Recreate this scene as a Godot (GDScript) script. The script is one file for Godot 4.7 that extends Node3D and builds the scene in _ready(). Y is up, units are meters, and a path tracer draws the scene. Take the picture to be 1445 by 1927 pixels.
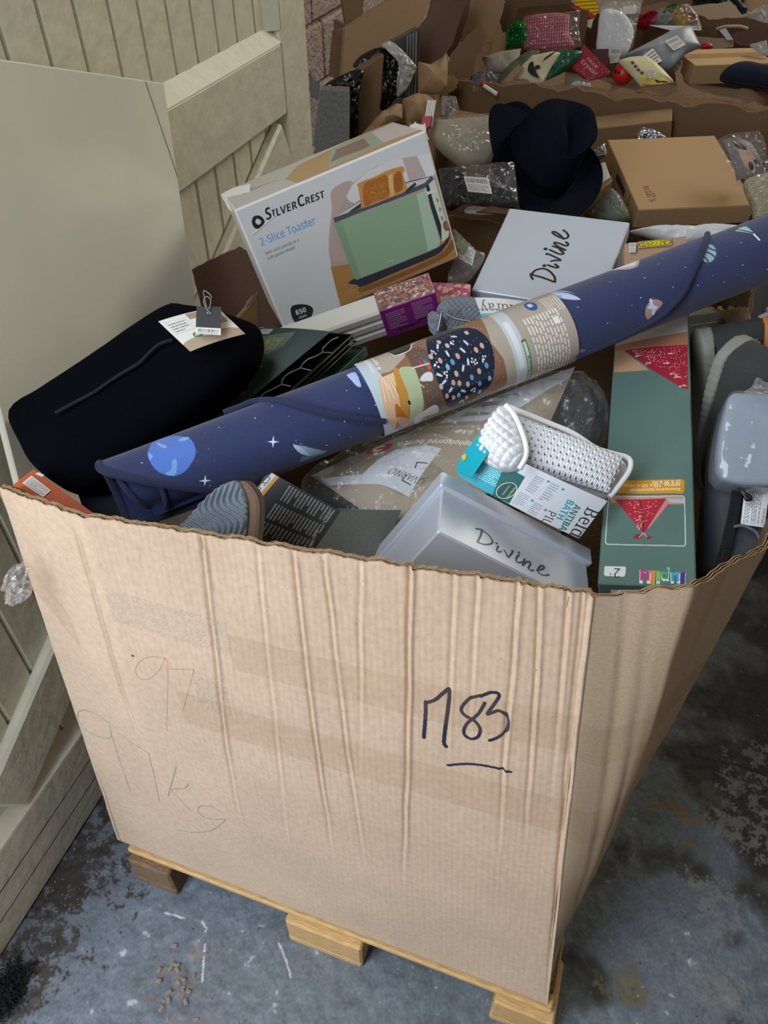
extends Node3D

const CAM := Vector3(0.66,1.57,0.408)
const FWD := Vector3(-0.236,-0.697,-0.677)
const UPV := Vector3(-0.229,0.717,-0.658)
const RGT := Vector3(0.944,0,-0.329)
var nz := FastNoiseLite.new()
var rng := RandomNumberGenerator.new()
var used := {}
var sg := 0
var M := {}
var font_sans := SystemFont.new()
var font_bold := SystemFont.new()
var font_serif := SystemFont.new()

# ---------------------------------------------------------------- print: drawing flat colour, lettering and pictures into a texture
class Print:
	var im: Image
	var w: int
	var h: int
	func _init(ww: int, hh: int, c: Color) -> void:
		w = ww
		h = hh
		im = Image.create(w, h, false, Image.FORMAT_RGB8)
		im.fill(c)
	func rect(u0: float, v0: float, u1: float, v1: float, c: Color) -> void:
		im.fill_rect(Rect2i(int(u0 * w), int(v0 * h), maxi(1, int((u1 - u0) * w)), maxi(1, int((v1 - v0) * h))), c)
	func px_poly(p: PackedVector2Array, c: Color) -> void:
		var n := p.size()
		if n < 3: return
		var y0 := p[0].y
		var y1 := p[0].y
		for q in p:
			y0 = minf(y0, q.y)
			y1 = maxf(y1, q.y)
		for y in range(maxi(0, int(floor(y0))), mini(h, int(ceil(y1)) + 1)):
			var yc := y + 0.5
			var xs := []
			for i in n:
				var a := p[i]
				var b := p[(i + 1) % n]
				if (a.y <= yc) != (b.y <= yc):
					xs.append(a.x + (yc - a.y) / (b.y - a.y) * (b.x - a.x))
			xs.sort()
			for i in range(0, xs.size() - 1, 2):
				var x0 := maxi(0, int(ceil(xs[i] - 0.5)))
				var x1 := mini(w, int(ceil(xs[i + 1] - 0.5)))
				if x1 > x0: im.fill_rect(Rect2i(x0, y, x1 - x0, 1), c)
	func poly(uv: Array, c: Color, smooth := false) -> void:
		var p := PackedVector2Array()
		for q in uv: p.append(Vector2(q.x * w, q.y * h))
		if smooth: p = Print.curve(p, true)
		px_poly(p, c)
	static func curve(p: PackedVector2Array, closed: bool) -> PackedVector2Array:
		var out := PackedVector2Array()
		var n := p.size()
		for i in (n if closed else n - 1):
			var a := p[(i - 1 + n) % n] if closed or i > 0 else p[0]
			var b := p[i]
			var c := p[(i + 1) % n]
			var d := p[(i + 2) % n] if closed or i + 2 < n else p[n - 1]
			for k in 6: out.append(b.cubic_interpolate(c, a, d, k / 6.0))
		if not closed: out.append(p[n - 1])
		return out
	func dot(u: float, v: float, rx: float, ry: float, c: Color, turn := 0.0) -> void:
		var p := PackedVector2Array()
		for i in 28:
			var q := Vector2(cos(i * TAU / 28) * rx, sin(i * TAU / 28) * ry).rotated(turn)
			p.append(Vector2(u * w, v * h) + q)
		px_poly(p, c)
	func line(uv: Array, r: float, c: Color, smooth := false) -> void:
		var p := PackedVector2Array()
		for q in uv: p.append(Vector2(q.x * w, q.y * h))
		if smooth: p = Print.curve(p, false)
		for i in p.size() - 1:
			var d := (p[i + 1] - p[i]).normalized().orthogonal() * r
			px_poly(PackedVector2Array([p[i] + d, p[i + 1] + d, p[i + 1] - d, p[i] - d]), c)
			if r >= 1.0 and i > 0:
				var k := PackedVector2Array()
				for j in 12: k.append(p[i] + Vector2.from_angle(j * TAU / 12) * r)
				px_poly(k, c)
		if r >= 2.0:
			for e in [p[0], p[p.size() - 1]]:
				var k := PackedVector2Array()
				for j in 12: k.append(e + Vector2.from_angle(j * TAU / 12) * r)
				px_poly(k, c)
	# lettering whose baseline runs from a to b (uv); skew leans it like italics; tall stretches it
	func text(s: String, a: Vector2, b: Vector2, c: Color, f: Font, tall := 1.0, skew := 0.0) -> void:
		var tm := TextMesh.new()
		tm.text = s
		tm.font = f
		tm.font_size = 64
		tm.pixel_size = 1.0
		tm.depth = 0.0
		tm.horizontal_alignment = HORIZONTAL_ALIGNMENT_LEFT
		tm.vertical_alignment = VERTICAL_ALIGNMENT_BOTTOM
		var arr := tm.surface_get_arrays(0)
		var v: PackedVector3Array = arr[Mesh.ARRAY_VERTEX]
		var ix: PackedInt32Array = arr[Mesh.ARRAY_INDEX]
		var x0 := 1e9
		var x1 := -1e9
		for q in v:
			x0 = minf(x0, q.x)
			x1 = maxf(x1, q.x)
		var base := f.get_descent(64)
		var pa := Vector2(a.x * w, a.y * h)
		var pb := Vector2(b.x * w, b.y * h)
		var ex := (pb - pa) / maxf(x1 - x0, 1.0)
		var ey := Vector2(ex.y, -ex.x) * tall
		for t in range(0, ix.size() - 2, 3):
			var p := PackedVector2Array()
			for k in 3:
				var q := v[ix[t + k]]
				var y := q.y - base
				p.append(pa + ex * (q.x - x0 + skew * y) + ey * y)
			px_poly(p, c)
	# a paragraph too small to read in the photo: short marks in rows
	func small(u0: float, v0: float, u1: float, v1: float, rows: int, c: Color, seed_ := 1, along_v := false) -> void:
		var r := RandomNumberGenerator.new()
		r.seed = seed_
		for i in rows:
			var t := (i + 0.3) / rows
			var e := 0.0
			var stop := 1.0 if i % 4 != 3 else r.randf_range(0.4, 0.9)
			while e < stop:
				var l := r.randf_range(0.04, 0.12)
				var g := 0.45 / rows
				if along_v: rect(lerpf(u0, u1, t), lerpf(v0, v1, e), lerpf(u0, u1, t + g), lerpf(v0, v1, minf(e + l, stop)), c)
				else: rect(lerpf(u0, u1, e), lerpf(v0, v1, t), lerpf(u0, u1, minf(e + l, stop)), lerpf(v0, v1, t + g), c)
				e += l + 0.025
	func bars(u0: float, v0: float, u1: float, v1: float, n: int, c: Color, across := false) -> void:
		var r := RandomNumberGenerator.new()
		r.seed = n
		for i in n:
			var t := float(i) / n
			var k := r.randf_range(0.25, 0.75) / n
			if across: rect(u0, lerpf(v0, v1, t), u1, lerpf(v0, v1, t + k), c)
			else: rect(lerpf(u0, u1, t), v0, lerpf(u0, u1, t + k), v1, c)

func h(s: String) -> Color: return Color.html(s)

# ---------------------------------------------------------------- materials
func grain(freq: float, lo: float, size := 512, s := 1, octaves := 4) -> NoiseTexture2D:
	var t := NoiseTexture2D.new()
	var n := FastNoiseLite.new()
	n.seed = s
	n.frequency = freq
	n.fractal_octaves = octaves
	t.noise = n
	t.width = size
	t.height = size
	t.seamless = true
	var g := Gradient.new()
	g.set_color(0, Color(lo, lo, lo))
	g.set_color(1, Color(1, 1, 1))
	t.color_ramp = g
	return t

func mat(key: String, c: String, rough: float, o := {}) -> StandardMaterial3D:
	if M.has(key): return M[key]
	var m := StandardMaterial3D.new()
	m.resource_name = key
	m.albedo_color = h(c)
	m.roughness = rough
	m.metallic = o.get("metal", 0.0)
	m.metallic_specular = o.get("spec", 0.5)
	m.cull_mode = BaseMaterial3D.CULL_DISABLED
	if o.has("tex"):
		m.albedo_texture = o.tex
		m.uv1_triplanar = true
		var s: float = o.get("scale", 4.0)
		m.uv1_scale = Vector3(s, s, s) if not o.has("scale3") else o.scale3
		m.uv1_world_triplanar = o.get("world", false)
	if o.has("bump"):
		m.heightmap_enabled = true
		m.heightmap_texture = o.bump
		m.heightmap_scale = o.get("bs", 0.05)
		if not o.has("tex"):
			m.uv1_triplanar = true
			var s: float = o.get("scale", 4.0)
			m.uv1_scale = Vector3(s, s, s)
	if o.has("rim"):
		m.rim_enabled = true
		m.rim = o.rim
	if o.has("alpha"):
		m.transparency = BaseMaterial3D.TRANSPARENCY_ALPHA
		m.albedo_color.a = o.alpha
	if o.has("glow"):
		m.emission_enabled = true
		m.emission = h(c)
		m.emission_energy_multiplier = o.glow
	if o.has("back"):
		m.backlight_enabled = true
		m.backlight = h(o.back)
	if o.has("coat"):
		m.clearcoat_enabled = true
		m.clearcoat = o.coat
		m.clearcoat_roughness = o.get("coat_rough", 0.15)
	M[key] = m
	return m

func printed(p: Print, rough := 0.55, o := {}) -> StandardMaterial3D:
	var m := StandardMaterial3D.new()
	m.albedo_texture = ImageTexture.create_from_image(p.im)
	m.roughness = rough
	m.metallic = o.get("metal", 0.0)
	m.texture_repeat = o.get("repeat", false)
	m.cull_mode = BaseMaterial3D.CULL_DISABLED
	if o.has("coat"):
		m.clearcoat_enabled = true
		m.clearcoat = o.coat
		m.clearcoat_roughness = 0.2
	if o.has("bump"):
		m.heightmap_enabled = true
		m.heightmap_texture = o.bump
		m.heightmap_scale = o.get("bs", 0.05)
	if o.has("rim"):
		m.rim_enabled = true
		m.rim = o.rim
	return m

# ---------------------------------------------------------------- naming and describing
func numbered(n: String) -> String:
	if not used.has(n):
		used[n] = 0
		return n
	used[n] += 1
	return "%s_%03d" % [n, used[n]]

func tag(o: Node, label: String, cat: String, group := "", kind := "") -> Node:
	if label: o.set_meta("label", label)
	if cat: o.set_meta("category", cat)
	if group: o.set_meta("group", group)
	if kind: o.set_meta("kind", kind)
	return o

func thing(called: String, label: String, cat: String, xf: Transform3D, group := "") -> Node3D:
	var o := Node3D.new()
	o.name = numbered(called)
	add_child(o)
	o.transform = xf
	tag(o, label, cat, group)
	return o

func at(p: Vector3) -> Transform3D: return Transform3D(Basis(), p)

func put(parent: Node, called: String, mesh: Mesh, m: Material, xf := Transform3D()) -> MeshInstance3D:
	var o := MeshInstance3D.new()
	o.name = numbered(called) if parent == self else called
	o.mesh = mesh
	if m: o.material_override = m
	parent.add_child(o, true)
	o.transform = xf
	o.cast_shadow = GeometryInstance3D.SHADOW_CASTING_SETTING_ON
	return o

# places something given in the world under a parent that may be turned
func under(parent: Node, xf: Transform3D) -> Transform3D:
	if parent == self: return xf
	var g := (parent as Node3D).transform
	if parent.get_parent() != self: g = (parent.get_parent() as Node3D).transform * g
	return g.affine_inverse() * xf

func struct(called: String, mesh: Mesh, m: Material, parent: Node = self) -> MeshInstance3D:
	var o := put(parent, called, mesh, m)
	if parent == self: o.set_meta("kind", "structure")
	return o

# ---------------------------------------------------------------- shapes
func begin() -> SurfaceTool:
	var st := SurfaceTool.new()
	st.begin(Mesh.PRIMITIVE_TRIANGLES)
	return st

func done(st: SurfaceTool, into: ArrayMesh = null) -> ArrayMesh:
	st.index()
	st.generate_normals()
	return st.commit(into) if into else st.commit()

func grid(st: SurfaceTool, nu: int, nv: int, f: Callable, flip := false, uv := Rect2(0, 0, 1, 1)) -> void:
	sg += 1
	st.set_smooth_group(sg)
	var p := PackedVector3Array()
	var t := PackedVector2Array()
	for j in nv + 1:
		for i in nu + 1:
			p.append(f.call(float(i) / nu, float(j) / nv))
			t.append(uv.position + uv.size * Vector2(float(i) / nu, float(j) / nv))
	for j in nv:
		for i in nu:
			var a := j * (nu + 1) + i
			var q := [a, a + 1, a + nu + 2, a, a + nu + 2, a + nu + 1] if not flip else [a, a + nu + 2, a + 1, a, a + nu + 1, a + nu + 2]
			for k in q:
				st.set_uv(t[k])
				st.add_vertex(p[k])

func tri(st: SurfaceTool, a: Vector3, b: Vector3, c: Vector3) -> void:
	for p in [a, b, c]:
		st.set_uv(Vector2(p.x, p.y))
		st.add_vertex(p)

func quad(st: SurfaceTool, a: Vector3, b: Vector3, c: Vector3, d: Vector3) -> void:
	sg += 1
	st.set_smooth_group(sg)
	tri(st, a, b, c)
	tri(st, a, c, d)

const FACES := {"pz": [Vector3.RIGHT, Vector3.UP, Vector3.BACK], "nz": [Vector3.LEFT, Vector3.UP, Vector3.FORWARD], "px": [Vector3.FORWARD, Vector3.UP, Vector3.RIGHT], "nx": [Vector3.BACK, Vector3.UP, Vector3.LEFT], "py": [Vector3.RIGHT, Vector3.FORWARD, Vector3.UP], "ny": [Vector3.RIGHT, Vector3.BACK, Vector3.DOWN]}

# a box with chamfered edges and slightly bent faces; each face may wear a material of its own
func carton(size: Vector3, base: Material, faces := {}, r := 0.002, dent := 0.0, sd := 0.0, skip := []) -> ArrayMesh:
	var me := ArrayMesh.new()
	var s := size * 0.5
	var n := 10 if dent > 0.0 else 1
	var plain := begin()
	for k in FACES:
		if k in skip: continue
		var a: Vector3 = FACES[k][0]
		var b: Vector3 = FACES[k][1]
		var c: Vector3 = FACES[k][2]
		var f := func(u: float, v: float) -> Vector3:
			var p := a * (2 * u - 1) * (absf(a.dot(s)) - r) + b * (1 - 2 * v) * (absf(b.dot(s)) - r) + c * absf(c.dot(s))
			if dent > 0.0:
				var e := 16.0 * u * (1 - u) * v * (1 - v)
				p += c * dent * e * nz.get_noise_3dv((p + Vector3(sd, sd * 2, 7)) * 900.0)
			return p
		if faces.has(k):
			var st := begin()
			grid(st, n, n, f)
			st.set_material(faces[k])
			me = done(st, me)
		else:
			grid(plain, n, n, f)
	for i in 3:
		var ai := [Vector3.RIGHT, Vector3.UP, Vector3.BACK][i] as Vector3
		var bi := [Vector3.UP, Vector3.BACK, Vector3.RIGHT][i] as Vector3
		var ci := [Vector3.BACK, Vector3.RIGHT, Vector3.UP][i] as Vector3
		for sb in [-1, 1]:
			for sc in [-1, 1]:
				var p = bi * sb * absf(bi.dot(s)) + ci * sc * (absf(ci.dot(s)) - r)
				var q = bi * sb * (absf(bi.dot(s)) - r) + ci * sc * absf(ci.dot(s))
				var e := ai * (absf(ai.dot(s)) - r)
				quad(plain, p - e, p + e, q + e, q - e)
	for sx in [-1, 1]:
		for sy in [-1, 1]:
			for sz in [-1, 1]:
				var d := Vector3(sx, sy, sz)
				sg += 1
				plain.set_smooth_group(sg)
				tri(plain, d * (s - Vector3(0, r, r)), d * (s - Vector3(r, 0, r)), d * (s - Vector3(r, r, 0)))
	plain.set_material(base)
	return done(plain, me)

func block(size: Vector3, m: Material, r := 0.002) -> ArrayMesh: return carton(size, m, {}, r)

# a tube along points
func tube(pts: Array, r: float, sides := 8, closed := false) -> ArrayMesh:
	var st := begin()
	var n := pts.size()
	var nn := n if closed else n - 1
	var up := Vector3(0.31, 0.83, 0.46)
	var ring := func(u: float, v: float) -> Vector3:
		var i := int(round(v * nn)) % n
		var a: Vector3 = pts[(i - 1 + n) % n] if closed or i > 0 else pts[0]
		var b: Vector3 = pts[(i + 1) % n] if closed or i < n - 1 else pts[n - 1]
		var t := (b - a).normalized()
		var x := t.cross(up).normalized()
		var y := t.cross(x)
		var rr := r
		return (pts[i] as Vector3) + (x * cos(u * TAU) + y * sin(u * TAU)) * rr
	grid(st, sides, nn, ring, true)
	if not closed:
		for e in 2:
			var c: Vector3 = pts[0] if e == 0 else pts[n - 1]
			sg += 1
			st.set_smooth_group(sg)
			for i in sides:
				var p: Vector3 = ring.call(float(i) / sides, float(e))
				var q: Vector3 = ring.call(float(i + 1) / sides, float(e))
				tri(st, c, p, q)
	return done(st)

func bend(pts: Array, steps := 5, closed := false) -> Array:
	var out := []
	var n := pts.size()
	for i in (n if closed else n - 1):
		var a: Vector3 = pts[(i - 1 + n) % n] if closed or i > 0 else pts[0]
		var d: Vector3 = pts[(i + 2) % n] if closed or i + 2 < n else pts[n - 1]
		for k in steps: out.append((pts[i] as Vector3).cubic_interpolate(pts[(i + 1) % n], a, d, float(k) / steps))
	if not closed: out.append(pts[n - 1])
	return out

# the frame of a flat set of world points: x to the right as seen, z towards the viewer's side
func frame(pts: Array) -> Transform3D:
	var c := Vector3.ZERO
	for p in pts: c += p
	c /= pts.size()
	var n := Vector3.ZERO
	for i in pts.size():
		var a: Vector3 = pts[i] - c
		var b: Vector3 = pts[(i + 1) % pts.size()] - c
		n += a.cross(b)
	n = n.normalized()
	if n.dot(CAM - c) < 0: n = -n
	var ex := (RGT - n * RGT.dot(n)).normalized()
	return Transform3D(Basis(ex, n.cross(ex), n), c)

func outline(pts: Array, xf: Transform3D, smooth: bool, count: int) -> PackedVector2Array:
	var q := PackedVector2Array()
	var inv := xf.affine_inverse()
	for p in pts:
		var l: Vector3 = inv * (p as Vector3)
		q.append(Vector2(l.x, l.y))
	if smooth: q = Print.curve(q, true)
	var len := 0.0
	for i in q.size(): len += q[i].distance_to(q[(i + 1) % q.size()])
	var out := PackedVector2Array()
	var i := 0
	var run := 0.0
	for k in count:
		var goal := len * k / count
		while run + q[i % q.size()].distance_to(q[(i + 1) % q.size()]) < goal:
			run += q[i % q.size()].distance_to(q[(i + 1) % q.size()])
			i += 1
		var e := q[i % q.size()].distance_to(q[(i + 1) % q.size()])
		out.append(q[i % q.size()].lerp(q[(i + 1) % q.size()], (goal - run) / maxf(e, 1e-6)))
	return out

# a soft, filled thing: an outline with thickness, rounded towards its rim, with folds
func soft_mesh(pts: Array, th: float, o := {}) -> Array:
	var xf := frame(pts)
	var n: int = o.get("n", 72)
	var q := outline(pts, xf, o.get("smooth", true), n)
	var lo := q[0]
	var hi := q[0]
	for p in q:
		lo = lo.min(p)
		hi = hi.max(p)
	var kr: int = o.get("k", 12)
	var pw: float = o.get("p", 2.5)
	var na: float = o.get("na", 0.0)
	var nf: float = o.get("nf", 30.0)
	var ridge: bool = o.get("ridge", false)
	var back: float = o.get("back", 0.6)
	var sd: float = o.get("seed", 1.0) * 13.7
	var c2: Vector2 = o.get("hub", Vector2.ZERO)
	var tilt: float = o.get("tilt", 0.0)
	var tuft: float = o.get("tuft", 0.0)
	var wave: float = o.get("wave", 0.0)
	var ta: float = o.get("ta", 0.003)
	var st := begin()
	for side in [1.0, -1.0]:
		sg += 1
		st.set_smooth_group(1000000)
		var vs := []
		for k in kr + 1:
			var s := cos(k * PI / 2 / kr) if k < kr else 0.0
			var row := []
			for i in n:
				var p := c2 + (q[i] - c2) * s
				var hgt := th * pow(maxf(0.0, 1.0 - pow(s, pw)), 1.0 / pw) * (1.0 if side > 0 else back)
				hgt *= 1.0 + tilt * (p.x / maxf(hi.x, 0.01))
				var w := nz.get_noise_3d(p.x * nf * 30.0 + sd, p.y * nf * 30.0, sd * side)
				if ridge: w = 1.0 - 2.6 * absf(w)
				var z = side * (hgt + w * na * (0.25 + 0.75 * minf(1.0, hgt / maxf(th, 1e-4))))
				if tuft > 0.0 and side > 0: z += ta * sqrt(absf(sin(p.x * PI / tuft + p.y * PI / tuft) * sin(p.x * PI / tuft - p.y * PI / tuft))) * minf(1.0, hgt / (th * 0.4)) - ta * 0.5
				if wave > 0.0 and side > 0: z += ta * sin((p.x * 0.75 + p.y * 0.35 + wave * 0.9 * sin((p.y - p.x * 0.3) / wave * 0.9)) * TAU / wave)
				row.append(Vector3(p.x, p.y, z if k > 0 else w * na * 0.5))
			vs.append(row)
		for k in kr:
			for i in n:
				var i2 := (i + 1) % n
				var quadp := [vs[k][i], vs[k][i2], vs[k + 1][i2], vs[k][i], vs[k + 1][i2], vs[k + 1][i]]
				for p in quadp:
					st.set_uv(Vector2((p.x - lo.x) / (hi.x - lo.x), (hi.y - p.y) / (hi.y - lo.y)))
					st.add_vertex(p)
	return [done(st), xf]

func soft(parent: Node, called: String, m: Material, pts: Array, th: float, o := {}) -> MeshInstance3D:
	var r := soft_mesh(pts, th, o)
	var xf: Transform3D = r[1]
	xf.origin += xf.basis.z * (o.get("lift", 0.0) as float)
	return put(parent, called, r[0], m, under(parent, xf))

# a sheet of paper, card or film over four world corners (top left, top right, bottom right, bottom left as seen)
func sheet(parent: Node, called: String, m: Material, c: Array, o := {}) -> MeshInstance3D:
	var xf := frame(c)
	var inv := xf.affine_inverse()
	var a: Vector3 = inv * (c[0] as Vector3)
	var b: Vector3 = inv * (c[1] as Vector3)
	var d: Vector3 = inv * (c[2] as Vector3)
	var e: Vector3 = inv * (c[3] as Vector3)
	var bu: float = o.get("bulge", 0.0)
	var bv: float = o.get("vbulge", 0.0)
	var na: float = o.get("na", 0.0)
	var nf: float = o.get("nf", 20.0)
	var th: float = o.get("th", 0.0006)
	var lift: float = o.get("lift", 0.0)
	var sd: float = o.get("seed", 1.0) * 9.1
	var ridge: bool = o.get("ridge", false)
	var st := begin()
	var n: int = o.get("n", 14)
	for side in 2:
		var f := func(u: float, v: float) -> Vector3:
			var p := a.lerp(b, u).lerp(e.lerp(d, u), v)
			var w := nz.get_noise_3d(p.x * nf * 30.0 + sd, p.y * nf * 30.0, sd)
			if ridge: w = 1.0 - 2.6 * absf(w)
			return p + Vector3(0, 0, lift + bu * 4 * u * (1 - u) + bv * 4 * v * (1 - v) + w * na - side * th)
		grid(st, n, n, f, side == 1)
	return put(parent, called, done(st), m, under(parent, xf))

# a flat piece with thickness cut to an outline of world points
func slab(parent: Node, called: String, m: Material, pts: Array, th := 0.005, o := {}) -> MeshInstance3D:
	var xf := frame(pts)
	var q := PackedVector2Array()
	var inv := xf.affine_inverse()
	for p in pts:
		var l: Vector3 = inv * (p as Vector3)
		q.append(Vector2(l.x, l.y))
	if o.get("smooth", false): q = Print.curve(q, true)
	if o.get("torn", 0.0) > 0.0:
		var t := PackedVector2Array()
		for i in q.size():
			for k in 6:
				var p := q[i].lerp(q[(i + 1) % q.size()], k / 6.0)
				t.append(p + (Vector2(nz.get_noise_2dv(p * 4000.0), nz.get_noise_2dv(p * 4000.0 + Vector2(50, 9))) * (o.torn as float) if k > 0 else Vector2.ZERO))
		q = t
	var ix := Geometry2D.triangulate_polygon(q)
	var st := begin()
	var lo := q[0]
	var hi := q[0]
	for p in q:
		lo = lo.min(p)
		hi = hi.max(p)
	var ccw := not Geometry2D.is_polygon_clockwise(q)
	for side in 2:
		sg += 1
		st.set_smooth_group(sg)
		for i in range(0, ix.size(), 3):
			for k in ([0, 2, 1] if side == 0 else [0, 1, 2]):
				var p := q[ix[i + k]]
				st.set_uv(Vector2((p.x - lo.x) / (hi.x - lo.x), (hi.y - p.y) / (hi.y - lo.y)))
				st.add_vertex(Vector3(p.x, p.y, -side * th))
	for i in q.size():
		var a := q[i]
		var b := q[(i + 1) % q.size()]
		var z := Vector3(0, 0, -th)
		if not ccw:
			var s := a
			a = b
			b = s
		quad(st, Vector3(a.x, a.y, 0), Vector3(b.x, b.y, 0), Vector3(b.x, b.y, 0) + z, Vector3(a.x, a.y, 0) + z)
	return put(parent, called, done(st), m, under(parent, xf))

# ---------------------------------------------------------------- the scene
func _ready() -> void:
	nz.seed = 5
	nz.frequency = 0.03
	nz.fractal_octaves = 3
	rng.seed = 11
	font_sans.font_names = PackedStringArray(["Droid Sans"])
	font_bold.font_names = PackedStringArray(["Droid Sans"])
	font_bold.font_weight = 700
	font_serif.font_names = PackedStringArray(["Droid Serif"])
	view_and_light()
	make_materials()
	room()
	barn_door()
	pallet()
	big_carton()
	white_board()
	rug_roll()
	front_goods()
	left_goods()
	middle_goods()
	right_goods()
	second_carton()
	third_carton()
	far_cartons()
	left_stack()
	litter()

func view_and_light() -> void:
	var cam := Camera3D.new()
	cam.name = "camera"
	add_child(cam)
	cam.transform = Transform3D(Basis(RGT, UPV, -FWD), CAM)
	cam.fov = rad_to_deg(2.0 * atan(963.5 / 1447.0))
	cam.near = 0.02
	cam.current = true
	var we := WorldEnvironment.new()
	we.name = "environment"
	var e := Environment.new()
	var sky := Sky.new()
	var ps := ProceduralSkyMaterial.new()
	ps.sky_top_color = Color(0.66, 0.76, 0.92)
	ps.sky_horizon_color = Color(0.86, 0.9, 0.96)
	ps.ground_bottom_color = Color(0.36, 0.36, 0.36)
	ps.ground_horizon_color = Color(0.5, 0.5, 0.5)
	ps.sky_energy_multiplier = 1.0
	sky.sky_material = ps
	e.background_mode = Environment.BG_SKY
	e.sky = sky
	e.background_energy_multiplier = 2.2
	e.tonemap_mode = Environment.TONE_MAPPER_LINEAR
	e.tonemap_exposure = 1.14
	e.sdfgi_enabled = true
	e.ssao_enabled = true
	e.ssil_enabled = true
	we.environment = e
	add_child(we)
	# daylight in the doorway behind the photographer
	area("doorway_daylight", Vector3(-0.24, 2.0, 1.17), Vector3(0.15, 1.0, 0.0), Vector2(0.9, 2.8), Color(0.95, 0.97, 1.0), 5.0)
	# daylight through the roof lights further back
	area("rooflight_daylight", Vector3(2.6, 3.7, -4.4), Vector3(0.2, 0.9, -1.6), Vector2(1.9, 1.9), Color(1.0, 0.98, 0.93), 11.0)

func area(called: String, p: Vector3, to: Vector3, size: Vector2, c: Color, energy: float) -> void:
	var l := AreaLight3D.new()
	l.name = numbered(called)
	add_child(l)
	l.look_at_from_position(p, to, Vector3.RIGHT if absf((to - p).normalized().y) > 0.9 else Vector3.UP)
	l.area_size = size
	l.light_color = c
	l.light_energy = energy
	l.shadow_enabled = true
	l.area_range = 12.0

func make_materials() -> void:
	var fine := grain(0.09, 0.86, 512, 3, 5)
	var blot := grain(0.02, 0.8, 512, 8, 4)
	var weave := grain(0.35, 0.7, 512, 4, 2)
	var bumpn := grain(0.05, 0.0, 512, 9, 5)
	mat("kraft", "c4a784", 0.75, {"tex": fine, "scale": 5.0})
	mat("kraft_light", "c2aa8e", 0.75, {"tex": fine, "scale": 5.0})
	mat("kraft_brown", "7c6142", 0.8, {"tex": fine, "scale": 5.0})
	mat("kraft_tan", "a68660", 0.75, {"tex": fine, "scale": 5.0})
	mat("kraft_dark", "6c523a", 0.8, {"tex": fine, "scale": 5.0})
	mat("kraft_rust", "6e5140", 0.8, {"tex": fine, "scale": 5.0})
	mat("kraft_edge", "a98a64", 0.9, {"tex": fine, "scale": 30.0})
	mat("cream_paint", "e2dec8", 0.42, {"tex": grain(0.015, 0.93, 512, 21, 5), "scale": 2.0, "bump": grain(0.03, 0.0, 512, 22, 4), "bs": 0.12})
	mat("white_sheet", "e2dfcc", 0.22, {"tex": grain(0.006, 0.95, 512, 31, 3), "scale": 1.0})
	mat("wash_stone", "b3a096", 0.9, {"tex": blot, "scale": 2.0, "bump": bumpn, "bs": 0.8})
	mat("mortar", "8f8078", 0.95, {"tex": blot, "scale": 2.0, "bump": bumpn, "bs": 0.5})
	mat("plaster", "b9b2a4", 0.9)
	mat("pine", "e6bb7c", 0.7, {"tex": grain(0.02, 0.75, 512, 41, 4), "scale3": Vector3(3, 30, 30)})
	mat("pine_old", "9a7a58", 0.85, {"tex": grain(0.03, 0.55, 512, 42, 5), "scale3": Vector3(3, 24, 24)})
	mat("velvet", "0d0e14", 0.95, {"spec": 0.15, "tex": weave, "scale": 20.0})
	mat("felt", "161a26", 0.95, {"spec": 0.12, "tex": weave, "scale": 30.0})
	mat("navy_cloth", "141d33", 0.9, {"tex": weave, "scale": 20.0})
	mat("teal_cloth", "12242f", 0.9, {"tex": weave, "scale": 14.0})
	mat("silver_card", "bfc6d0", 0.33, {"spec": 0.8, "metal": 0.08})
	mat("white_card", "dcdad4", 0.5)
	mat("white_gloss", "dedbd0", 0.3)
	mat("grey_card", "74766f", 0.6, {"tex": fine, "scale": 6.0})
	mat("black_card", "16181a", 0.5)
	mat("dark_card", "33352f", 0.5, {"tex": fine, "scale": 6.0})
	mat("black_film", "0b0b0c", 0.28, {"spec": 0.6})
	mat("green_plastic", "12382f", 0.35)
	mat("black_plastic", "0c0d0d", 0.25, {"spec": 0.6})
	mat("orange_card", "b8541f", 0.5)
	mat("white_foam", "e4e6e8", 0.55)
	mat("grey_foam", "6f7780", 0.4)
	mat("film", "ffffff", 0.12, {"alpha": 0.06, "spec": 0.75, "bump": grain(0.02, 0.0, 512, 51, 4), "bs": 0.4, "scale": 6.0})
	mat("film_smooth", "ffffff", 0.08, {"alpha": 0.03, "spec": 0.5, "bump": grain(0.02, 0.0, 512, 55, 3), "bs": 0.06, "scale": 5.0})
	mat("milky_film", "d8dad8", 0.3, {"alpha": 0.5, "spec": 0.6, "bump": grain(0.02, 0.0, 512, 52, 4), "bs": 0.6, "scale": 6.0})
	mat("tape", "b58a58", 0.3, {"alpha": 0.09, "bump": grain(0.04, 0.0, 512, 53, 4), "bs": 0.15, "scale": 5.0})
	mat("tape_scuff_glare", "e8dccb", 0.3, {"alpha": 0.2, "bump": grain(0.09, 0.0, 512, 54, 4), "bs": 0.3, "scale": 5.0})  # whitish tint stands for scuffs and painted glare on wrinkled tape
	mat("grey_fabric", "9caab8", 0.85, {"tex": weave, "scale": 26.0})
	mat("charcoal_fabric", "3b3f42", 0.7, {"tex": weave, "scale": 22.0})
	mat("black_rubber", "121314", 0.6)

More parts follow.
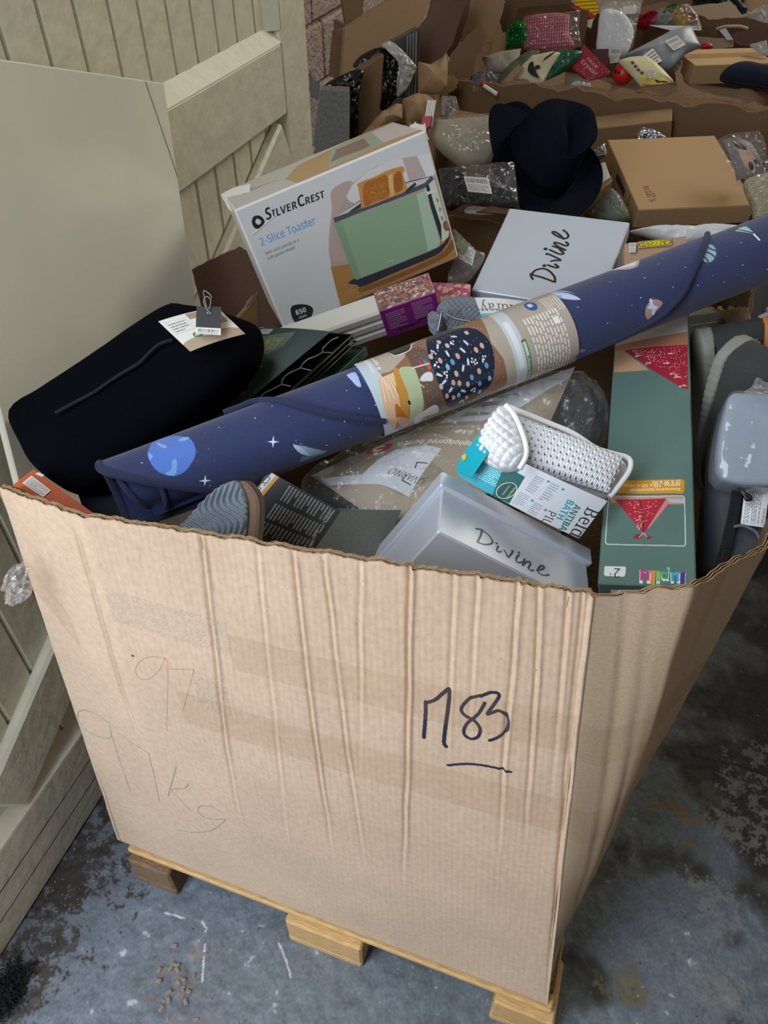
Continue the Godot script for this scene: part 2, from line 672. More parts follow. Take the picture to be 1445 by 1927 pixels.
# ---------------------------------------------------------------- room
func room() -> void:
	floor_slab()
	var w := struct("wall_left", block(Vector3(0.3, 4.2, 7.6), M.mortar, 0.005), M.mortar)
	w.position = Vector3(-0.88, 2.1, -2.6)
	var k := 0
	for row in 9:                                            # the painted stones of the wall, where it shows beyond the door
		var zz := -1.1 - (row % 2) * 0.19
		while zz > -4.6:
			var l := rng.randf_range(0.28, 0.44)
			var s := put(w, "stone", carton(Vector3(0.03, 0.2, l - 0.012), M.wash_stone, {}, 0.008, 0.006, k), M.wash_stone, Transform3D(Basis(), Vector3(0.157 + rng.randf_range(-0.004, 0.004), 0.12 + row * 0.212 - 2.1, zz - l / 2 + 2.6)))
			zz -= l
			k += 1
	for a in [["wall_back", Vector3(5.2, 4.2, 0.2), Vector3(1.5, 2.1, -6.4)], ["wall_right", Vector3(0.2, 4.2, 7.6), Vector3(4.0, 2.1, -2.6)], ["ceiling", Vector3(5.4, 0.15, 7.8), Vector3(1.5, 4.275, -2.6)]]:
		struct(a[0], block(a[1], M.plaster, 0.004), M.plaster).position = a[2]
	struct("wall_added_shade", block(Vector3(0.12, 1.65, 3.2), M.plaster, 0.004), M.plaster).position = Vector3(1.58, 0.825, -2.05)  # added low wall, out of view, keeps the roof light off the floor
	var f := CSGCombiner3D.new()                               # the wall with the doorway stands behind the photographer
	var c := CSGBox3D.new()
	c.size = Vector3(5.2, 4.2, 0.2)
	c.material = M.plaster
	f.add_child(c)
	var o := CSGBox3D.new()
	o.operation = CSGShape3D.OPERATION_SUBTRACTION
	o.size = Vector3(1.0, 3.4, 0.6)
	o.position = Vector3(-1.74, -0.4, 0)
	c.add_child(o)
	f.name = "wall_front"
	f.set_meta("kind", "structure")
	add_child(f)
	f.position = Vector3(1.5, 2.1, 1.3)

func floor_slab() -> void:
	var n := 1400
	var maps := []
	for s in [[0.0035, 3], [0.012, 4], [0.06, 3], [0.25, 2]]:
		var f := FastNoiseLite.new()
		f.seed = 70 + maps.size()
		f.frequency = s[0]
		f.fractal_octaves = s[1]
		maps.append(f.get_image(n, n).get_data())
	var d := PackedByteArray()
	d.resize(n * n * 3)
	var a: PackedByteArray = maps[0]
	var b: PackedByteArray = maps[1]
	var c: PackedByteArray = maps[2]
	var e: PackedByteArray = maps[3]
	for i in n * n:
		var x := float(i % n) / n
		var v := 0.88 + (b[i] - 128) * 0.0006 + (c[i] - 128) * 0.0007 + (e[i] - 128) * 0.0009
		var r := 124.0 * v
		var g := 135.0 * v
		var bl := 144.0 * v
		var wear_and_shade := clampf((a[i] * 0.5 + b[i] * 0.5 - 118.0 + (x - 0.58) * 900.0 * clampf(0.75 - float(i / n) / n * 1.1, -0.1, 0.4)) / 44.0, 0.0, 1.0) * clampf((x - 0.5) * 8.0, 0.06, 1.0)  # darker right floor: worn paint plus shade put into the colour
		r = lerpf(r, 54.0 * v, wear_and_shade)
		g = lerpf(g, 51.0 * v, wear_and_shade)
		bl = lerpf(bl, 44.0 * v, wear_and_shade)
		if c[i] > 206 and b[i] > 140:
			r += 50
			g += 50
			bl += 48
		d[i * 3] = clampi(int(r), 0, 255)
		d[i * 3 + 1] = clampi(int(g), 0, 255)
		d[i * 3 + 2] = clampi(int(bl), 0, 255)
	var p := Print.new(8, 8, Color.WHITE)
	p.im = Image.create_from_data(n, n, false, Image.FORMAT_RGB8, d)
	p.w = n
	p.h = n
	var fl := func(q: Vector3) -> Vector2: return Vector2((q.x + 1.0) / 3.0, (q.z + 2.0) / 3.0)
	# ochre stains, bare pale patches and dirt mixed with painted shade, each with a ragged edge of its own
	var patch := func(q: Vector3, rx: float, rz: float, col: Color, amount: float, speck: float) -> void:
		var o: Vector2 = fl.call(q) * n
		var px := rx / 3.0 * n
		var pz := rz / 3.0 * n
		for y in range(maxi(0, int(o.y - pz)), mini(n, int(o.y + pz))):
			for x in range(maxi(0, int(o.x - px)), mini(n, int(o.x + px))):
				var k := y * n + x
				var dd := Vector2((x - o.x) / px, (y - o.y) / pz).length()
				var w := clampf((1.0 - dd) * 1.2 + (b[k] - 128) * 0.006 + (c[k] - 128) * speck + (e[k] - 128) * speck * 0.7 - 0.25, 0.0, 1.0)
				w = smoothstep(0.25, 0.65, w) * amount
				if w > 0.02: p.im.set_pixel(x, y, p.im.get_pixel(x, y).lerp(col, w))
	var ochre := [Vector3(0.998,0,-0.477),Vector3(1.044,0,-0.422),Vector3(1.071,0,-0.527),Vector3(0.941,0,-0.114),Vector3(1.021,0,-0.455)]
	for i in ochre.size(): patch.call(ochre[i], [0.1, 0.07, 0.06, 0.06, 0.05][i], [0.05, 0.04, 0.04, 0.05, 0.03][i], [h("7d6838"), h("6f6238"), h("5d5a50"), h("6d6448"), h("8a7038")][i], 0.75, 0.006)
	for q in [Vector3(1.145,0,-0.578),Vector3(1.126,0,-0.462),Vector3(1.075,0,-0.303),Vector3(1.156,0,-0.66),Vector3(1.117,0,-0.157)]: patch.call(q, 0.07, 0.06, h("84837e"), 0.75, 0.012)
	for q in [Vector3(0.172,0,0.14),Vector3(0.201,0,0.162)]: patch.call(q, 0.07, 0.06, h("7e776f"), 0.8, 0.01)
	for zz in [-0.9, -0.6, -0.35, -0.15, 0.02, 0.16, 0.3]: patch.call(Vector3(-0.12, 0, zz), 0.17, 0.2, h("39342f"), 0.8, 0.007)  # dirt along the door, with the shade beside it painted in
	var crack := []
	for q in [Vector3(0.98,0,-0.608),Vector3(1.023,0,-0.616),Vector3(1.073,0,-0.615),Vector3(1.123,0,-0.621),Vector3(1.189,0,-0.616)]: crack.append(fl.call(q))
	p.line(crack, 1.6, Color(0.12, 0.11, 0.1), true)
	for l in [[Vector3(0.092,0,0.056),Vector3(0.116,0,0.053),Vector3(0.136,0,0.052)], [Vector3(0.168,0,0.045),Vector3(0.182,0,0.053),Vector3(0.184,0,0.061)], [Vector3(0.193,0,0.078),Vector3(0.219,0,0.137)], [Vector3(0.321,0,0.031),Vector3(0.349,0,0.056),Vector3(0.367,0,0.077)]]:
		var s := []
		for q in l: s.append(fl.call(q))
		p.line(s, 0.8, Color(0.78, 0.78, 0.76))
	for k in 1500:
		p.dot(rng.randf(), rng.randf(), rng.randf_range(0.4, 1.1), rng.randf_range(0.4, 1.0), Color(0.66, 0.67, 0.66) if rng.randf() < 0.6 else Color(0.2, 0.19, 0.18))
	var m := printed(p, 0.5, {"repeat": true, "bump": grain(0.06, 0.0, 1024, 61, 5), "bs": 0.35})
	var pock: Vector3 = [Vector3(0.172,0,0.14)][0]
	var st := begin()
	var f := func(u: float, v: float) -> Vector3:
		var q := Vector3(-1.0 + u * 3.0, 0, -2.0 + v * 3.3)
		var e2 := exp(-pow((q - pock).length() / 0.055, 2.0))
		q.y += 0.0012 * nz.get_noise_2d(q.x * 500, q.z * 500) - e2 * 0.006 * (0.6 + 1.2 * nz.get_noise_2d(q.x * 1800, q.z * 1800))
		return q
	grid(st, 260, 260, f, false, Rect2(0, 0, 1, 1.1))
	quad(st, Vector3(-1, 0, 1.3), Vector3(2, 0, 1.3), Vector3(2, 0, 2.4), Vector3(-1, 0, 2.4))
	quad(st, Vector3(2, 0, -6.5), Vector3(4.2, 0, -6.5), Vector3(4.2, 0, 1.5), Vector3(2, 0, 1.5))
	quad(st, Vector3(-1, 0, -6.5), Vector3(2, 0, -6.5), Vector3(2, 0, -2), Vector3(-1, 0, -2))
	quad(st, Vector3(-1.1, -0.15, -6.5), Vector3(4.2, -0.15, -6.5), Vector3(4.2, -0.15, 2.4), Vector3(-1.1, -0.15, 2.4))
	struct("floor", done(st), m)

# ---------------------------------------------------------------- the ledged and braced door standing open on the left
func barn_door() -> void:
	var d := Node3D.new()
	d.name = "door_1"
	add_child(d)
	d.position = Vector3(-0.149, 0, -1.39)
	d.set_meta("kind", "structure")
	var cream: Material = M.cream_paint
	var o := Vector3(0.149, 0, 1.39)
	var top := 2.25
	var board := func(called: String, y0: float, y1: float, z0: float, z1: float, x1: float, th: float) -> MeshInstance3D:
		return put(d, called, carton(Vector3(th, y1 - y0, absf(z1 - z0)), cream, {}, 0.004, 0.0015, z0), cream, Transform3D(Basis(), Vector3(x1 - th / 2, (y0 + y1) / 2, (z0 + z1) / 2) + o))
	var z := -1.355
	while z < 0.3:                                           # tongued boards set back behind the frame
		var bw := 0.0775 + 0.002 * sin(z * 40)
		board.call("plank", 0.02, top, z, z + bw - 0.0025, -0.176, 0.02)
		z += bw
	board.call("stile", 0.0, top, -1.39, -1.262, -0.149, 0.05)
	board.call("stile", 0.0, top, 0.27, 0.39, -0.149, 0.05)
	board.call("rail", 0.004, 0.218, -1.2615, 0.2695, -0.1495, 0.049)
	board.call("rail", 1.013, 1.152, -1.2615, 0.2695, -0.1495, 0.049)
	board.call("rail", top - 0.13, top, -1.2615, 0.2695, -0.1495, 0.049)
	# sloping weatherings on the two rails and the stile
	for a in [[1.152, 0.028], [0.218, 0.022]]:
		var st := begin()
		var y: float = a[0]
		quad(st, Vector3(-0.1496, y, -1.2615) + o, Vector3(-0.1496, y, 0.2695) + o, Vector3(-0.1765, y + a[1], 0.2695) + o, Vector3(-0.1765, y + a[1], -1.2615) + o)
		quad(st, Vector3(-0.1765, y, -1.2615) + o, Vector3(-0.1765, y, 0.2695) + o, Vector3(-0.1496, y, 0.2695) + o, Vector3(-0.1496, y, -1.2615) + o)
		put(d, "weathering", done(st), cream)
	var s2 := begin()
	quad(s2, Vector3(-0.1496, 1.175, -1.262) + o, Vector3(-0.1765, 1.175, -1.235) + o, Vector3(-0.1765, top - 0.13, -1.235) + o, Vector3(-0.1496, top - 0.13, -1.262) + o)
	quad(s2, Vector3(-0.1496, 1.175, -1.262) + o, Vector3(-0.1765, 1.175, -1.262) + o, Vector3(-0.1765, 1.175, -1.235) + o, Vector3(-0.1496, 1.175, -1.262) + o)
	put(d, "chamfer", done(s2), cream)
	# the diagonal brace of the lower half
	var za := 0.06
	var ln := Vector2(1.32, 0.67).length()
	var br := carton(Vector3(0.026, 0.122, ln), cream, {}, 0.006, 0.001, 2.0)
	var mid := Vector3(-0.163, 0.6155, -0.60)
	put(d, "brace", br, cream, Transform3D(Basis(Vector3.RIGHT, atan2(0.507, 1.0)), mid + o))
	var gr := begin()
	for y in [0.075, 0.135]:
		quad(gr, Vector3(-0.1488, y, -1.26) + o, Vector3(-0.1488, y, 0.27) + o, Vector3(-0.1488, y + 0.0025, 0.27) + o, Vector3(-0.1488, y + 0.0025, -1.26) + o)
	put(d, "grain_crack", done(gr), mat("crack", "5d4a38", 0.9))

# ---------------------------------------------------------------- pallet
func pallet() -> void:
	var t := thing("pallet", "weathered pine pallet under the big marked cardboard box", "pallet", at(Vector3(0.41, 0, -0.58)))
	var x0 := -0.396
	for i in 3:
		for j in 3:
			var w := [0.0885, 0.145, 0.1][i] as float
			var cx := [x0 + 0.0445, 0.0, 0.3555][i] as float
			if i == 2: cx = 0.3576
			var l := [0.1, 0.145, 0.145][j] as float
			var z := 0.6 - [l / 2, 0.6, 1.2 - l / 2][j] as float
			put(t, "block", carton(Vector3(w, 0.078, l), M.pine, {}, 0.004, 0.002, i + j * 3), M.pine_old if i == 0 else M.pine, Transform3D(Basis(), Vector3(cx, 0.061, z)))
		put(t, "bottom_board", block(Vector3([0.0885, 0.145, 0.1][i], 0.022, 1.2), M.pine, 0.003), M.pine_old if i == 0 else M.pine, Transform3D(Basis(), Vector3([x0 + 0.0445, 0.0, 0.3576][i], 0.011, 0)))
	for j in 3:
		put(t, "cross_board", carton(Vector3(0.8, 0.014, 0.12), M.pine, {}, 0.003, 0.003, j), M.pine_old if j > 0 else M.pine, Transform3D(Basis(), Vector3(0, 0.1075, [0.527, 0.0, -0.54][j])))
	for i in 5:
		put(t, "deck_board", carton(Vector3(0.12, 0.0215, 1.19), M.pine, {}, 0.003, 0.002, i), M.pine_old if i % 2 == 0 else M.pine, Transform3D(Basis(), Vector3(-0.335 + i * 0.1675, 0.1315, -0.03)))

# ---------------------------------------------------------------- the big corrugated box
func front(u: float, v: float) -> Vector3:
	var tl := Vector3(0.073, 1.017, -0.03)
	var kn := Vector3(0.2, 1.036, -0.006)
	var tr := Vector3(0.692, 1.049, -0.06)
	var top := tl.lerp(kn, u / 0.2) if u < 0.2 else kn.lerp(tr, (u - 0.2) / 0.8)
	var p := top.lerp(Vector3(-0.014 + 0.814 * u, 0.12, 0), v)
	p.z += 0.012 * sin(PI * u) * sin(PI * v)
	p.z += 0.0001 * sin(u * 560.0) + 0.0004 * nz.get_noise_2d(u * 300, v * 260) + 0.0022 * nz.get_noise_2d(u * 40, v * 30 + 90)
	for c in creases:
		var a: Vector2 = c[0]
		var b: Vector2 = c[1]
		if v > a.y - 0.02 and v < b.y + 0.1:
			var fade := clampf((b.y + 0.1 - v) / 0.3, 0.0, 1.0)
			var uc := lerpf(a.x, b.x, (v - a.y) / (b.y - a.y)) + 0.004 * nz.get_noise_1d(v * 90 + a.x * 900)
			var x := (u - uc) / 0.0032
			p.z += fade * (c[2] as float) * 0.62 * (-exp(-x * x) + 0.7 * exp(-pow(x - 2.0, 2.0)))
	p.y += 0.004 * nz.get_noise_1d(u * 900) * pow(1 - v, 10.0)
	return p

var creases := []

func side(u: float, v: float) -> Vector3:
	var tops := [Vector3(0.692, 1.049, -0.06), Vector3(0.712, 1.046, -0.068), Vector3(0.77, 1.068, -0.082), Vector3(0.848, 1.012, -0.212), Vector3(0.885, 1.01, -0.36), Vector3(0.83, 0.99, -0.74), Vector3(0.8, 0.74, -1.2)]
	var us := [0.0, 0.02, 0.08, 0.16, 0.34, 0.62, 1.0]
	var k := 0
	while k < 5 and u > us[k + 1]: k += 1
	var t: float = (u - us[k]) / (us[k + 1] - us[k])
	var top: Vector3 = (tops[k] as Vector3).lerp(tops[k + 1], t)
	var p := top.lerp(Vector3(0.8, 0.12, -1.2 * u), pow(v, 0.92))
	p.x += 0.022 * sin(PI * v) * smoothstep(0.02, 0.3, u) * (1 - u) + 0.02 * sin(PI * minf(1.0, v * 1.2)) * exp(-pow((u - 0.05) / 0.05, 2.0))
	p.x += 0.002 * nz.get_noise_2d(u * 400, v * 200 + 300) + 0.0004 * sin(u * 800.0)
	for c in [[0.03, 0.004], [0.052, 0.003], [0.115, 0.002]]:
		p.x -= (c[1] as float) * exp(-pow((u - (c[0] as float) - 0.006 * v) / 0.005, 2.0)) * (1 - v)
	p = p.lerp(front(1.0, v) + Vector3(0.0, 0, -0.001), exp(-pow(u / 0.012, 2.0)))
	p.y += 0.008 * nz.get_noise_1d(u * 1500 + 40) * pow(1 - v, 10.0) * smoothstep(0.0, 0.1, u)
	return p

func left_side(u: float, v: float) -> Vector3:
	var tops := [Vector3(0.073, 1.017, -0.03), Vector3(0.03, 0.985, -0.06), Vector3(-0.03, 0.78, -0.22), Vector3(-0.05, 0.78, -0.66), Vector3(-0.06, 0.82, -0.95), Vector3(0.0, 0.86, -1.2)]
	var us := [0.0, 0.05, 0.25, 0.6, 0.8, 1.0]
	var k := 0
	while k < 4 and u > us[k + 1]: k += 1
	var t: float = (u - us[k]) / (us[k + 1] - us[k])
	var p := (tops[k] as Vector3).lerp(tops[k + 1], t).lerp(Vector3(-0.014, 0.12, -1.2 * u), v)
	p.x += 0.003 * nz.get_noise_2d(u * 300, v * 200 + 600)
	p.y += 0.006 * nz.get_noise_1d(u * 1100 + 140) * pow(1 - v, 10.0)
	return p

func rear(u: float, v: float) -> Vector3:
	var p := Vector3(0, lerpf(0.74, 0.865, smoothstep(0.3, 0.55, u)), -1.2).lerp(Vector3(0, 0.12, -1.2), v)
	p.x = lerpf(0.8, 0.0, u)
	p.z += 0.006 * nz.get_noise_2d(u * 200, v * 200 + 900)
	p.y += 0.008 * nz.get_noise_1d(u * 700 + 340) * pow(1 - v, 10.0)
	return p

# one wall of a corrugated box: two liners, the fluting between them and a torn top edge
func wall_of_box(parent: Node, called: String, f: Callable, inward: Vector3, nu: int, nv: int, outer: Material, inner: Material, th := 0.007, flutes := 110) -> MeshInstance3D:
	var me := ArrayMesh.new()
	var st := begin()
	grid(st, nu, nv, f)
	st.set_material(outer)
	me = done(st, me)
	st = begin()
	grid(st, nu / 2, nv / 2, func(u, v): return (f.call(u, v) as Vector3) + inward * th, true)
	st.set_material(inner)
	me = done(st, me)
	var o := put(parent, called, me, null)
	var fl := begin()
	for layer in 2:
		var wig := func(u: float, v: float) -> Vector3:
			var k := int(round(u * flutes * 2)) % 2
			var q: Vector3 = f.call(u, 0.0)
			var a := 0.5 * layer
			return q + inward * th * (0.08 + 0.84 * (a + 0.5 * k)) + Vector3(0, -0.02 * v - 0.0015, 0)
		grid(fl, flutes * 2, 1, wig)
	for layer in 3:
		var strip := func(u: float, v: float) -> Vector3:
			var q: Vector3 = f.call(u, 0.0)
			return q + inward * (th * 0.5 * layer + (v - 0.5) * 0.0011) + Vector3(0, 0.0008 + 0.0015 * nz.get_noise_1d(u * 3000 + layer * 50), 0)
		grid(fl, nu, 1, strip)
	put(o, "fluting", done(fl), M.kraft_edge)
	return o

func big_carton() -> void:
	var t := thing("cardboard_box", "large open corrugated box marked M 83, standing on a pine pallet in the foreground", "box", at(Vector3(0.4, 0.142, -0.6)))
	for c in [[Vector2(0.17,0.046),Vector2(0.168,0.476)], [Vector2(0.399,0.028),Vector2(0.366,0.583)], [Vector2(0.553,0.029),Vector2(0.561,0.623)], [Vector2(0.599,0.027),Vector2(0.627,0.592)], [Vector2(0.657,0.027),Vector2(0.638,0.315)], [Vector2(0.734,0.017),Vector2(0.71,0.614)], [Vector2(0.832,0.013),Vector2(0.829,0.152)], [Vector2(0.891,0.013),Vector2(0.885,0.447)], [Vector2(0.923,0.012),Vector2(0.929,0.402)], [Vector2(0.963,0.007),Vector2(0.967,0.313)], [Vector2(0.494,0.024),Vector2(0.47,0.633)], [Vector2(0.8,0.016),Vector2(0.791,0.274)], [Vector2(0.991,0.004),Vector2(0.993,0.875)], [Vector2(0.983,0.004),Vector2(0.991,0.588)]]:
		creases.append([c[0], c[1], [0.005, 0.0052, 0.0044, 0.0032, 0.0026, 0.0062, 0.004, 0.0038, 0.0038, 0.003, 0.002, 0.0024, 0.006, 0.003][creases.size()]])
	var p := Print.new(1500, 1720, h("c6a27b"))
	var a := FastNoiseLite.new()
	a.frequency = 0.11
	a.fractal_octaves = 4
	var na := a.get_image(500, 573).get_data()
	a.frequency = 0.008
	a.seed = 9
	var nb := a.get_image(500, 573).get_data()
	var d := PackedByteArray()
	d.resize(500 * 573 * 3)
	for i in 500 * 573:
		var v := 1.0 + (na[i] - 128) * 0.0004 + (nb[i] - 128) * 0.00025
		d[i * 3] = clampi(int(203 * v), 0, 255)
		d[i * 3 + 1] = clampi(int(177 * v), 0, 255)
		d[i * 3 + 2] = clampi(int(150 * v), 0, 255)
	var base := Image.create_from_data(500, 573, false, Image.FORMAT_RGB8, d)
	base.resize(1500, 1720, Image.INTERPOLATE_CUBIC)
	p.im = base
	for k in 5000: p.dot(rng.randf(), rng.randf(), rng.randf_range(0.6, 3.0), 0.7, h("b08a62") if rng.randf() < 0.5 else h("d6b795"), rng.randf() * 3)
	var ink := h("23263a")
	p.line([Vector2(0.757,0.208),Vector2(0.756,0.239),Vector2(0.753,0.279)], 5.0, ink, true)
	p.line([Vector2(0.757,0.21),Vector2(0.772,0.201),Vector2(0.785,0.186),Vector2(0.795,0.178),Vector2(0.794,0.207),Vector2(0.789,0.252),Vector2(0.787,0.281),Vector2(0.791,0.289)], 5.0, ink, true)
	p.line([Vector2(0.846,0.178),Vector2(0.828,0.187),Vector2(0.815,0.207),Vector2(0.821,0.219),Vector2(0.837,0.226),Vector2(0.846,0.239),Vector2(0.843,0.255),Vector2(0.831,0.262),Vector2(0.82,0.254),Vector2(0.824,0.235),Vector2(0.842,0.212),Vector2(0.852,0.19)], 4.4, ink, true)
	p.line([Vector2(0.845,0.18),Vector2(0.86,0.17),Vector2(0.872,0.169),Vector2(0.873,0.176),Vector2(0.863,0.196),Vector2(0.857,0.209),Vector2(0.875,0.199),Vector2(0.889,0.21),Vector2(0.889,0.231),Vector2(0.876,0.248),Vector2(0.862,0.258)], 4.4, ink, true)
	p.line([Vector2(0.794,0.328),Vector2(0.83,0.315),Vector2(0.866,0.311),Vector2(0.899,0.313)], 4.2, ink, true)
	var pencil := h("7c7468")
	p.line([Vector2(0.099,0.479),Vector2(0.074,0.467),Vector2(0.037,0.473),Vector2(0.012,0.494),Vector2(0.005,0.527),Vector2(0.024,0.548),Vector2(0.062,0.544),Vector2(0.09,0.525),Vector2(0.098,0.484)], 1.3, h("6f7a60"), true)
	p.line([Vector2(0.095,0.517),Vector2(0.092,0.613),Vector2(0.093,0.721)], 1.3, pencil, true)
	p.line([Vector2(0.112,0.494),Vector2(0.151,0.508),Vector2(0.187,0.518),Vector2(0.182,0.586),Vector2(0.17,0.704)], 1.3, pencil, false)
	p.line([Vector2(0.248,0.53),Vector2(0.225,0.593),Vector2(0.199,0.667)], 1.3, pencil, true)
	p.line([Vector2(0.265,0.579),Vector2(0.251,0.604),Vector2(0.216,0.629),Vector2(0.231,0.659),Vector2(0.248,0.688)], 1.3, pencil, true)
	p.line([Vector2(0.324,0.653),Vector2(0.308,0.641),Vector2(0.28,0.653),Vector2(0.267,0.678),Vector2(0.276,0.696),Vector2(0.305,0.69),Vector2(0.33,0.675),Vector2(0.309,0.713),Vector2(0.281,0.753),Vector2(0.235,0.79),Vector2(0.19,0.809)], 1.3, pencil, true)
	p.line([Vector2(0.291,0.233),Vector2(0.26,0.238),Vector2(0.233,0.256),Vector2(0.219,0.28),Vector2(0.223,0.297),Vector2(0.245,0.29),Vector2(0.271,0.263),Vector2(0.29,0.234),Vector2(0.288,0.263),Vector2(0.27,0.34),Vector2(0.249,0.424)], 1.0, h("ad7a62"), true)
	p.line([Vector2(0.292,0.255),Vector2(0.343,0.243),Vector2(0.323,0.292),Vector2(0.3,0.349)], 1.0, h("ad7a62"))
	var rd: Vector2 = [Vector2(0.222,0.246)][0]
	p.dot(rd.x, rd.y, 5, 4, h("8c2a22"))
	for q in [Vector2(0.612,0.263),Vector2(0.927,0.122),Vector2(0.413,0.626),Vector2(0.669,0.573),Vector2(0.542,0.387),Vector2(0.859,0.459)]: p.dot(q.x, q.y, 1.6, 1.4, h("4a3a2c"))
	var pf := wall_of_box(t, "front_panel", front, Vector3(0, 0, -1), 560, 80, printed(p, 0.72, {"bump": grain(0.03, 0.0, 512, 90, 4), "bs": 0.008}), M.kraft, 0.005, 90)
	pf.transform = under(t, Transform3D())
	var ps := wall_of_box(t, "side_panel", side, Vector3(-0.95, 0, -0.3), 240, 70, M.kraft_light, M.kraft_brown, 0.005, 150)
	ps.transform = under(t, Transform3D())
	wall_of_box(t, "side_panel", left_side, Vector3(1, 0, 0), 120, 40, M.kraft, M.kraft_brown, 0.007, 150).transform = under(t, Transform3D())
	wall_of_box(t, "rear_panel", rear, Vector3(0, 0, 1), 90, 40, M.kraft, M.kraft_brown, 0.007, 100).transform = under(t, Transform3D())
	# parcel tape across the front and round the corner
	for a2 in [[0.42, 0.999, 0.155, 0.03, 0.068, "tape"], [0.30, 0.999, 0.30, 0.05, 0.078, "tape"], [0.2, 0.42, 0.115, 0.02, 0.062, "tape_scuff_glare"], [0.335, 0.40, 0.255, 0.01, 0.07, "tape_scuff_glare"], [0.0, 0.09, 0.11, 0.1, 0.07, "tape"]]:
		var st := begin()
		grid(st, 90, 6, func(u, v):
			var uu := lerpf(a2[0], a2[1], u)
			return front(uu, (a2[2] as float) + (a2[3] as float) * u + (a2[4] as float) * v) + Vector3(0, 0, 0.0009))
		put(t, "tape", done(st), M[a2[5]], under(t, Transform3D()))
	for a2 in [[0.001, 0.3, 0.185, -0.03, 0.068], [0.001, 0.34, 0.355, -0.02, 0.078]]:
		var st := begin()
		grid(st, 60, 6, func(u, v):
			var uu := lerpf(a2[0], a2[1], u)
			return side(uu, (a2[2] as float) + (a2[3] as float) * u + (a2[4] as float) * v) + Vector3(0.0012, 0, 0.0009))
		put(t, "tape", done(st), M.tape, under(t, Transform3D()))
	# a crumpled end of clear tape sticking out at the left corner
	soft(t, "tape_end", M.film, [Vector3(0.08,0.929,0.009),Vector3(0.098,0.941,0.005),Vector3(0.103,0.925,0.008),Vector3(0.099,0.898,0.014),Vector3(0.086,0.886,0.018),Vector3(0.074,0.884,0.019),Vector3(0.07,0.903,0.016)], 0.006, {"na": 0.012, "nf": 60.0, "ridge": true, "n": 60})

func white_board() -> void:
	var t := thing("panel_board", "large plain white board leaning against the cream plank door", "board", Transform3D(Vector3(0.055,-0.315,-0.947),Vector3(-0.163,0.933,-0.32),Vector3(0.985,0.172,0),Vector3(-0.076,0.886,-0.416)))
	var d := Vector3(0.466,0.833,0.012)
	put(t, "sheet", carton(d, M.white_sheet, {}, 0.002), M.white_sheet)
	var s := d * 0.5
	put(t, "cracked_corner_line", tube([Vector3(s.x - 0.0005, s.y - 0.14, s.z + 0.0003), Vector3(s.x - 0.05, s.y - 0.002, s.z + 0.0003)], 0.0006, 5), mat("hairline", "5a5648", 0.8))

# ---------------------------------------------------------------- the rolled-up space rug in its paper sleeve
const RA := Vector3(0.144,0.949,-0.117)
const RAX := Vector3(0.725,0.135,-0.676)
const RE1 := Vector3(-0.099,0.991,0.092)
const RE2 := Vector3(0.682,0,0.731)
const RL := 1.0435
const RR := 0.0455

# u along the roll, v once round it (0.25 is the top)
func roll(u: float, v: float, r: float) -> Vector3:
	var a := (v - 0.25) * TAU
	return RA + RAX * (u * RL) + (RE1 * cos(a) + RE2 * sin(a)) * r

# the rug's print laid on by place on the roll (the seam is underneath)
func by_place(mesh: ArrayMesh) -> ArrayMesh:
	var a := mesh.surface_get_arrays(0)
	var p: PackedVector3Array = a[Mesh.ARRAY_VERTEX]
	var t: PackedVector2Array = a[Mesh.ARRAY_TEX_UV]
	for i in p.size():
		var q := p[i] - RA
		var v := atan2(q.dot(RE2), q.dot(RE1)) / TAU + 0.25
		t[i] = Vector2(q.dot(RAX) / RL, v + 1.0 if v < -0.001 else v)
	a[Mesh.ARRAY_TEX_UV] = t
	var m := ArrayMesh.new()
	m.add_surface_from_arrays(Mesh.PRIMITIVE_TRIANGLES, a)
	return m

func rocket(p: Print, c: Vector2, s: float, turn: float, a: Color, b: Color) -> void:
	var q := func(x: float, y: float) -> Vector2: return c + Vector2(x, y).rotated(turn) * s / Vector2(p.w, p.h)
	p.poly([q.call(-1.0, 0.0), q.call(-0.5, -0.32), q.call(0.4, -0.34), q.call(1.0, 0.0), q.call(0.4, 0.34), q.call(-0.5, 0.32)], a, true)
	p.poly([q.call(-0.9, -0.1), q.call(-1.3, -0.55), q.call(-0.3, -0.3)], b)
	p.poly([q.call(-0.9, 0.1), q.call(-1.3, 0.55), q.call(-0.3, 0.3)], b)
	var w: Vector2 = q.call(0.3, 0.0)
	p.dot(w.x, w.y, s * 0.16, s * 0.16, b)

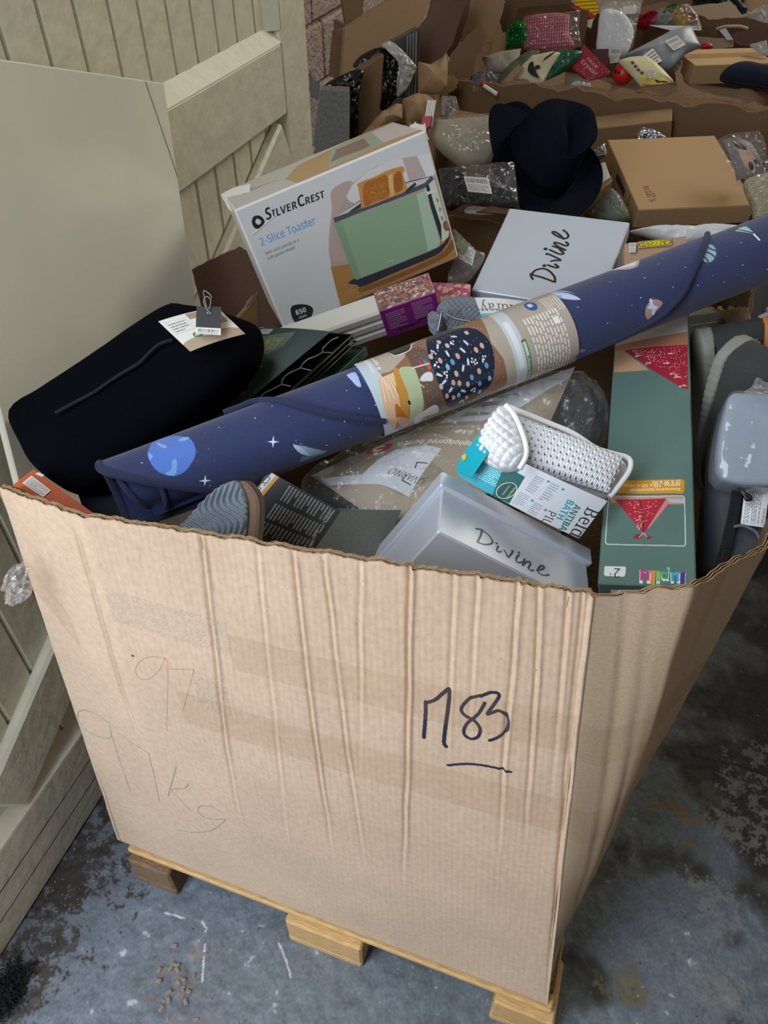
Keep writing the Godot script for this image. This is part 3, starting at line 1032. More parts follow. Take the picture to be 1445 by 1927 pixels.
func rug_print() -> Print:
	var p := Print.new(2048, 600, h("27325a"))
	for k in 2600: p.dot(rng.randf(), rng.randf(), rng.randf_range(1, 3), rng.randf_range(1, 3), h("2b3762") if k % 2 else h("232d50"))
	for k in 330:
		var s := rng.randf_range(0.7, 1.9)
		p.dot(rng.randf(), rng.randf(), s, s, h("c8cfe0"))
	# big planet near the open end
	p.poly([Vector2(0.049,0.268),Vector2(0.054,0.218),Vector2(0.063,0.147),Vector2(0.076,0.169),Vector2(0.089,0.219),Vector2(0.098,0.26),Vector2(0.1,0.304),Vector2(0.098,0.339),Vector2(0.089,0.372),Vector2(0.079,0.392),Vector2(0.068,0.393),Vector2(0.058,0.373),Vector2(0.051,0.336)], h("4f74c0"), true)
	p.poly([Vector2(0.062,0.207),Vector2(0.065,0.202),Vector2(0.068,0.232),Vector2(0.072,0.256),Vector2(0.07,0.264),Vector2(0.067,0.255),Vector2(0.064,0.233)], h("7fa3d8"), true)
	p.poly([Vector2(0.086,0.251),Vector2(0.09,0.236),Vector2(0.098,0.25),Vector2(0.096,0.26),Vector2(0.092,0.262)], h("7fa3d8"), true)
	p.poly([Vector2(0.051,0.255),Vector2(0.053,0.268),Vector2(0.054,0.283),Vector2(0.052,0.288),Vector2(0.05,0.292)], h("7fa3d8"), true)
	p.poly([Vector2(0.072,0.331),Vector2(0.076,0.331),Vector2(0.075,0.351),Vector2(0.069,0.39),Vector2(0.062,0.382),Vector2(0.06,0.371),Vector2(0.067,0.364)], h("6f9ad0"), true)
	for c in [[Vector2(0.182,0.407)], [Vector2(0.096,0.457)]]:
		var m: Vector2 = c[0]
		for a in 4:
			var d := Vector2.from_angle(a * PI / 2 + 0.4)
			p.poly([m + d * 15 / Vector2(p.w, p.h), m + d.orthogonal() * 3 / Vector2(p.w, p.h), m - d.orthogonal() * 3 / Vector2(p.w, p.h)], h("dfe5f2"))
	# spaceships, partly hidden by the sleeve
	p.poly([Vector2(0.202,0.446),Vector2(0.209,0.459),Vector2(0.222,0.499),Vector2(0.239,0.554),Vector2(0.22,0.548),Vector2(0.211,0.517),Vector2(0.205,0.49)], h("8fa6c4"), true)
	p.poly([Vector2(0.202,0.449),Vector2(0.204,0.477),Vector2(0.21,0.515),Vector2(0.22,0.548),Vector2(0.215,0.507),Vector2(0.208,0.465)], h("b9c8e4"), true)
	p.poly([Vector2(0.207,0.522),Vector2(0.223,0.548),Vector2(0.24,0.567),Vector2(0.223,0.565),Vector2(0.203,0.562)], h("5d7d9c"))
	p.line([Vector2(0.204,0.448),Vector2(0.215,0.472),Vector2(0.227,0.509),Vector2(0.239,0.55)], 2.0, h("33425f"))
	p.poly([Vector2(0.293,0.229),Vector2(0.305,0.231),Vector2(0.306,0.3),Vector2(0.309,0.371),Vector2(0.31,0.459),Vector2(0.311,0.347),Vector2(0.311,0.287),Vector2(0.308,0.228)], h("3b548c"), true)
	p.poly([Vector2(0.311,0.246),Vector2(0.31,0.332),Vector2(0.311,0.383),Vector2(0.311,0.461),Vector2(0.317,0.356),Vector2(0.317,0.275)], h("5f86c8"))
	p.poly([Vector2(0.293,0.229),Vector2(0.303,0.231),Vector2(0.302,0.295),Vector2(0.3,0.322),Vector2(0.296,0.311),Vector2(0.294,0.279)], h("a8bde4"), true)
	p.poly([Vector2(0.578,0.147),Vector2(0.587,0.181),Vector2(0.595,0.244),Vector2(0.6,0.303),Vector2(0.589,0.291),Vector2(0.579,0.26),Vector2(0.574,0.223)], h("b6c6e2"), true)
	p.line([Vector2(0.579,0.147),Vector2(0.587,0.21),Vector2(0.596,0.267),Vector2(0.6,0.302)], 2.4, h("1e2746"), true)
	p.poly([Vector2(0.573,0.217),Vector2(0.584,0.242),Vector2(0.575,0.264)], h("8aa7c6"))
	# planets beyond
	p.poly([Vector2(0.666,0.147),Vector2(0.691,0.147),Vector2(0.711,0.148),Vector2(0.717,0.147),Vector2(0.701,0.219),Vector2(0.692,0.237),Vector2(0.679,0.225),Vector2(0.672,0.182)], h("bda098"), true)
	p.poly([Vector2(0.668,0.147),Vector2(0.69,0.147),Vector2(0.709,0.147),Vector2(0.712,0.147),Vector2(0.696,0.215),Vector2(0.687,0.203),Vector2(0.674,0.186)], h("d3dcec"), true)
	p.poly([Vector2(0.676,0.473),Vector2(0.678,0.439),Vector2(0.687,0.42),Vector2(0.696,0.427),Vector2(0.702,0.451),Vector2(0.693,0.476),Vector2(0.684,0.497),Vector2(0.68,0.5)], h("ad8f88"), true)
	p.line([Vector2(0.686,0.419),Vector2(0.686,0.442),Vector2(0.689,0.456),Vector2(0.688,0.481)], 5.0, h("c9d3e6"), true)
	p.line([Vector2(0.682,0.445),Vector2(0.693,0.46)], 4.0, h("c9d3e6"))
	p.poly([Vector2(0.776,0.314),Vector2(0.783,0.283),Vector2(0.795,0.259),Vector2(0.802,0.267),Vector2(0.802,0.297),Vector2(0.797,0.33),Vector2(0.788,0.352),Vector2(0.779,0.348)], h("8db4c2"), true)
	for l in [[Vector2(0.794,0.258),Vector2(0.796,0.288),Vector2(0.8,0.311)], [Vector2(0.783,0.287),Vector2(0.79,0.31),Vector2(0.794,0.341)], [Vector2(0.776,0.306),Vector2(0.781,0.324),Vector2(0.782,0.348)]]: p.line(l, 2.4, h("23304f"), true)
	p.poly([Vector2(0.849,0.23),Vector2(0.861,0.216),Vector2(0.867,0.225),Vector2(0.865,0.264),Vector2(0.863,0.293),Vector2(0.858,0.28),Vector2(0.853,0.257)], h("9ec9c6"), true)
	p.line([Vector2(0.863,0.293),Vector2(0.863,0.315),Vector2(0.864,0.337)], 3.0, h("dfe9ee"))
	p.line([Vector2(0.853,0.222),Vector2(0.857,0.257),Vector2(0.863,0.291)], 2.6, h("1e2746"))
	p.poly([Vector2(0.709,0.48),Vector2(0.718,0.458),Vector2(0.727,0.441),Vector2(0.725,0.467),Vector2(0.718,0.486),Vector2(0.711,0.504)], h("5a6d78"), true)
	p.poly([Vector2(0.572,0.533),Vector2(0.582,0.523),Vector2(0.595,0.557),Vector2(0.601,0.632),Vector2(0.582,0.594)], h("7a88ae"), true)
	return p

func sleeve_print() -> Print:
	# drawn in the same round-the-roll frame as the rug, so that the pictures can be placed from what shows
	var p := Print.new(1100, 1000, h("b0a697"))
	var mp := func(l: Array) -> Array:
		var o := []
		for q in l: o.append(Vector2((q.x - 0.311) / (0.579 - 0.311), q.y))
		return o
	p.rect(0, 0, 0.07, 1, h("bccbd2"))
	p.poly(mp.call([Vector2(0.33,0.305),Vector2(0.344,0.31),Vector2(0.367,0.268),Vector2(0.373,0.231),Vector2(0.41,0.147),Vector2(0.482,0.147),Vector2(0.47,0.348),Vector2(0.477,0.427),Vector2(0.477,0.557),Vector2(0.451,0.63),Vector2(0.342,0.63),Vector2(0.322,0.566)]), h("8d6a52"))
	p.poly(mp.call([Vector2(0.37,0.247),Vector2(0.388,0.23),Vector2(0.397,0.29),Vector2(0.392,0.354),Vector2(0.391,0.454),Vector2(0.399,0.572),Vector2(0.367,0.582),Vector2(0.367,0.421),Vector2(0.369,0.322)]), h("6a5648"))
	p.poly(mp.call([Vector2(0.325,0.321),Vector2(0.346,0.317),Vector2(0.34,0.387),Vector2(0.339,0.446),Vector2(0.328,0.528),Vector2(0.322,0.586),Vector2(0.317,0.447)]), h("d8b48c"))
	for k in 11: p.line(mp.call([Vector2(0.33,0.305),Vector2(0.332,0.375)]) if k == 0 else mp.call([[Vector2(0.325,0.321)][0] + Vector2(0.003 * k, 0.004), [Vector2(0.317,0.447)][0] + Vector2(0.0055 * k, -0.03)]), 2.2, h("e8d8bc"))
	p.poly(mp.call([Vector2(0.346,0.313),Vector2(0.353,0.315),Vector2(0.352,0.371),Vector2(0.351,0.43),Vector2(0.346,0.489),Vector2(0.342,0.576),Vector2(0.331,0.548),Vector2(0.337,0.46)]), h("c08a3c"), true)
	p.poly(mp.call([Vector2(0.333,0.438),Vector2(0.341,0.505),Vector2(0.342,0.558),Vector2(0.329,0.52)]), h("b06a30"), true)
	p.poly(mp.call([Vector2(0.329,0.499),Vector2(0.342,0.527),Vector2(0.341,0.572),Vector2(0.332,0.555)]), h("d39a86"), true)
	p.poly(mp.call([Vector2(0.353,0.315),Vector2(0.369,0.325),Vector2(0.37,0.365),Vector2(0.368,0.43),Vector2(0.362,0.517),Vector2(0.344,0.565),Vector2(0.348,0.475),Vector2(0.351,0.415)]), h("aebd94"), true)
	p.dot((([Vector2(0.349,0.455)][0] as Vector2).x - 0.311) / 0.268, ([Vector2(0.349,0.455)][0] as Vector2).y, 6, 10, h("1c1c1c"))
	p.poly(mp.call([Vector2(0.35,0.572),Vector2(0.353,0.534),Vector2(0.364,0.52),Vector2(0.378,0.509),Vector2(0.383,0.535),Vector2(0.381,0.569),Vector2(0.362,0.567),Vector2(0.356,0.632)]), h("cfcfd0"), true)
	p.poly(mp.call([Vector2(0.371,0.381),Vector2(0.379,0.366),Vector2(0.387,0.373),Vector2(0.385,0.404),Vector2(0.378,0.399),Vector2(0.372,0.392)]), h("dadada"), true)
	for q in [[[Vector2(0.379,0.323)], "3552a0"], [[Vector2(0.386,0.321)], "4d77b8"], [[Vector2(0.387,0.349)], "d05a4a"], [[Vector2(0.38,0.319)], "b93f38"]]:
		var v: Vector2 = mp.call(q[0])[0]
		p.dot(v.x, v.y, 9, 12, h(q[1]))
	p.line(mp.call([Vector2(0.368,0.329),Vector2(0.381,0.333),Vector2(0.389,0.336)]), 3.0, h("d8d0c0"))
	# the round rug in the picture
	p.poly(mp.call([Vector2(0.402,0.217),Vector2(0.414,0.147),Vector2(0.428,0.147),Vector2(0.445,0.198),Vector2(0.459,0.244),Vector2(0.466,0.289),Vector2(0.469,0.341),Vector2(0.467,0.399),Vector2(0.462,0.455),Vector2(0.456,0.506),Vector2(0.447,0.544),Vector2(0.428,0.587),Vector2(0.412,0.594),Vector2(0.399,0.572),Vector2(0.394,0.532),Vector2(0.39,0.422),Vector2(0.392,0.322)]), h("1f2b3d"), true)
	var r := RandomNumberGenerator.new()
	r.seed = 3
	for l in [Vector2(0.42,0.289),Vector2(0.427,0.279),Vector2(0.414,0.254),Vector2(0.434,0.256),Vector2(0.442,0.306),Vector2(0.45,0.261),Vector2(0.458,0.344),Vector2(0.449,0.352),Vector2(0.434,0.335),Vector2(0.425,0.349),Vector2(0.415,0.325),Vector2(0.409,0.277),Vector2(0.401,0.296),Vector2(0.395,0.311),Vector2(0.403,0.341),Vector2(0.416,0.364),Vector2(0.441,0.391),Vector2(0.434,0.384),Vector2(0.454,0.425),Vector2(0.425,0.403),Vector2(0.408,0.376),Vector2(0.395,0.355),Vector2(0.415,0.413),Vector2(0.443,0.437),Vector2(0.454,0.485),Vector2(0.432,0.45),Vector2(0.44,0.491),Vector2(0.403,0.402),Vector2(0.395,0.394),Vector2(0.397,0.427),Vector2(0.408,0.443),Vector2(0.415,0.455),Vector2(0.402,0.469),Vector2(0.418,0.497),Vector2(0.43,0.515),Vector2(0.396,0.49),Vector2(0.404,0.51),Vector2(0.411,0.508),Vector2(0.421,0.54),Vector2(0.439,0.537),Vector2(0.392,0.44),Vector2(0.454,0.398),Vector2(0.425,0.473),Vector2(0.414,0.561)]:
		var v: Vector2 = mp.call([l])[0]
		var k := r.randi() % 4
		if k < 2: p.dot(v.x, v.y, 10, 13, h(["d8a48c", "6d9cc8", "c9b8a8", "8fb6d8"][r.randi() % 4]))
		elif k == 2: rocket(p, v, 15, r.randf() * TAU, h("dfe4e8"), h("9fb2c8"))
		else:
			for j in 6: p.dot(v.x + r.randf_range(-0.012, 0.012), v.y + r.randf_range(-0.014, 0.014), 4, 5, h("e4e6e4"))
	for k in 130: 
		var v: Vector2 = mp.call([[Vector2(0.427,0.401)][0]])[0] + Vector2(r.randf_range(-0.2, 0.22), r.randf_range(-0.17, 0.17))
		p.dot(v.x, v.y, 1.4, 1.6, h("dfe4e8"))
	p.poly(mp.call([Vector2(0.355,0.148),Vector2(0.366,0.148),Vector2(0.382,0.147),Vector2(0.385,0.195),Vector2(0.379,0.231),Vector2(0.367,0.238),Vector2(0.355,0.225)]), h("1d2322"), true)
	p.line(mp.call([Vector2(0.354,0.147),Vector2(0.357,0.23),Vector2(0.367,0.243),Vector2(0.379,0.232),Vector2(0.385,0.192)]), 3.0, h("e6e2da"), true)
	var a: Array = mp.call([Vector2(0.327,0.285),Vector2(0.327,0.147),Vector2(0.335,0.283),Vector2(0.335,0.147)])
	p.text("Dimension", a[0], a[0] + Vector2(0.0, -0.13), h("e8e6e0"), font_bold)
	p.text("Ø approx", a[2], a[2] + Vector2(0.0, -0.11), h("e8e6e0"), font_bold)
	# pale band and the printed back
	var c0: Array = mp.call([Vector2(0.484,0.147),Vector2(0.472,0.35),Vector2(0.479,0.429),Vector2(0.478,0.494),Vector2(0.474,0.6)])
	p.rect(0.67, 0, 0.735, 1, h("c3ced2"))
	var e: Array = mp.call([Vector2(0.495,0.28),Vector2(0.496,0.485),Vector2(0.518,0.309),Vector2(0.522,0.478)])
	p.rect(e[0].x, e[0].y, e[0].x + 0.028, e[0].y + 0.22, h("dfe4e4"))
	p.rect(e[0].x + 0.04, e[0].y + 0.1, e[0].x + 0.065, e[0].y + 0.34, h("4f7a48"))
	p.rect(e[0].x + 0.045, e[0].y + 0.11, e[0].x + 0.06, e[0].y + 0.33, h("c9d6c4"))
	p.text("Please Recycle", Vector2(e[0].x + 0.06, e[0].y + 0.33), Vector2(e[0].x + 0.06, e[0].y + 0.17), h("3c5a38"), font_bold)
	p.small(e[0].x + 0.09, e[0].y + 0.02, e[0].x + 0.27, e[0].y + 0.38, 11, h("e6e2da"), 5, true)
	var bl: Array = mp.call([Vector2(0.542,0.24)])
	p.dot(bl[0].x, bl[0].y, 30, 38, h("2f5fa8"))
	p.rect(bl[0].x - 0.012, bl[0].y - 0.016, bl[0].x + 0.012, bl[0].y + 0.012, h("d9dfe8"))
	p.rect(bl[0].x + 0.004, bl[0].y - 0.016, bl[0].x + 0.011, bl[0].y + 0.012, h("d8b03a"))
	p.small(bl[0].x + 0.05, bl[0].y - 0.02, bl[0].x + 0.15, bl[0].y + 0.08, 8, h("e6e2da"), 8, true)
	p.rect(bl[0].x + 0.05, bl[0].y + 0.1, bl[0].x + 0.08, bl[0].y + 0.13, h("efece6"))
	p.small(0.78, e[0].y + 0.46, 0.96, e[0].y + 0.6, 5, h("e6e2da"), 9)
	return p

func rug_roll() -> void:
	var t := thing("rolled_rug", "rolled dark blue rug with planets and stars in a printed paper sleeve", "rug", at(RA))
	var cloth := printed(rug_print(), 0.9, {"rim": 0.3, "bump": grain(0.4, 0.0, 512, 95, 2), "bs": 0.05})
	var me := ArrayMesh.new()
	# outer turn: a roll whose open end is cut slantwise
	var cut := func(v: float) -> float: return -0.004 + 0.118 * smoothstep(0.2, 0.62, v) * (1.0 - smoothstep(0.63, 0.72, v))
	var st := begin()
	grid(st, 150, 56, func(u, v):
		var uu := lerpf(cut.call(v), 1.0, u)
		return roll(uu, v, RR + 0.0006 * nz.get_noise_2d(u * 300, v * 200)))
	put(t, "rug", by_place(done(st)), cloth, at(-RA))
	var inside := mat("rug_inside", "2a3a68", 0.95, {"tex": grain(0.3, 0.7, 256, 96, 2), "scale": 14.0})
	st = begin()
	grid(st, 60, 40, func(u, v): return roll(lerpf(cut.call(v), 1.0, u), v, RR - 0.0055), true)
	put(t, "lining", done(st), inside, at(-RA))
	# fold the texture along the length: the grid's own u runs with the roll
	var edge := mat("rug_edge", "2b3658", 0.95, {"rim": 0.4, "tex": grain(0.5, 0.6, 256, 97, 2), "scale": 30.0})
	var lip := []
	for i in 40: lip.append(roll((cut.call(i / 40.0) as float), i / 40.0, RR - 0.003))
	put(t, "edge_binding", tube(lip, 0.0055, 8, true), edge, at(-RA))
	# inner turn seen in the open end
	var core := begin()
	grid(core, 30, 40, func(u, v):
		var r := lerpf(RR - 0.007, RR - 0.019, fmod(v, 1.0))
		return roll(lerpf(0.03 + 0.02 * sin(v * TAU), 0.6, u), v * 1.6, r))
	put(t, "inner_turn", done(core), inside, at(-RA))
	var lip2 := []
	for i in 26: lip2.append(roll(0.03 + 0.02 * sin(i / 25.0 * TAU), i / 25.0 * 1.6, lerpf(RR - 0.007, RR - 0.019, i / 25.0)))
	put(t, "edge_binding", tube(lip2, 0.0038, 7), edge, at(-RA))
	put(t, "lining_patch", tube([roll(0.012, 0.93, RR - 0.008), roll(0.02, 0.87, RR - 0.008)], 0.006, 6), mat("window_blue", "6d94d8", 0.9), at(-RA))
	# the outer flap: a second layer lying on the roll, bound along its curved edge
	for k in 2:
		var path: Array = [[Vector2(0.145,0.148),Vector2(0.164,0.148),Vector2(0.185,0.148),Vector2(0.209,0.254),Vector2(0.228,0.32),Vector2(0.253,0.385),Vector2(0.281,0.438),Vector2(0.313,0.496)], [Vector2(0.82,0.162),Vector2(0.786,0.28),Vector2(0.752,0.373),Vector2(0.729,0.446),Vector2(0.699,0.507),Vector2(0.661,0.537),Vector2(0.615,0.557),Vector2(0.576,0.559)]][k]
		var pts := []
		for q in path: pts.append(roll(q.x, q.y, RR + 0.003))
		put(t, "edge_binding", tube(bend(pts, 5), 0.0042, 8), edge, at(-RA))
	var flap := begin()
	var fe: Array = [Vector2(0.82,0.162),Vector2(0.786,0.28),Vector2(0.752,0.373),Vector2(0.729,0.446),Vector2(0.699,0.507),Vector2(0.661,0.537),Vector2(0.615,0.557),Vector2(0.576,0.559)]
	var steps := 28
	grid(flap, 30, steps, func(u, v):
		var x = v * (fe.size() - 1)
		var i := mini(int(x), fe.size() - 2)
		var q: Vector2 = (fe[i] as Vector2).lerp(fe[i + 1], x - i)
		return roll(lerpf(0.575, q.x, u), q.y, RR + 0.0022))
	put(t, "outer_flap", by_place(done(flap)), cloth, at(-RA))
	# paper sleeve
	var sl := begin()
	grid(sl, 20, 72, func(u, v): return roll(lerpf(0.311, 0.579, u) - 0.004 * cos((v - 0.3) * TAU), v, RR + 0.0035 + 0.0008 * nz.get_noise_2d(u * 60, v * 90)))
	put(t, "paper_sleeve", done(sl), printed(sleeve_print(), 0.25, {"coat": 0.4}), at(-RA))

# ---------------------------------------------------------------- goods at the front of the box
func divine() -> Array:
	return [[Vector2(0.225,0.591),Vector2(0.246,0.563),Vector2(0.269,0.55)], [Vector2(0.263,0.548),Vector2(0.256,0.683),Vector2(0.238,0.84)], [Vector2(0.257,0.559),Vector2(0.304,0.586),Vector2(0.334,0.669),Vector2(0.323,0.748),Vector2(0.281,0.824),Vector2(0.238,0.846)], [Vector2(0.374,0.711),Vector2(0.364,0.798),Vector2(0.372,0.835),Vector2(0.393,0.79)], [Vector2(0.362,0.674),Vector2(0.363,0.676)], [Vector2(0.413,0.737),Vector2(0.426,0.775),Vector2(0.439,0.837),Vector2(0.458,0.752),Vector2(0.472,0.665),Vector2(0.465,0.662)], [Vector2(0.512,0.68),Vector2(0.492,0.797),Vector2(0.504,0.848),Vector2(0.532,0.793)], [Vector2(0.513,0.63),Vector2(0.514,0.631)], [Vector2(0.552,0.701),Vector2(0.544,0.772),Vector2(0.536,0.857),Vector2(0.559,0.759),Vector2(0.585,0.706),Vector2(0.59,0.749),Vector2(0.576,0.851),Vector2(0.595,0.869),Vector2(0.61,0.838)], [Vector2(0.634,0.801),Vector2(0.669,0.739),Vector2(0.687,0.666),Vector2(0.673,0.654),Vector2(0.65,0.727),Vector2(0.641,0.816),Vector2(0.664,0.846),Vector2(0.696,0.818),Vector2(0.716,0.769)]]

func front_goods() -> void:
	# silver shoe box lying with its lid away from the viewer
	var d := Vector3(0.211,0.093,0.162)
	var t := thing("shoe_box", "silver shoe box tipped on its side behind the front edge, script lettering on its flank", "box", Transform3D(Vector3(0.853,-0.49,-0.178),Vector3(-0.218,-0.025,-0.976),Vector3(0.473,0.871,-0.128),Vector3(0.568,0.875,-0.197)), "silver shoe boxes")
	var p := Print.new(1024, 460, h("bfc6d0"))
	for s in divine(): p.line(s, 7.0, h("3d3c39"), true)
	for i in [4, 7]: p.dot(divine()[i][0].x, divine()[i][0].y, 10, 10, h("3d3c39"))
	put(t, "body", carton(d * Vector3(0.965, 0.86, 0.95) , M.silver_card, {"pz": printed(p, 0.3, {"metal": 0.08})}, 0.002, 0.001, 3.0), null, at(Vector3(0, -d.y * 0.07, 0)))
	put(t, "lid", carton(Vector3(d.x + 0.002, d.y * 0.27, d.z + 0.002), M.silver_card, {}, 0.002, 0.0006, 5.0), M.silver_card, at(Vector3(0, d.y * 0.5 - d.y * 0.135, 0)))
	var strip := begin()
	quad(strip, Vector3(-d.x / 2 + 0.003, -d.y * 0.5 + 0.002, d.z / 2 + 0.0004), Vector3(-d.x / 2 + 0.003, -d.y * 0.5 + 0.006, d.z / 2 + 0.0004), Vector3(d.x / 2 - 0.003, -d.y * 0.5 + 0.006, d.z / 2 + 0.0004), Vector3(d.x / 2 - 0.003, -d.y * 0.5 + 0.002, d.z / 2 + 0.0004))
	# white antibacterial bath pillow folded in its printed card
	var b := thing("bath_pillow", "white waffle-woven bath pillow folded in a teal and white card sleeve", "bath pillow", at([Vector3(0.619,0.989,-0.309)][0]), "bath pillows")
	lattice(b, "woven_top", M.white_foam, [Vector3(0.567,1.029,-0.321),Vector3(0.7,0.999,-0.322),Vector3(0.69,0.977,-0.282),Vector3(0.589,0.995,-0.272)], 16, 8)
	soft(b, "pillow", M.white_foam, [Vector3(0.553,1.022,-0.338),Vector3(0.575,1.017,-0.338),Vector3(0.605,1.009,-0.337),Vector3(0.634,1.002,-0.336),Vector3(0.661,0.995,-0.334),Vector3(0.683,0.991,-0.337),Vector3(0.703,0.986,-0.337),Vector3(0.707,0.98,-0.328),Vector3(0.701,0.971,-0.311),Vector3(0.694,0.964,-0.295),Vector3(0.676,0.966,-0.291),Vector3(0.644,0.973,-0.291),Vector3(0.606,0.981,-0.289),Vector3(0.584,0.983,-0.284),Vector3(0.574,0.993,-0.297),Vector3(0.564,1.007,-0.317)], 0.016, {"p": 5.0, "n": 120, "k": 14, "na": 0.001, "lift": -0.02})
	put(b, "pillow_edge", tube(bend([Vector3(0.557,1.029,-0.333),Vector3(0.578,1.024,-0.333),Vector3(0.604,1.018,-0.333),Vector3(0.635,1.011,-0.332),Vector3(0.663,1.001,-0.327),Vector3(0.683,0.997,-0.328),Vector3(0.703,0.993,-0.33),Vector3(0.707,0.986,-0.32),Vector3(0.701,0.978,-0.303),Vector3(0.692,0.969,-0.284)], 4), 0.0034, 8), M.white_foam, under(b, Transform3D()))
	soft(b, "rolled_end", M.white_foam, [Vector3(0.54,1.01,-0.276),Vector3(0.543,1.025,-0.29),Vector3(0.551,1.041,-0.303),Vector3(0.559,1.049,-0.307),Vector3(0.57,1.045,-0.297),Vector3(0.585,1.034,-0.277),Vector3(0.593,1.022,-0.26),Vector3(0.588,1.01,-0.25),Vector3(0.574,1.002,-0.249),Vector3(0.556,0.999,-0.256),Vector3(0.543,1.003,-0.266)], 0.03, {"tuft": 0.011, "ta": 0.005, "n": 170, "k": 46, "p": 2.2})
	put(b, "rolled_edge", tube(bend([Vector3(0.559,1.061,-0.292),Vector3(0.57,1.058,-0.283),Vector3(0.582,1.051,-0.269),Vector3(0.592,1.042,-0.254),Vector3(0.595,1.034,-0.244),Vector3(0.591,1.023,-0.235)], 4), 0.003, 8), M.white_foam, under(b, Transform3D()))
	var c := Print.new(1100, 420, h("cfd6dc"))
	c.rect(0, 0, 0.34, 1, h("12a6b8"))
	c.small(0.1, 0.12, 0.3, 0.8, 15, h("bfe3e6"), 4)
	c.poly([Vector2(0.239,0.306),Vector2(0.325,0.27),Vector2(0.403,0.273),Vector2(0.431,0.987),Vector2(0.296,1.011),Vector2(0.263,0.64)], h("0b5c58"))
	var o1: Vector2 = [Vector2(0.357,0.747)][0]
	c.dot(o1.x, o1.y, 68, 96, h("cfe0dc"), 0.25)
	c.dot(o1.x, o1.y, 62, 90, h("0d4a46"), 0.25)
	c.text("ANTIBACTERIAL", o1 + Vector2(0.03, -0.16), o1 + Vector2(0.03, 0.18), h("d7d08a"), font_bold)
	c.text("treated pillow", o1 + Vector2(-0.01, -0.14), o1 + Vector2(-0.01, 0.14), h("cfe0dc"), font_sans)
	c.small(0.46, 0.12, 0.53, 0.55, 8, h("7d868e"), 14)
	c.small(0.58, 0.12, 0.65, 0.6, 8, h("7d868e"), 15)
	c.small(0.44, 0.62, 0.52, 0.95, 8, h("7d868e"), 16)
	c.small(0.57, 0.68, 0.64, 0.97, 6, h("7d868e"), 17)
	for q in [Vector2(0.55, 0.12), Vector2(0.67, 0.14), Vector2(0.54, 0.66), Vector2(0.66, 0.72)]: c.rect(q.x, q.y, q.x + 0.02, q.y + 0.05, h("1b9aa6"))
	var bt: Array = [Vector2(0.911,0.276),Vector2(0.93,1.207),Vector2(0.811,0.325),Vector2(0.832,1.06),Vector2(0.746,0.355),Vector2(0.776,1.042),Vector2(0.794,0.877),Vector2(0.806,1.168),Vector2(0.978,0.693),Vector2(0.982,1.089)]
	c.text("Beldray", Vector2(0.905, 0.28), Vector2(0.93, 1.6), h("23282c"), font_serif)
	c.text("ANTIBACTERIAL", Vector2(0.818, 0.34), Vector2(0.85, 1.7), h("12706a"), font_bold)
	c.text("BATH", Vector2(0.752, 0.32), Vector2(0.766, 0.8), h("18a0a8"), font_bold)
	c.text("PILLOW", Vector2(0.69, 0.72), Vector2(0.71, 1.5), h("33383c"), font_sans)
	c.text("TRUST & QUALITY", bt[8], bt[9], h("23282c"), font_bold)
	sheet(b, "card_sleeve", printed(c, 0.6), [Vector3(0.542,1.02,-0.27),Vector3(0.69,0.981,-0.263),Vector3(0.67,0.942,-0.234),Vector3(0.521,0.985,-0.245)], {"bulge": 0.012, "th": 0.0006})
	slab(b, "card_flap", mat("teal_card", "12a6b8", 0.4), [Vector3(0.538,1.035,-0.265),Vector3(0.554,1.028,-0.244),Vector3(0.541,0.999,-0.232),Vector3(0.519,0.99,-0.247),Vector3(0.522,1.005,-0.257)], 0.0006)
	var eb := Print.new(90, 160, h("12a6b8"))
	sheet(b, "emblem", mat("emblem_yellow", "e0b53c", 0.4), [Vector3(0.522,1.006,-0.255),Vector3(0.527,1.011,-0.256),Vector3(0.529,1.009,-0.25),Vector3(0.525,1.003,-0.251)], {"n": 3})
	# upholstered bench in its clear bag
	var k := thing("bagged_bench", "upholstered bench in a clear bag with beige and white printed insert under the rug", "bench", at([Vector3(0.483,0.903,-0.38)][0]))
	soft(k, "bench_seat", M.charcoal_fabric, [Vector3(0.303,0.875,-0.294),Vector3(0.335,0.893,-0.342),Vector3(0.404,0.916,-0.41),Vector3(0.49,0.939,-0.485),Vector3(0.61,0.957,-0.555),Vector3(0.659,0.945,-0.539),Vector3(0.672,0.93,-0.509),Vector3(0.669,0.912,-0.469),Vector3(0.628,0.894,-0.419),Vector3(0.575,0.867,-0.343),Vector3(0.529,0.843,-0.278),Vector3(0.467,0.835,-0.245),Vector3(0.414,0.843,-0.249),Vector3(0.36,0.86,-0.275)], 0.05, {"p": 4.0, "n": 110, "k": 16, "na": 0.006, "nf": 14.0, "back": 1.0, "lift": -0.055})
	var w := Print.new(1200, 800, h("a1957f"))
	w.poly([Vector2(-0.013,-0.06),Vector2(0.011,-0.045),Vector2(0.084,0.012),Vector2(0.095,0.061),Vector2(0.029,0.136),Vector2(-0.004,0.252),Vector2(0.099,0.366),Vector2(0.158,0.479),Vector2(0.202,0.701),Vector2(0.457,0.656),Vector2(0.317,0.156),Vector2(0.18,-0.069)], h("8f8470"))
	w.poly([Vector2(0.467,0.048),Vector2(0.541,0.005),Vector2(0.619,-0.036),Vector2(0.741,-0.065),Vector2(1.007,-0.001),Vector2(1.058,0.065),Vector2(0.892,0.181),Vector2(0.805,0.248),Vector2(0.64,0.229)], h("c9ccd0"))
	w.poly([Vector2(0.01,0.086),Vector2(0.061,0.168),Vector2(0.132,0.266),Vector2(0.214,0.182),Vector2(0.294,0.144),Vector2(0.409,0.261),Vector2(0.459,0.368),Vector2(0.232,0.739),Vector2(0.158,0.479),Vector2(0.083,0.347),Vector2(0.01,0.226)], h("c3c8cc"))
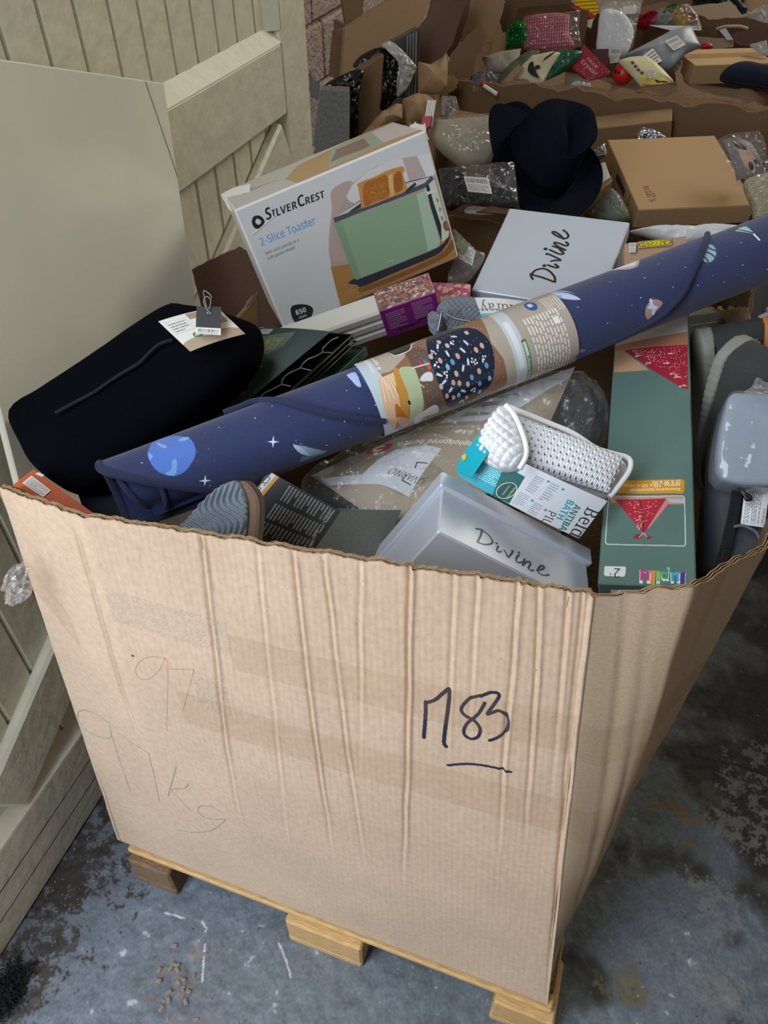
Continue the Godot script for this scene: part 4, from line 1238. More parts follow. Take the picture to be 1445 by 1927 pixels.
	w.poly([Vector2(0.011,-0.045),Vector2(0.085,0.01),Vector2(0.063,0.075),Vector2(0.019,0.094),Vector2(0,-0.01)], h("b9bcb8"))
	w.poly([Vector2(0.54,0.069),Vector2(0.577,0.055),Vector2(0.678,0.173),Vector2(0.666,0.191)], h("a7a79f"))
	w.poly([Vector2(0.59,0.024),Vector2(0.624,-0.002),Vector2(0.716,0.08),Vector2(0.7,0.107)], h("a7a79f"))
	w.poly([Vector2(0.646,-0.014),Vector2(0.667,-0.023),Vector2(0.781,0.069),Vector2(0.78,0.085)], h("a7a79f"))
	var tx: Array = [Vector2(0.554,0.367),Vector2(0.317,0.068),Vector2(0.633,0.271),Vector2(0.441,0.058),Vector2(0.605,0.293),Vector2(0.515,0.195),Vector2(0.666,0.171),Vector2(0.569,0.06),Vector2(0.656,0.147),Vector2(0.577,0.046),Vector2(0.712,0.105),Vector2(0.602,0.001),Vector2(0.698,0.069),Vector2(0.613,-0.016),Vector2(0.756,0.079),Vector2(0.695,0.016),Vector2(0.348,0.641),Vector2(0.244,0.35)]
	w.text("upholstered bench", tx[0] + (tx[0] - tx[1]) * 0.2, tx[1], h("dcd6c8"), font_bold)
	w.text("upholstered seat with a", tx[2], tx[3], h("d6d0c2"), font_sans)
	w.text("hallways", tx[4], tx[5], h("d6d0c2"), font_sans)
	w.text("modern design with", tx[6], tx[7], h("4a4a48"), font_sans)
	w.text("pleats at the seam", tx[8], tx[9], h("4a4a48"), font_sans)
	w.text("made from FSC", tx[10], tx[11], h("4a4a48"), font_sans)
	w.text("wood and feet", tx[12], tx[13], h("4a4a48"), font_sans)
	w.text("for home use", tx[14], tx[15], h("4a4a48"), font_sans)
	w.text("LIVARNO", tx[16], tx[17], h("55585a"), font_sans)
	w.line([Vector2(0.326,0.456),Vector2(0.343,0.404),Vector2(0.382,0.462)], 4.0, h("3c3f42"))
	w.line([Vector2(0.277,0.495),Vector2(0.248,0.531),Vector2(0.271,0.619)], 4.0, h("3c3f42"))
	w.text("home", tx[16] + Vector2(0.02, -0.03), tx[16] + Vector2(-0.03, -0.045), h("3c3f42"), font_sans)
	var bd: Vector2 = [Vector2(0.244,0.053)][0]
	w.dot(bd.x, bd.y, 58, 38, h("b04048"), 0.2)
	w.text("3", bd + Vector2(0.025, -0.03), bd + Vector2(-0.02, -0.045), h("ecdcd8"), font_bold)
	sheet(k, "printed_insert", printed(w, 0.5), [Vector3(0.313,0.887,-0.289),Vector3(0.612,0.966,-0.542),Vector3(0.585,0.891,-0.367),Vector3(0.439,0.857,-0.253)], {"n": 30, "na": 0.003, "nf": 10.0, "bulge": 0.01, "vbulge": 0.008})
	soft(k, "clear_bag", M.film, [Vector3(0.297,0.891,-0.283),Vector3(0.337,0.911,-0.338),Vector3(0.406,0.933,-0.405),Vector3(0.49,0.957,-0.479),Vector3(0.613,0.973,-0.545),Vector3(0.662,0.959,-0.527),Vector3(0.677,0.941,-0.49),Vector3(0.676,0.921,-0.446),Vector3(0.632,0.901,-0.389),Vector3(0.58,0.875,-0.319),Vector3(0.534,0.853,-0.256),Vector3(0.474,0.844,-0.223),Vector3(0.417,0.85,-0.222),Vector3(0.355,0.87,-0.251)], 0.045, {"p": 3.2, "n": 160, "k": 40, "na": 0.012, "nf": 26.0, "ridge": true, "lift": -0.04, "back": 1.2, "seed": 4})
	# sole of a flip-flop
	var f := thing("flip_flop", "flip-flop standing on edge, showing its grey wave-tread sole and brown rim", "shoe", at([Vector3(0.312,0.989,-0.098)][0]))
	soft(f, "tread", mat("sole_grey", "6a757e", 0.55), [Vector3(0.246,0.941,-0.066),Vector3(0.249,0.964,-0.082),Vector3(0.259,0.975,-0.088),Vector3(0.274,0.995,-0.1),Vector3(0.291,1.013,-0.11),Vector3(0.303,1.021,-0.114),Vector3(0.31,1.024,-0.116),Vector3(0.316,1.023,-0.114),Vector3(0.325,1.015,-0.108),Vector3(0.33,1.007,-0.101),Vector3(0.333,0.994,-0.092),Vector3(0.334,0.977,-0.08),Vector3(0.334,0.963,-0.071),Vector3(0.299,0.948,-0.064)], 0.006, {"p": 6.0, "n": 260, "k": 90, "wave": 0.0066, "ta": 0.002, "back": 0.2})
	soft(f, "midsole", mat("sole_brown", "6a5743", 0.8), [Vector3(0.247,0.935,-0.068),Vector3(0.251,0.963,-0.087),Vector3(0.275,0.991,-0.104),Vector3(0.293,1.012,-0.116),Vector3(0.307,1.019,-0.119),Vector3(0.318,1.022,-0.12),Vector3(0.327,1.02,-0.117),Vector3(0.337,1.013,-0.111),Vector3(0.342,1.002,-0.103),Vector3(0.344,0.988,-0.093),Vector3(0.345,0.971,-0.081),Vector3(0.343,0.956,-0.071),Vector3(0.297,0.94,-0.066)], 0.004, {"p": 8.0, "n": 120, "k": 8, "back": 4.0})
	# barbecue starter carton beside it
	var g := thing("starter_carton", "black printed carton with an orange stripe standing behind the flip-flop sole", "carton", at([Vector3(0.342,0.921,-0.187)][0]))
	var gp := Print.new(800, 700, h("191b1c"))
	var st: Array = [Vector2(0.093,0.532),Vector2(0.156,-0.037),Vector2(0.071,0.516),Vector2(0.108,-0.048)]
	gp.poly([Vector2(0.027,0.919),Vector2(0.086,-0.082),Vector2(0.159,-0.053),Vector2(0.1,0.55),Vector2(0.081,1.026)], h("c08a32"))
	gp.poly([Vector2(-0.08,0.913),Vector2(0.07,-0.121),Vector2(0.116,-0.05),Vector2(0.056,0.499),Vector2(-0.001,0.968)], h("c9ccd0"))
	for q in [Vector2(0.003,0.336),Vector2(0.03,0.134)]:
		gp.line([q + Vector2(-0.03, 0), q + Vector2(0, -0.06), q + Vector2(0.04, -0.05), q + Vector2(0.04, 0.04), q + Vector2(0.0, 0.06), q + Vector2(-0.03, 0)], 4.0, h("1f2326"))
	for q in [Vector2(0.047,0.409),Vector2(0.061,0.211)]:
		gp.line([q + Vector2(-0.012, -0.02), q + Vector2(0.012, 0.02)], 3.0, h("a83038"))
		gp.line([q + Vector2(0.012, -0.02), q + Vector2(-0.012, 0.02)], 3.0, h("a83038"))
	gp.small(0.3, 0.04, 0.95, 0.32, 15, h("8d9490"), 21, true)
	gp.small(0.28, 0.4, 0.95, 0.68, 16, h("8d9490"), 22, true)
	gp.small(0.28, 0.74, 0.95, 0.98, 14, h("7c837f"), 23, true)
	gp.poly([Vector2(0.419,-0.069),Vector2(0.453,-0.092),Vector2(0.652,-0.076),Vector2(0.648,-0.028)], h("a8323c"))
	var gt: Array = [Vector2(0.948,0.85),Vector2(0.911,0.521),Vector2(0.931,0.403),Vector2(0.925,0.097)]
	gp.text("GRILLSTARTER", gt[0], gt[1], h("b9bcb8"), font_sans)
	gp.text("LOW SMOKY", gt[2], gt[3], h("9a9d99"), font_sans)
	sheet(g, "front_panel", printed(gp, 0.4), [Vector3(0.298,0.96,-0.206),Vector3(0.392,0.925,-0.203),Vector3(0.368,0.882,-0.162),Vector3(0.268,0.905,-0.154)], {"th": 0.001, "n": 4})
	var e: Array = [Vector3(0.392,0.925,-0.203),Vector3(0.368,0.882,-0.162),Vector3(0.268,0.905,-0.154),Vector3(0.298,0.96,-0.206)]
	sheet(g, "side_panel", M.grey_card, [e[0], e[0] + Vector3(0.06, -0.025, -0.05), e[1] + Vector3(0.075, -0.05, -0.02), e[1]], {"th": 0.001, "n": 4})
	sheet(g, "rear_panel", M.grey_card, [e[0] + Vector3(0.06, -0.025, -0.05), e[3] + Vector3(0.02, -0.1, -0.05), e[2] + Vector3(0.02, -0.1, -0.04), e[1] + Vector3(0.075, -0.05, -0.02)], {"th": 0.001, "n": 4})

# ---------------------------------------------------------------- goods at the left of the box
func left_goods() -> void:
	var t := thing("bolster_cushion", "black velvet bolster cushion with two swing tags, against the white board", "cushion", at([Vector3(0.077,0.993,-0.272)][0]))
	soft(t, "cushion", M.velvet, [Vector3(-0.069,0.975,-0.189),Vector3(-0.044,0.989,-0.224),Vector3(0.001,1.014,-0.286),Vector3(0.043,1.038,-0.346),Vector3(0.076,1.054,-0.386),Vector3(0.095,1.054,-0.392),Vector3(0.135,1.05,-0.399),Vector3(0.181,1.043,-0.4),Vector3(0.202,1.037,-0.397),Vector3(0.208,1.027,-0.38),Vector3(0.207,1.015,-0.356),Vector3(0.187,0.995,-0.313),Vector3(0.157,0.974,-0.262),Vector3(0.135,0.96,-0.229),Vector3(0.106,0.94,-0.18),Vector3(0.084,0.927,-0.15),Vector3(0.047,0.926,-0.135),Vector3(0.017,0.932,-0.136),Vector3(-0.014,0.942,-0.145),Vector3(-0.038,0.954,-0.161)], 0.05, {"p": 3.2, "n": 110, "k": 20, "na": 0.003, "nf": 9.0, "back": 1.4, "lift": -0.03})
	put(t, "seam_ridge", tube(bend([Vector3(0.018,0.99,-0.188),Vector3(0.035,0.997,-0.207),Vector3(0.053,1.004,-0.227),Vector3(0.065,1.011,-0.245),Vector3(0.075,1.016,-0.258),Vector3(0.091,1.024,-0.277),Vector3(0.098,1.031,-0.293),Vector3(0.106,1.037,-0.307),Vector3(0.119,1.04,-0.317)], 5), 0.0022, 8), mat("velvet_ridge", "101217", 0.9, {"rim": 0.3}), under(t, Transform3D()))
	var c := Print.new(420, 300, h("d8d5cc"))
	c.poly([Vector2(0, 1), Vector2(0, 0.78), Vector2(0.3, 0.7), Vector2(0.6, 0.8), Vector2(0.75, 0.68), Vector2(1, 0.78), Vector2(1, 1)], h("a58f78"), true)
	c.rect(0.72, 0.2, 0.95, 0.5, h("9a836c"))
	c.small(0.74, 0.24, 0.93, 0.48, 3, h("d8cfc4"), 31)
	c.rect(0.45, 0.02, 0.7, 0.2, h("9a836c"))
	c.rect(0.05, 0.1, 0.4, 0.48, h("b9b9b2"))
	c.rect(0.058, 0.112, 0.392, 0.468, h("d8d5cc"))
	c.small(0.08, 0.15, 0.36, 0.45, 4, h("5c6a6a"), 32)
	c.dot(0.34, 0.66, 34, 26, h("3d7a3a"))
	c.rect(0.29, 0.64, 0.39, 0.67, h("d8e0d4"))
	sheet(t, "swing_tag", printed(c, 0.45), [Vector3(0.112,1.071,-0.307),Vector3(0.175,1.081,-0.347),Vector3(0.221,1.063,-0.328),Vector3(0.165,1.051,-0.286)], {"bulge": 0.003, "n": 8}).set_meta("label", "cream and brown swing tag")
	var b := Print.new(200, 320, h("25272a"))
	b.rect(0, 0.76, 1, 1, h("dcdad4"))
	b.bars(0.1, 0.81, 0.92, 0.92, 26, h("1b1b1b"))
	b.small(0.1, 0.94, 0.9, 0.98, 1, h("333333"), 3)
	b.line([Vector2(0.5, 0.17), Vector2(0.56, 0.22), Vector2(0.58, 0.25), Vector2(0.43, 0.25), Vector2(0.44, 0.22), Vector2(0.5, 0.17)], 2.4, h("b9bcc0"))
	sheet(t, "price_tag", printed(b, 0.45), [Vector3(0.162,1.093,-0.322),Vector3(0.191,1.093,-0.331),Vector3(0.202,1.072,-0.302),Vector3(0.172,1.073,-0.294)], {"n": 5}).set_meta("label", "black barcode price tag")
	put(t, "string", tube(bend([Vector3(0.181,1.092,-0.317),Vector3(0.171,1.099,-0.325),Vector3(0.172,1.103,-0.332),Vector3(0.179,1.1,-0.329),Vector3(0.179,1.093,-0.319),Vector3(0.17,1.102,-0.33),Vector3(0.166,1.107,-0.337),Vector3(0.174,1.105,-0.336),Vector3(0.179,1.102,-0.332)], 5), 0.0006, 5), mat("string", "8c8a84", 0.6), under(t, Transform3D()))
	# orange carton showing at the left front corner
	var o := thing("orange_carton", "orange carton with a white label, wedged in the left front corner of the marked box", "carton", at([Vector3(0.051,0.939,-0.104)][0]))
	var oc := [Vector3(0.02,0.951,-0.123),Vector3(0.118,0.929,-0.098),Vector3(0.103,0.915,-0.062),Vector3(0,0.938,-0.088)]
	slab(o, "body", M.orange_card, oc, 0.07)
	sheet(o, "label", printed(label_print(240, 110, 7, 41), 0.5), [Vector3(0.023,0.948,-0.115),Vector3(0.055,0.941,-0.106),Vector3(0.05,0.937,-0.096),Vector3(0.017,0.944,-0.103)], {"n": 3, "lift": 0.0008})
	sheet(o, "label", M.white_card, [Vector3(0.029,0.95,-0.121),Vector3(0.038,0.949,-0.12),Vector3(0.037,0.948,-0.117),Vector3(0.026,0.949,-0.118)], {"n": 3, "lift": 0.0008})
	var ink := begin()
	soft(self, "cloth", M.teal_cloth, [Vector3(0.008,0.863,-0.195),Vector3(0.031,0.868,-0.202),Vector3(0.055,0.876,-0.212),Vector3(0.083,0.864,-0.196),Vector3(0.114,0.842,-0.167),Vector3(0.112,0.828,-0.148),Vector3(0.064,0.825,-0.145),Vector3(0.039,0.84,-0.164)], 0.03, {"na": 0.01, "nf": 12.0})
	tag(get_child(get_child_count() - 1), "dark teal cloth bundled below the open end of the rolled rug", "cloth")
	# propagator set: sleeve, cell trays, green trays
	var q := thing("propagator_set", "black cell trays in a dark green card sleeve beside the black bolster", "seed tray", at([Vector3(0.189,0.918,-0.456)][0]))
	var top := [Vector3(0.155,0.971,-0.484),Vector3(0.29,0.97,-0.511),Vector3(0.213,0.906,-0.386),Vector3(0.105,0.906,-0.364)]
	var n := frame(top).basis.z
	var down := -n
	for i in 3:                                              # stacked black cell trays
		var lift := n * (-0.012 * i)
		var ring := []
		for p in [top[0], top[1], top[2], top[3]]: ring.append((p as Vector3).lerp((top[0] + top[1] + top[2] + top[3]) / 4.0, -0.02 * i) + lift)
		put(q, "tray_rim", tube([ring[0], ring[1], ring[2], ring[3]], 0.0028, 6, true), M.black_plastic, under(q, Transform3D()))
	for i in 4:
		var ring := []
		for p in [top[0], top[1], top[2], top[3]]: ring.append((p as Vector3).lerp((top[0] + top[1] + top[2] + top[3]) / 4.0, -0.1) - n * (0.05 + 0.008 * i) + (top[1] - top[0]) * 0.02)
		put(q, "green_tray_rim", tube([ring[0], ring[1], ring[2], ring[3]], 0.0032, 6, true), M.green_plastic, under(q, Transform3D()))
	var bot := []
	for p in [top[0], top[1], top[2], top[3]]: bot.append((p as Vector3).lerp((top[0] + top[1] + top[2] + top[3]) / 4.0, -0.09) - n * 0.055)
	slab(q, "green_tray", M.green_plastic, bot, 0.05)
	var cell := []
	for i in 6:                                              # cells: sunk cups between wavy ribs
		for j in 2:
			var a: Vector3 = (top[0] as Vector3).lerp(top[3], (i + 0.04) / 6.0).lerp((top[1] as Vector3).lerp(top[2], (i + 0.04) / 6.0), 0.5 + j * 0.25)
			var b2: Vector3 = (top[0] as Vector3).lerp(top[3], (i + 0.96) / 6.0).lerp((top[1] as Vector3).lerp(top[2], (i + 0.96) / 6.0), 0.5 + j * 0.25)
			var e = ((top[1] as Vector3) - top[0]) * 0.23
			var st := begin()
			var cc = (a + b2 + e) / 2.0 - n * 0.04
			for s in [[a, a + e], [a + e, b2 + e], [b2 + e, b2], [b2, a]]:
				quad(st, s[0], s[1], (s[1] as Vector3).lerp(cc, 0.4) - n * 0.03, (s[0] as Vector3).lerp(cc, 0.4) - n * 0.03)
			quad(st, a.lerp(cc, 0.4) - n * 0.03, (a + e).lerp(cc, 0.4) - n * 0.03, (b2 + e).lerp(cc, 0.4) - n * 0.03, b2.lerp(cc, 0.4) - n * 0.03)
			put(q, "cell", done(st), M.black_plastic, under(q, Transform3D()))
	var rib := []
	for p in [Vector3(0.272,0.969,-0.501),Vector3(0.264,0.966,-0.495),Vector3(0.259,0.962,-0.487),Vector3(0.256,0.959,-0.481),Vector3(0.257,0.955,-0.475),Vector3(0.25,0.952,-0.468),Vector3(0.24,0.949,-0.461),Vector3(0.235,0.945,-0.454),Vector3(0.233,0.941,-0.446),Vector3(0.222,0.937,-0.438),Vector3(0.216,0.934,-0.431),Vector3(0.214,0.931,-0.424),Vector3(0.215,0.927,-0.418),Vector3(0.204,0.922,-0.409),Vector3(0.196,0.919,-0.402),Vector3(0.191,0.915,-0.394)]: rib.append(p)
	put(q, "rib", tube(rib, 0.0012, 5), mat("rib_shine", "6d6f6a", 0.15, {"metal": 0.3}), under(q, Transform3D()))
	for r in [[Vector3(0.257,0.955,-0.475),Vector3(0.272,0.956,-0.479)], [Vector3(0.233,0.941,-0.447),Vector3(0.25,0.94,-0.448)], [Vector3(0.215,0.927,-0.418),Vector3(0.229,0.926,-0.42)]]: put(q, "rib", tube(r, 0.0014, 5), M.black_plastic, under(q, Transform3D()))
	var sp := Print.new(640, 900, h("1f3a30"))
	sp.rect(0.02, 0.02, 0.2, 0.09, h("aab0aa"))
	sp.bars(0.04, 0.03, 0.18, 0.07, 16, h("39403c"))
	sp.poly([Vector2(0.08, 0.14), Vector2(0.55, 0.04), Vector2(0.6, 0.24), Vector2(0.5, 0.36), Vector2(0.05, 0.36)], h("4e6a5c"))
	sp.poly([Vector2(0.1, 0.18), Vector2(0.5, 0.12), Vector2(0.5, 0.3), Vector2(0.1, 0.31)], h("6f7d4c"))
	for k in 160: sp.dot(rng.randf_range(0.1, 0.5), rng.randf_range(0.14, 0.31), 10, 3, h("8d9a5e") if k % 2 else h("3c4c30"), rng.randf() * 2)
	sp.text("with up to 24 cells", Vector2(0.62, 0.52), Vector2(0.2, 0.52), h("9fb0a4"), font_sans)
	sp.small(0.3, 0.58, 0.6, 0.66, 3, h("7d9084"), 51)
	sp.text("Propagator Set", Vector2(0.72, 0.745), Vector2(-0.1, 0.745), h("c3ccc4"), font_bold)
	sp.text("PARKSIDE", Vector2(0.72, 0.88), Vector2(0.14, 0.88), h("b9c2ba"), font_bold)
	sp.poly([Vector2(0.74, 0.92), Vector2(0.82, 0.92), Vector2(0.86, 0.87), Vector2(0.78, 0.87)], h("8c2434"))
	sp.rect(0.3, 0.98, 0.7, 0.985, h("9fb0a4"))
	sheet(q, "card_sleeve", printed(sp, 0.35), [Vector3(0.16,0.975,-0.479),Vector3(0.261,0.976,-0.501),Vector3(0.176,0.914,-0.378),Vector3(0.099,0.912,-0.36)], {"n": 8, "bulge": 0.004})

func label_print(w: int, hh: int, rows: int, sd: int, bars := false) -> Print:
	var p := Print.new(w, hh, h("dedcd6"))
	if bars:
		p.bars(0.08, 0.12, 0.92, 0.4, 24, h("222222"))
		p.small(0.08, 0.5, 0.92, 0.92, rows, h("44484a"), sd)
	else: p.small(0.06, 0.1, 0.94, 0.94, rows, h("3c4044"), sd)
	return p

# woven padding: a field of small openings between raised strands, over four corners
func lattice(parent: Node, called: String, m: Material, c: Array, nu: int, nv: int) -> void:
	var st := begin()
	var n := frame(c).basis.z
	var f := func(u: float, v: float, z: float) -> Vector3:
		var p := (c[0] as Vector3).lerp(c[1], u).lerp((c[3] as Vector3).lerp(c[2], u), v)
		return p + n * (z + 0.02 * sqrt(maxf(0.0, sin(PI * clampf(u, 0, 1)) * sin(PI * clampf(v, 0, 1)))))
	for j in nv:
		for i in nu:
			var o := 0.5 if j % 2 else 0.0
			var u0 := (i + o) / (nu + 0.5)
			var u1 := (i + 1 + o) / (nu + 0.5)
			var v0 := float(j) / nv
			var v1 := float(j + 1) / nv
			var hu := (u1 - u0) * 0.25
			var hv := (v1 - v0) * 0.25
			var q := [[u0, v0], [u1, v0], [u1, v1], [u0, v1]]
			var r := [[u0 + hu, v0 + hv], [u1 - hu, v0 + hv], [u1 - hu, v1 - hv], [u0 + hu, v1 - hv]]
			sg += 1
			st.set_smooth_group(sg)
			for k in 4:
				var l := (k + 1) % 4
				var qa: Vector3 = f.call(q[k][0], q[k][1], -0.0012)
				var qb: Vector3 = f.call(q[l][0], q[l][1], -0.0012)
				var ra: Vector3 = f.call(r[k][0], r[k][1], 0.0008)
				var rb: Vector3 = f.call(r[l][0], r[l][1], 0.0008)
				var ma := qa.lerp(ra, 0.5) + n * 0.0012
				var mb := qb.lerp(rb, 0.5) + n * 0.0012
				tri(st, qa, qb, mb)
				tri(st, qa, mb, ma)
				tri(st, ma, mb, rb)
				tri(st, ma, rb, ra)
				var da := ra - n * 0.017
				var db := rb - n * 0.017
				tri(st, ra, rb, db)
				tri(st, ra, db, da)
	put(parent, called, done(st), m, under(parent, Transform3D()))

# ---------------------------------------------------------------- goods in the middle of the box
func toaster_print() -> Print:
	var p := Print.new(1100, 706, h("c9cac9"))
	p.poly([Vector2(1.006,0.162),Vector2(0.858,0.108),Vector2(0.719,0.087),Vector2(0.582,0.134),Vector2(0.469,0.239),Vector2(0.4,0.376),Vector2(0.367,0.495),Vector2(0.337,0.679),Vector2(0.32,0.906),Vector2(0.314,1.102),Vector2(1.036,1.067),Vector2(1.057,0.173)], h("a99a90"), false)
	p.poly([Vector2(0.994,0.158),Vector2(0.858,0.108),Vector2(0.718,0.092),Vector2(0.59,0.139),Vector2(0.533,0.184),Vector2(0.581,0.293),Vector2(0.849,0.319),Vector2(0.994,0.314),Vector2(0.999,0.201)], h("cfcdcb"), true)
	p.poly([Vector2(0.858,0.108),Vector2(0.933,0.131),Vector2(0.952,0.302),Vector2(0.862,0.301)], h("b7a59e"))
	p.poly([Vector2(0.933,0.131),Vector2(0.999,0.157),Vector2(0.994,0.314),Vector2(0.952,0.302)], h("d6d4d2"))
	p.poly([Vector2(0.474,0.123),Vector2(0.582,0.134),Vector2(0.41,0.382),Vector2(0.426,0.63),Vector2(0.352,0.615),Vector2(0.373,0.471),Vector2(0.44,0.262)], h("b39c93"), true)
	p.poly([Vector2(0.337,0.664),Vector2(0.535,0.739),Vector2(0.931,0.832),Vector2(1.007,0.779),Vector2(1.045,1.073),Vector2(0.313,1.109),Vector2(0.32,0.906)], h("a67b45"))
	var r := RandomNumberGenerator.new()
	r.seed = 4
	for k in 60:
		var t := r.randf()
		var a: Vector2 = ([Vector2(0.337,0.664)][0] as Vector2).lerp([Vector2(0.314,1.102)][0], t)
		var b: Vector2 = ([Vector2(1.005,0.792)][0] as Vector2).lerp([Vector2(1.002,1.01)][0], t)
		var s := r.randf()
		p.line([a.lerp(b, s), a.lerp(b, minf(1.0, s + 0.3))], 1.2, h("b98c52") if k % 2 else h("94692f"))
	p.poly([Vector2(0.425,0.879),Vector2(0.463,0.925),Vector2(0.883,0.932),Vector2(0.993,0.855),Vector2(0.999,0.915),Vector2(0.884,0.976),Vector2(0.483,0.966),Vector2(0.434,0.922)], h("7f5a30"), true)
	# body
	p.poly([Vector2(0.431,0.83),Vector2(0.915,0.865),Vector2(1,0.719),Vector2(0.984,0.835),Vector2(0.948,0.885),Vector2(0.885,0.919),Vector2(0.629,0.919),Vector2(0.466,0.921),Vector2(0.437,0.889)], h("2e333a"), true)
	p.poly([Vector2(0.428,0.354),Vector2(0.654,0.377),Vector2(0.927,0.403),Vector2(0.928,0.539),Vector2(0.932,0.833),Vector2(0.909,0.865),Vector2(0.689,0.86),Vector2(0.444,0.848),Vector2(0.433,0.824),Vector2(0.433,0.521)], h("8ba585"))
	p.poly([Vector2(0.878,0.4),Vector2(0.927,0.403),Vector2(0.928,0.539),Vector2(0.932,0.833),Vector2(0.916,0.86),Vector2(0.855,0.858),Vector2(0.87,0.573)], h("a9bfa3"))
	p.poly([Vector2(0.428,0.354),Vector2(0.472,0.358),Vector2(0.465,0.625),Vector2(0.471,0.847),Vector2(0.444,0.848),Vector2(0.433,0.824),Vector2(0.433,0.521)], h("7d9878"))
	p.poly([Vector2(0.925,0.391),Vector2(0.963,0.347),Vector2(0.989,0.35),Vector2(0.989,0.576),Vector2(0.993,0.785),Vector2(0.981,0.82),Vector2(0.941,0.838),Vector2(0.955,0.706),Vector2(0.939,0.506)], h("c7cdb6"))
	p.poly([Vector2(0.936,0.345),Vector2(0.953,0.368),Vector2(0.953,0.527),Vector2(0.96,0.709),Vector2(0.941,0.824),Vector2(0.937,0.779),Vector2(0.932,0.542)], h("2c313b"))
	p.poly([Vector2(0.93,0.415),Vector2(0.976,0.418),Vector2(0.976,0.437),Vector2(0.935,0.439)], h("d5d8cf"))
	for q in [Vector2(0.976,0.508),Vector2(0.977,0.582),Vector2(0.975,0.656)]: p.dot(q.x, q.y, 7, 13, h("7f8c76"))
	var kn: Vector2 = [Vector2(0.984,0.726)][0]
	p.dot(kn.x, kn.y, 16, 30, h("6a5a44"))
	p.dot(kn.x + 0.008, kn.y, 11, 22, h("b05f38"))
	# top plate and slots
	p.poly([Vector2(0.434,0.324),Vector2(0.585,0.275),Vector2(0.732,0.276),Vector2(0.857,0.285),Vector2(0.98,0.316),Vector2(0.984,0.347),Vector2(0.928,0.379),Vector2(0.747,0.375),Vector2(0.593,0.362),Vector2(0.435,0.358)], h("4b5058"), false)
	p.poly([Vector2(0.444,0.32),Vector2(0.588,0.281),Vector2(0.855,0.294),Vector2(0.972,0.319),Vector2(0.935,0.344),Vector2(0.754,0.342),Vector2(0.59,0.332)], h("c6c2bc"))
	p.poly([Vector2(0.514,0.323),Vector2(0.591,0.296),Vector2(0.602,0.329),Vector2(0.536,0.328)], h("3a3936"))
	p.poly([Vector2(0.807,0.347),Vector2(0.887,0.311),Vector2(0.892,0.332),Vector2(0.836,0.364)], h("3a3936"))
	# slices of toast
	p.poly([Vector2(0.602,0.185),Vector2(0.602,0.157),Vector2(0.628,0.151),Vector2(0.704,0.155),Vector2(0.76,0.149),Vector2(0.829,0.158),Vector2(0.852,0.17),Vector2(0.85,0.205),Vector2(0.838,0.221),Vector2(0.836,0.338),Vector2(0.762,0.347),Vector2(0.598,0.338),Vector2(0.591,0.298)], h("c08a4a"), true)
	p.poly([Vector2(0.635,0.179),Vector2(0.7,0.172),Vector2(0.75,0.172),Vector2(0.759,0.213),Vector2(0.743,0.329),Vector2(0.665,0.329),Vector2(0.606,0.324)], h("a8652a"), true)
	p.poly([Vector2(0.792,0.207),Vector2(0.832,0.195),Vector2(0.818,0.314),Vector2(0.776,0.322)], h("9c5c28"), true)
	p.poly([Vector2(0.765,0.185),Vector2(0.788,0.185),Vector2(0.766,0.336),Vector2(0.742,0.343)], h("d3ab72"))
	for k in 260:
		var q: Vector2 = ([Vector2(0.634,0.204)][0] as Vector2).lerp([Vector2(0.756,0.225)][0], r.randf()) + Vector2(0.006, 0.12) * r.randf()
		p.dot(q.x, q.y, r.randf_range(1, 3), r.randf_range(1, 3), h("c98d48") if r.randf() < 0.6 else h("8a4f20"))
	var tx: Array = [Vector2(0.12,0.143),Vector2(0.429,0.154),Vector2(0.048,0.305),Vector2(0.345,0.31),Vector2(0.05,0.38),Vector2(0.232,0.381),Vector2(0.052,0.422),Vector2(0.202,0.422),Vector2(0.079,0.921),Vector2(0.136,0.927),Vector2(0.087,0.96),Vector2(0.129,0.963),Vector2(0.615,0.813),Vector2(0.667,0.821)]
	p.text("S", tx[0], tx[0].lerp(tx[1], 0.09), h("1d1f22"), font_bold, 1.15, 0.18)
	p.text("ILVER", tx[0].lerp(tx[1], 0.105), tx[0].lerp(tx[1], 0.53), h("1d1f22"), font_bold, 1.0, 0.18)
	p.text("C", tx[0].lerp(tx[1], 0.55), tx[0].lerp(tx[1], 0.66), h("1d1f22"), font_bold, 1.15, 0.18)
	p.text("REST", tx[0].lerp(tx[1], 0.675), tx[1], h("1d1f22"), font_bold, 1.0, 0.18)
	var lg: Vector2 = [Vector2(0.078,0.126)][0]
	p.poly([lg + Vector2(-0.03, -0.01), lg + Vector2(-0.01, -0.045), lg + Vector2(0.02, -0.03), lg + Vector2(0.03, 0.02), lg + Vector2(0.0, 0.05), lg + Vector2(-0.026, 0.04)], h("1d1f22"), true)
	p.poly([lg + Vector2(-0.014, 0.0), lg + Vector2(0.0, -0.022), lg + Vector2(0.015, 0.008), lg + Vector2(-0.002, 0.026)], h("c9cac9"), true)
	p.text("2-Slice Toaster", tx[2], tx[3], h("3a86c8"), font_sans, 1.15)
	p.text("With side panels in a", tx[4], tx[5], h("3a3c3e"), font_sans)
	p.text("soft pastel shade", tx[6], tx[7], h("3a3c3e"), font_sans)
	p.poly([Vector2(0.064,0.851),Vector2(0.099,0.838),Vector2(0.15,0.874),Vector2(0.173,0.922),Vector2(0.154,0.975),Vector2(0.115,1.008),Vector2(0.074,1.005),Vector2(0.054,0.949)], h("222629"), true)
	p.text("850", tx[8], tx[9], h("dcdcdc"), font_bold)
	p.text("Watt", tx[10], tx[11], h("dcdcdc"), font_sans)
	p.text("D SILVERCREST", tx[12], tx[13], h("d5ddd0"), font_sans)
	return p

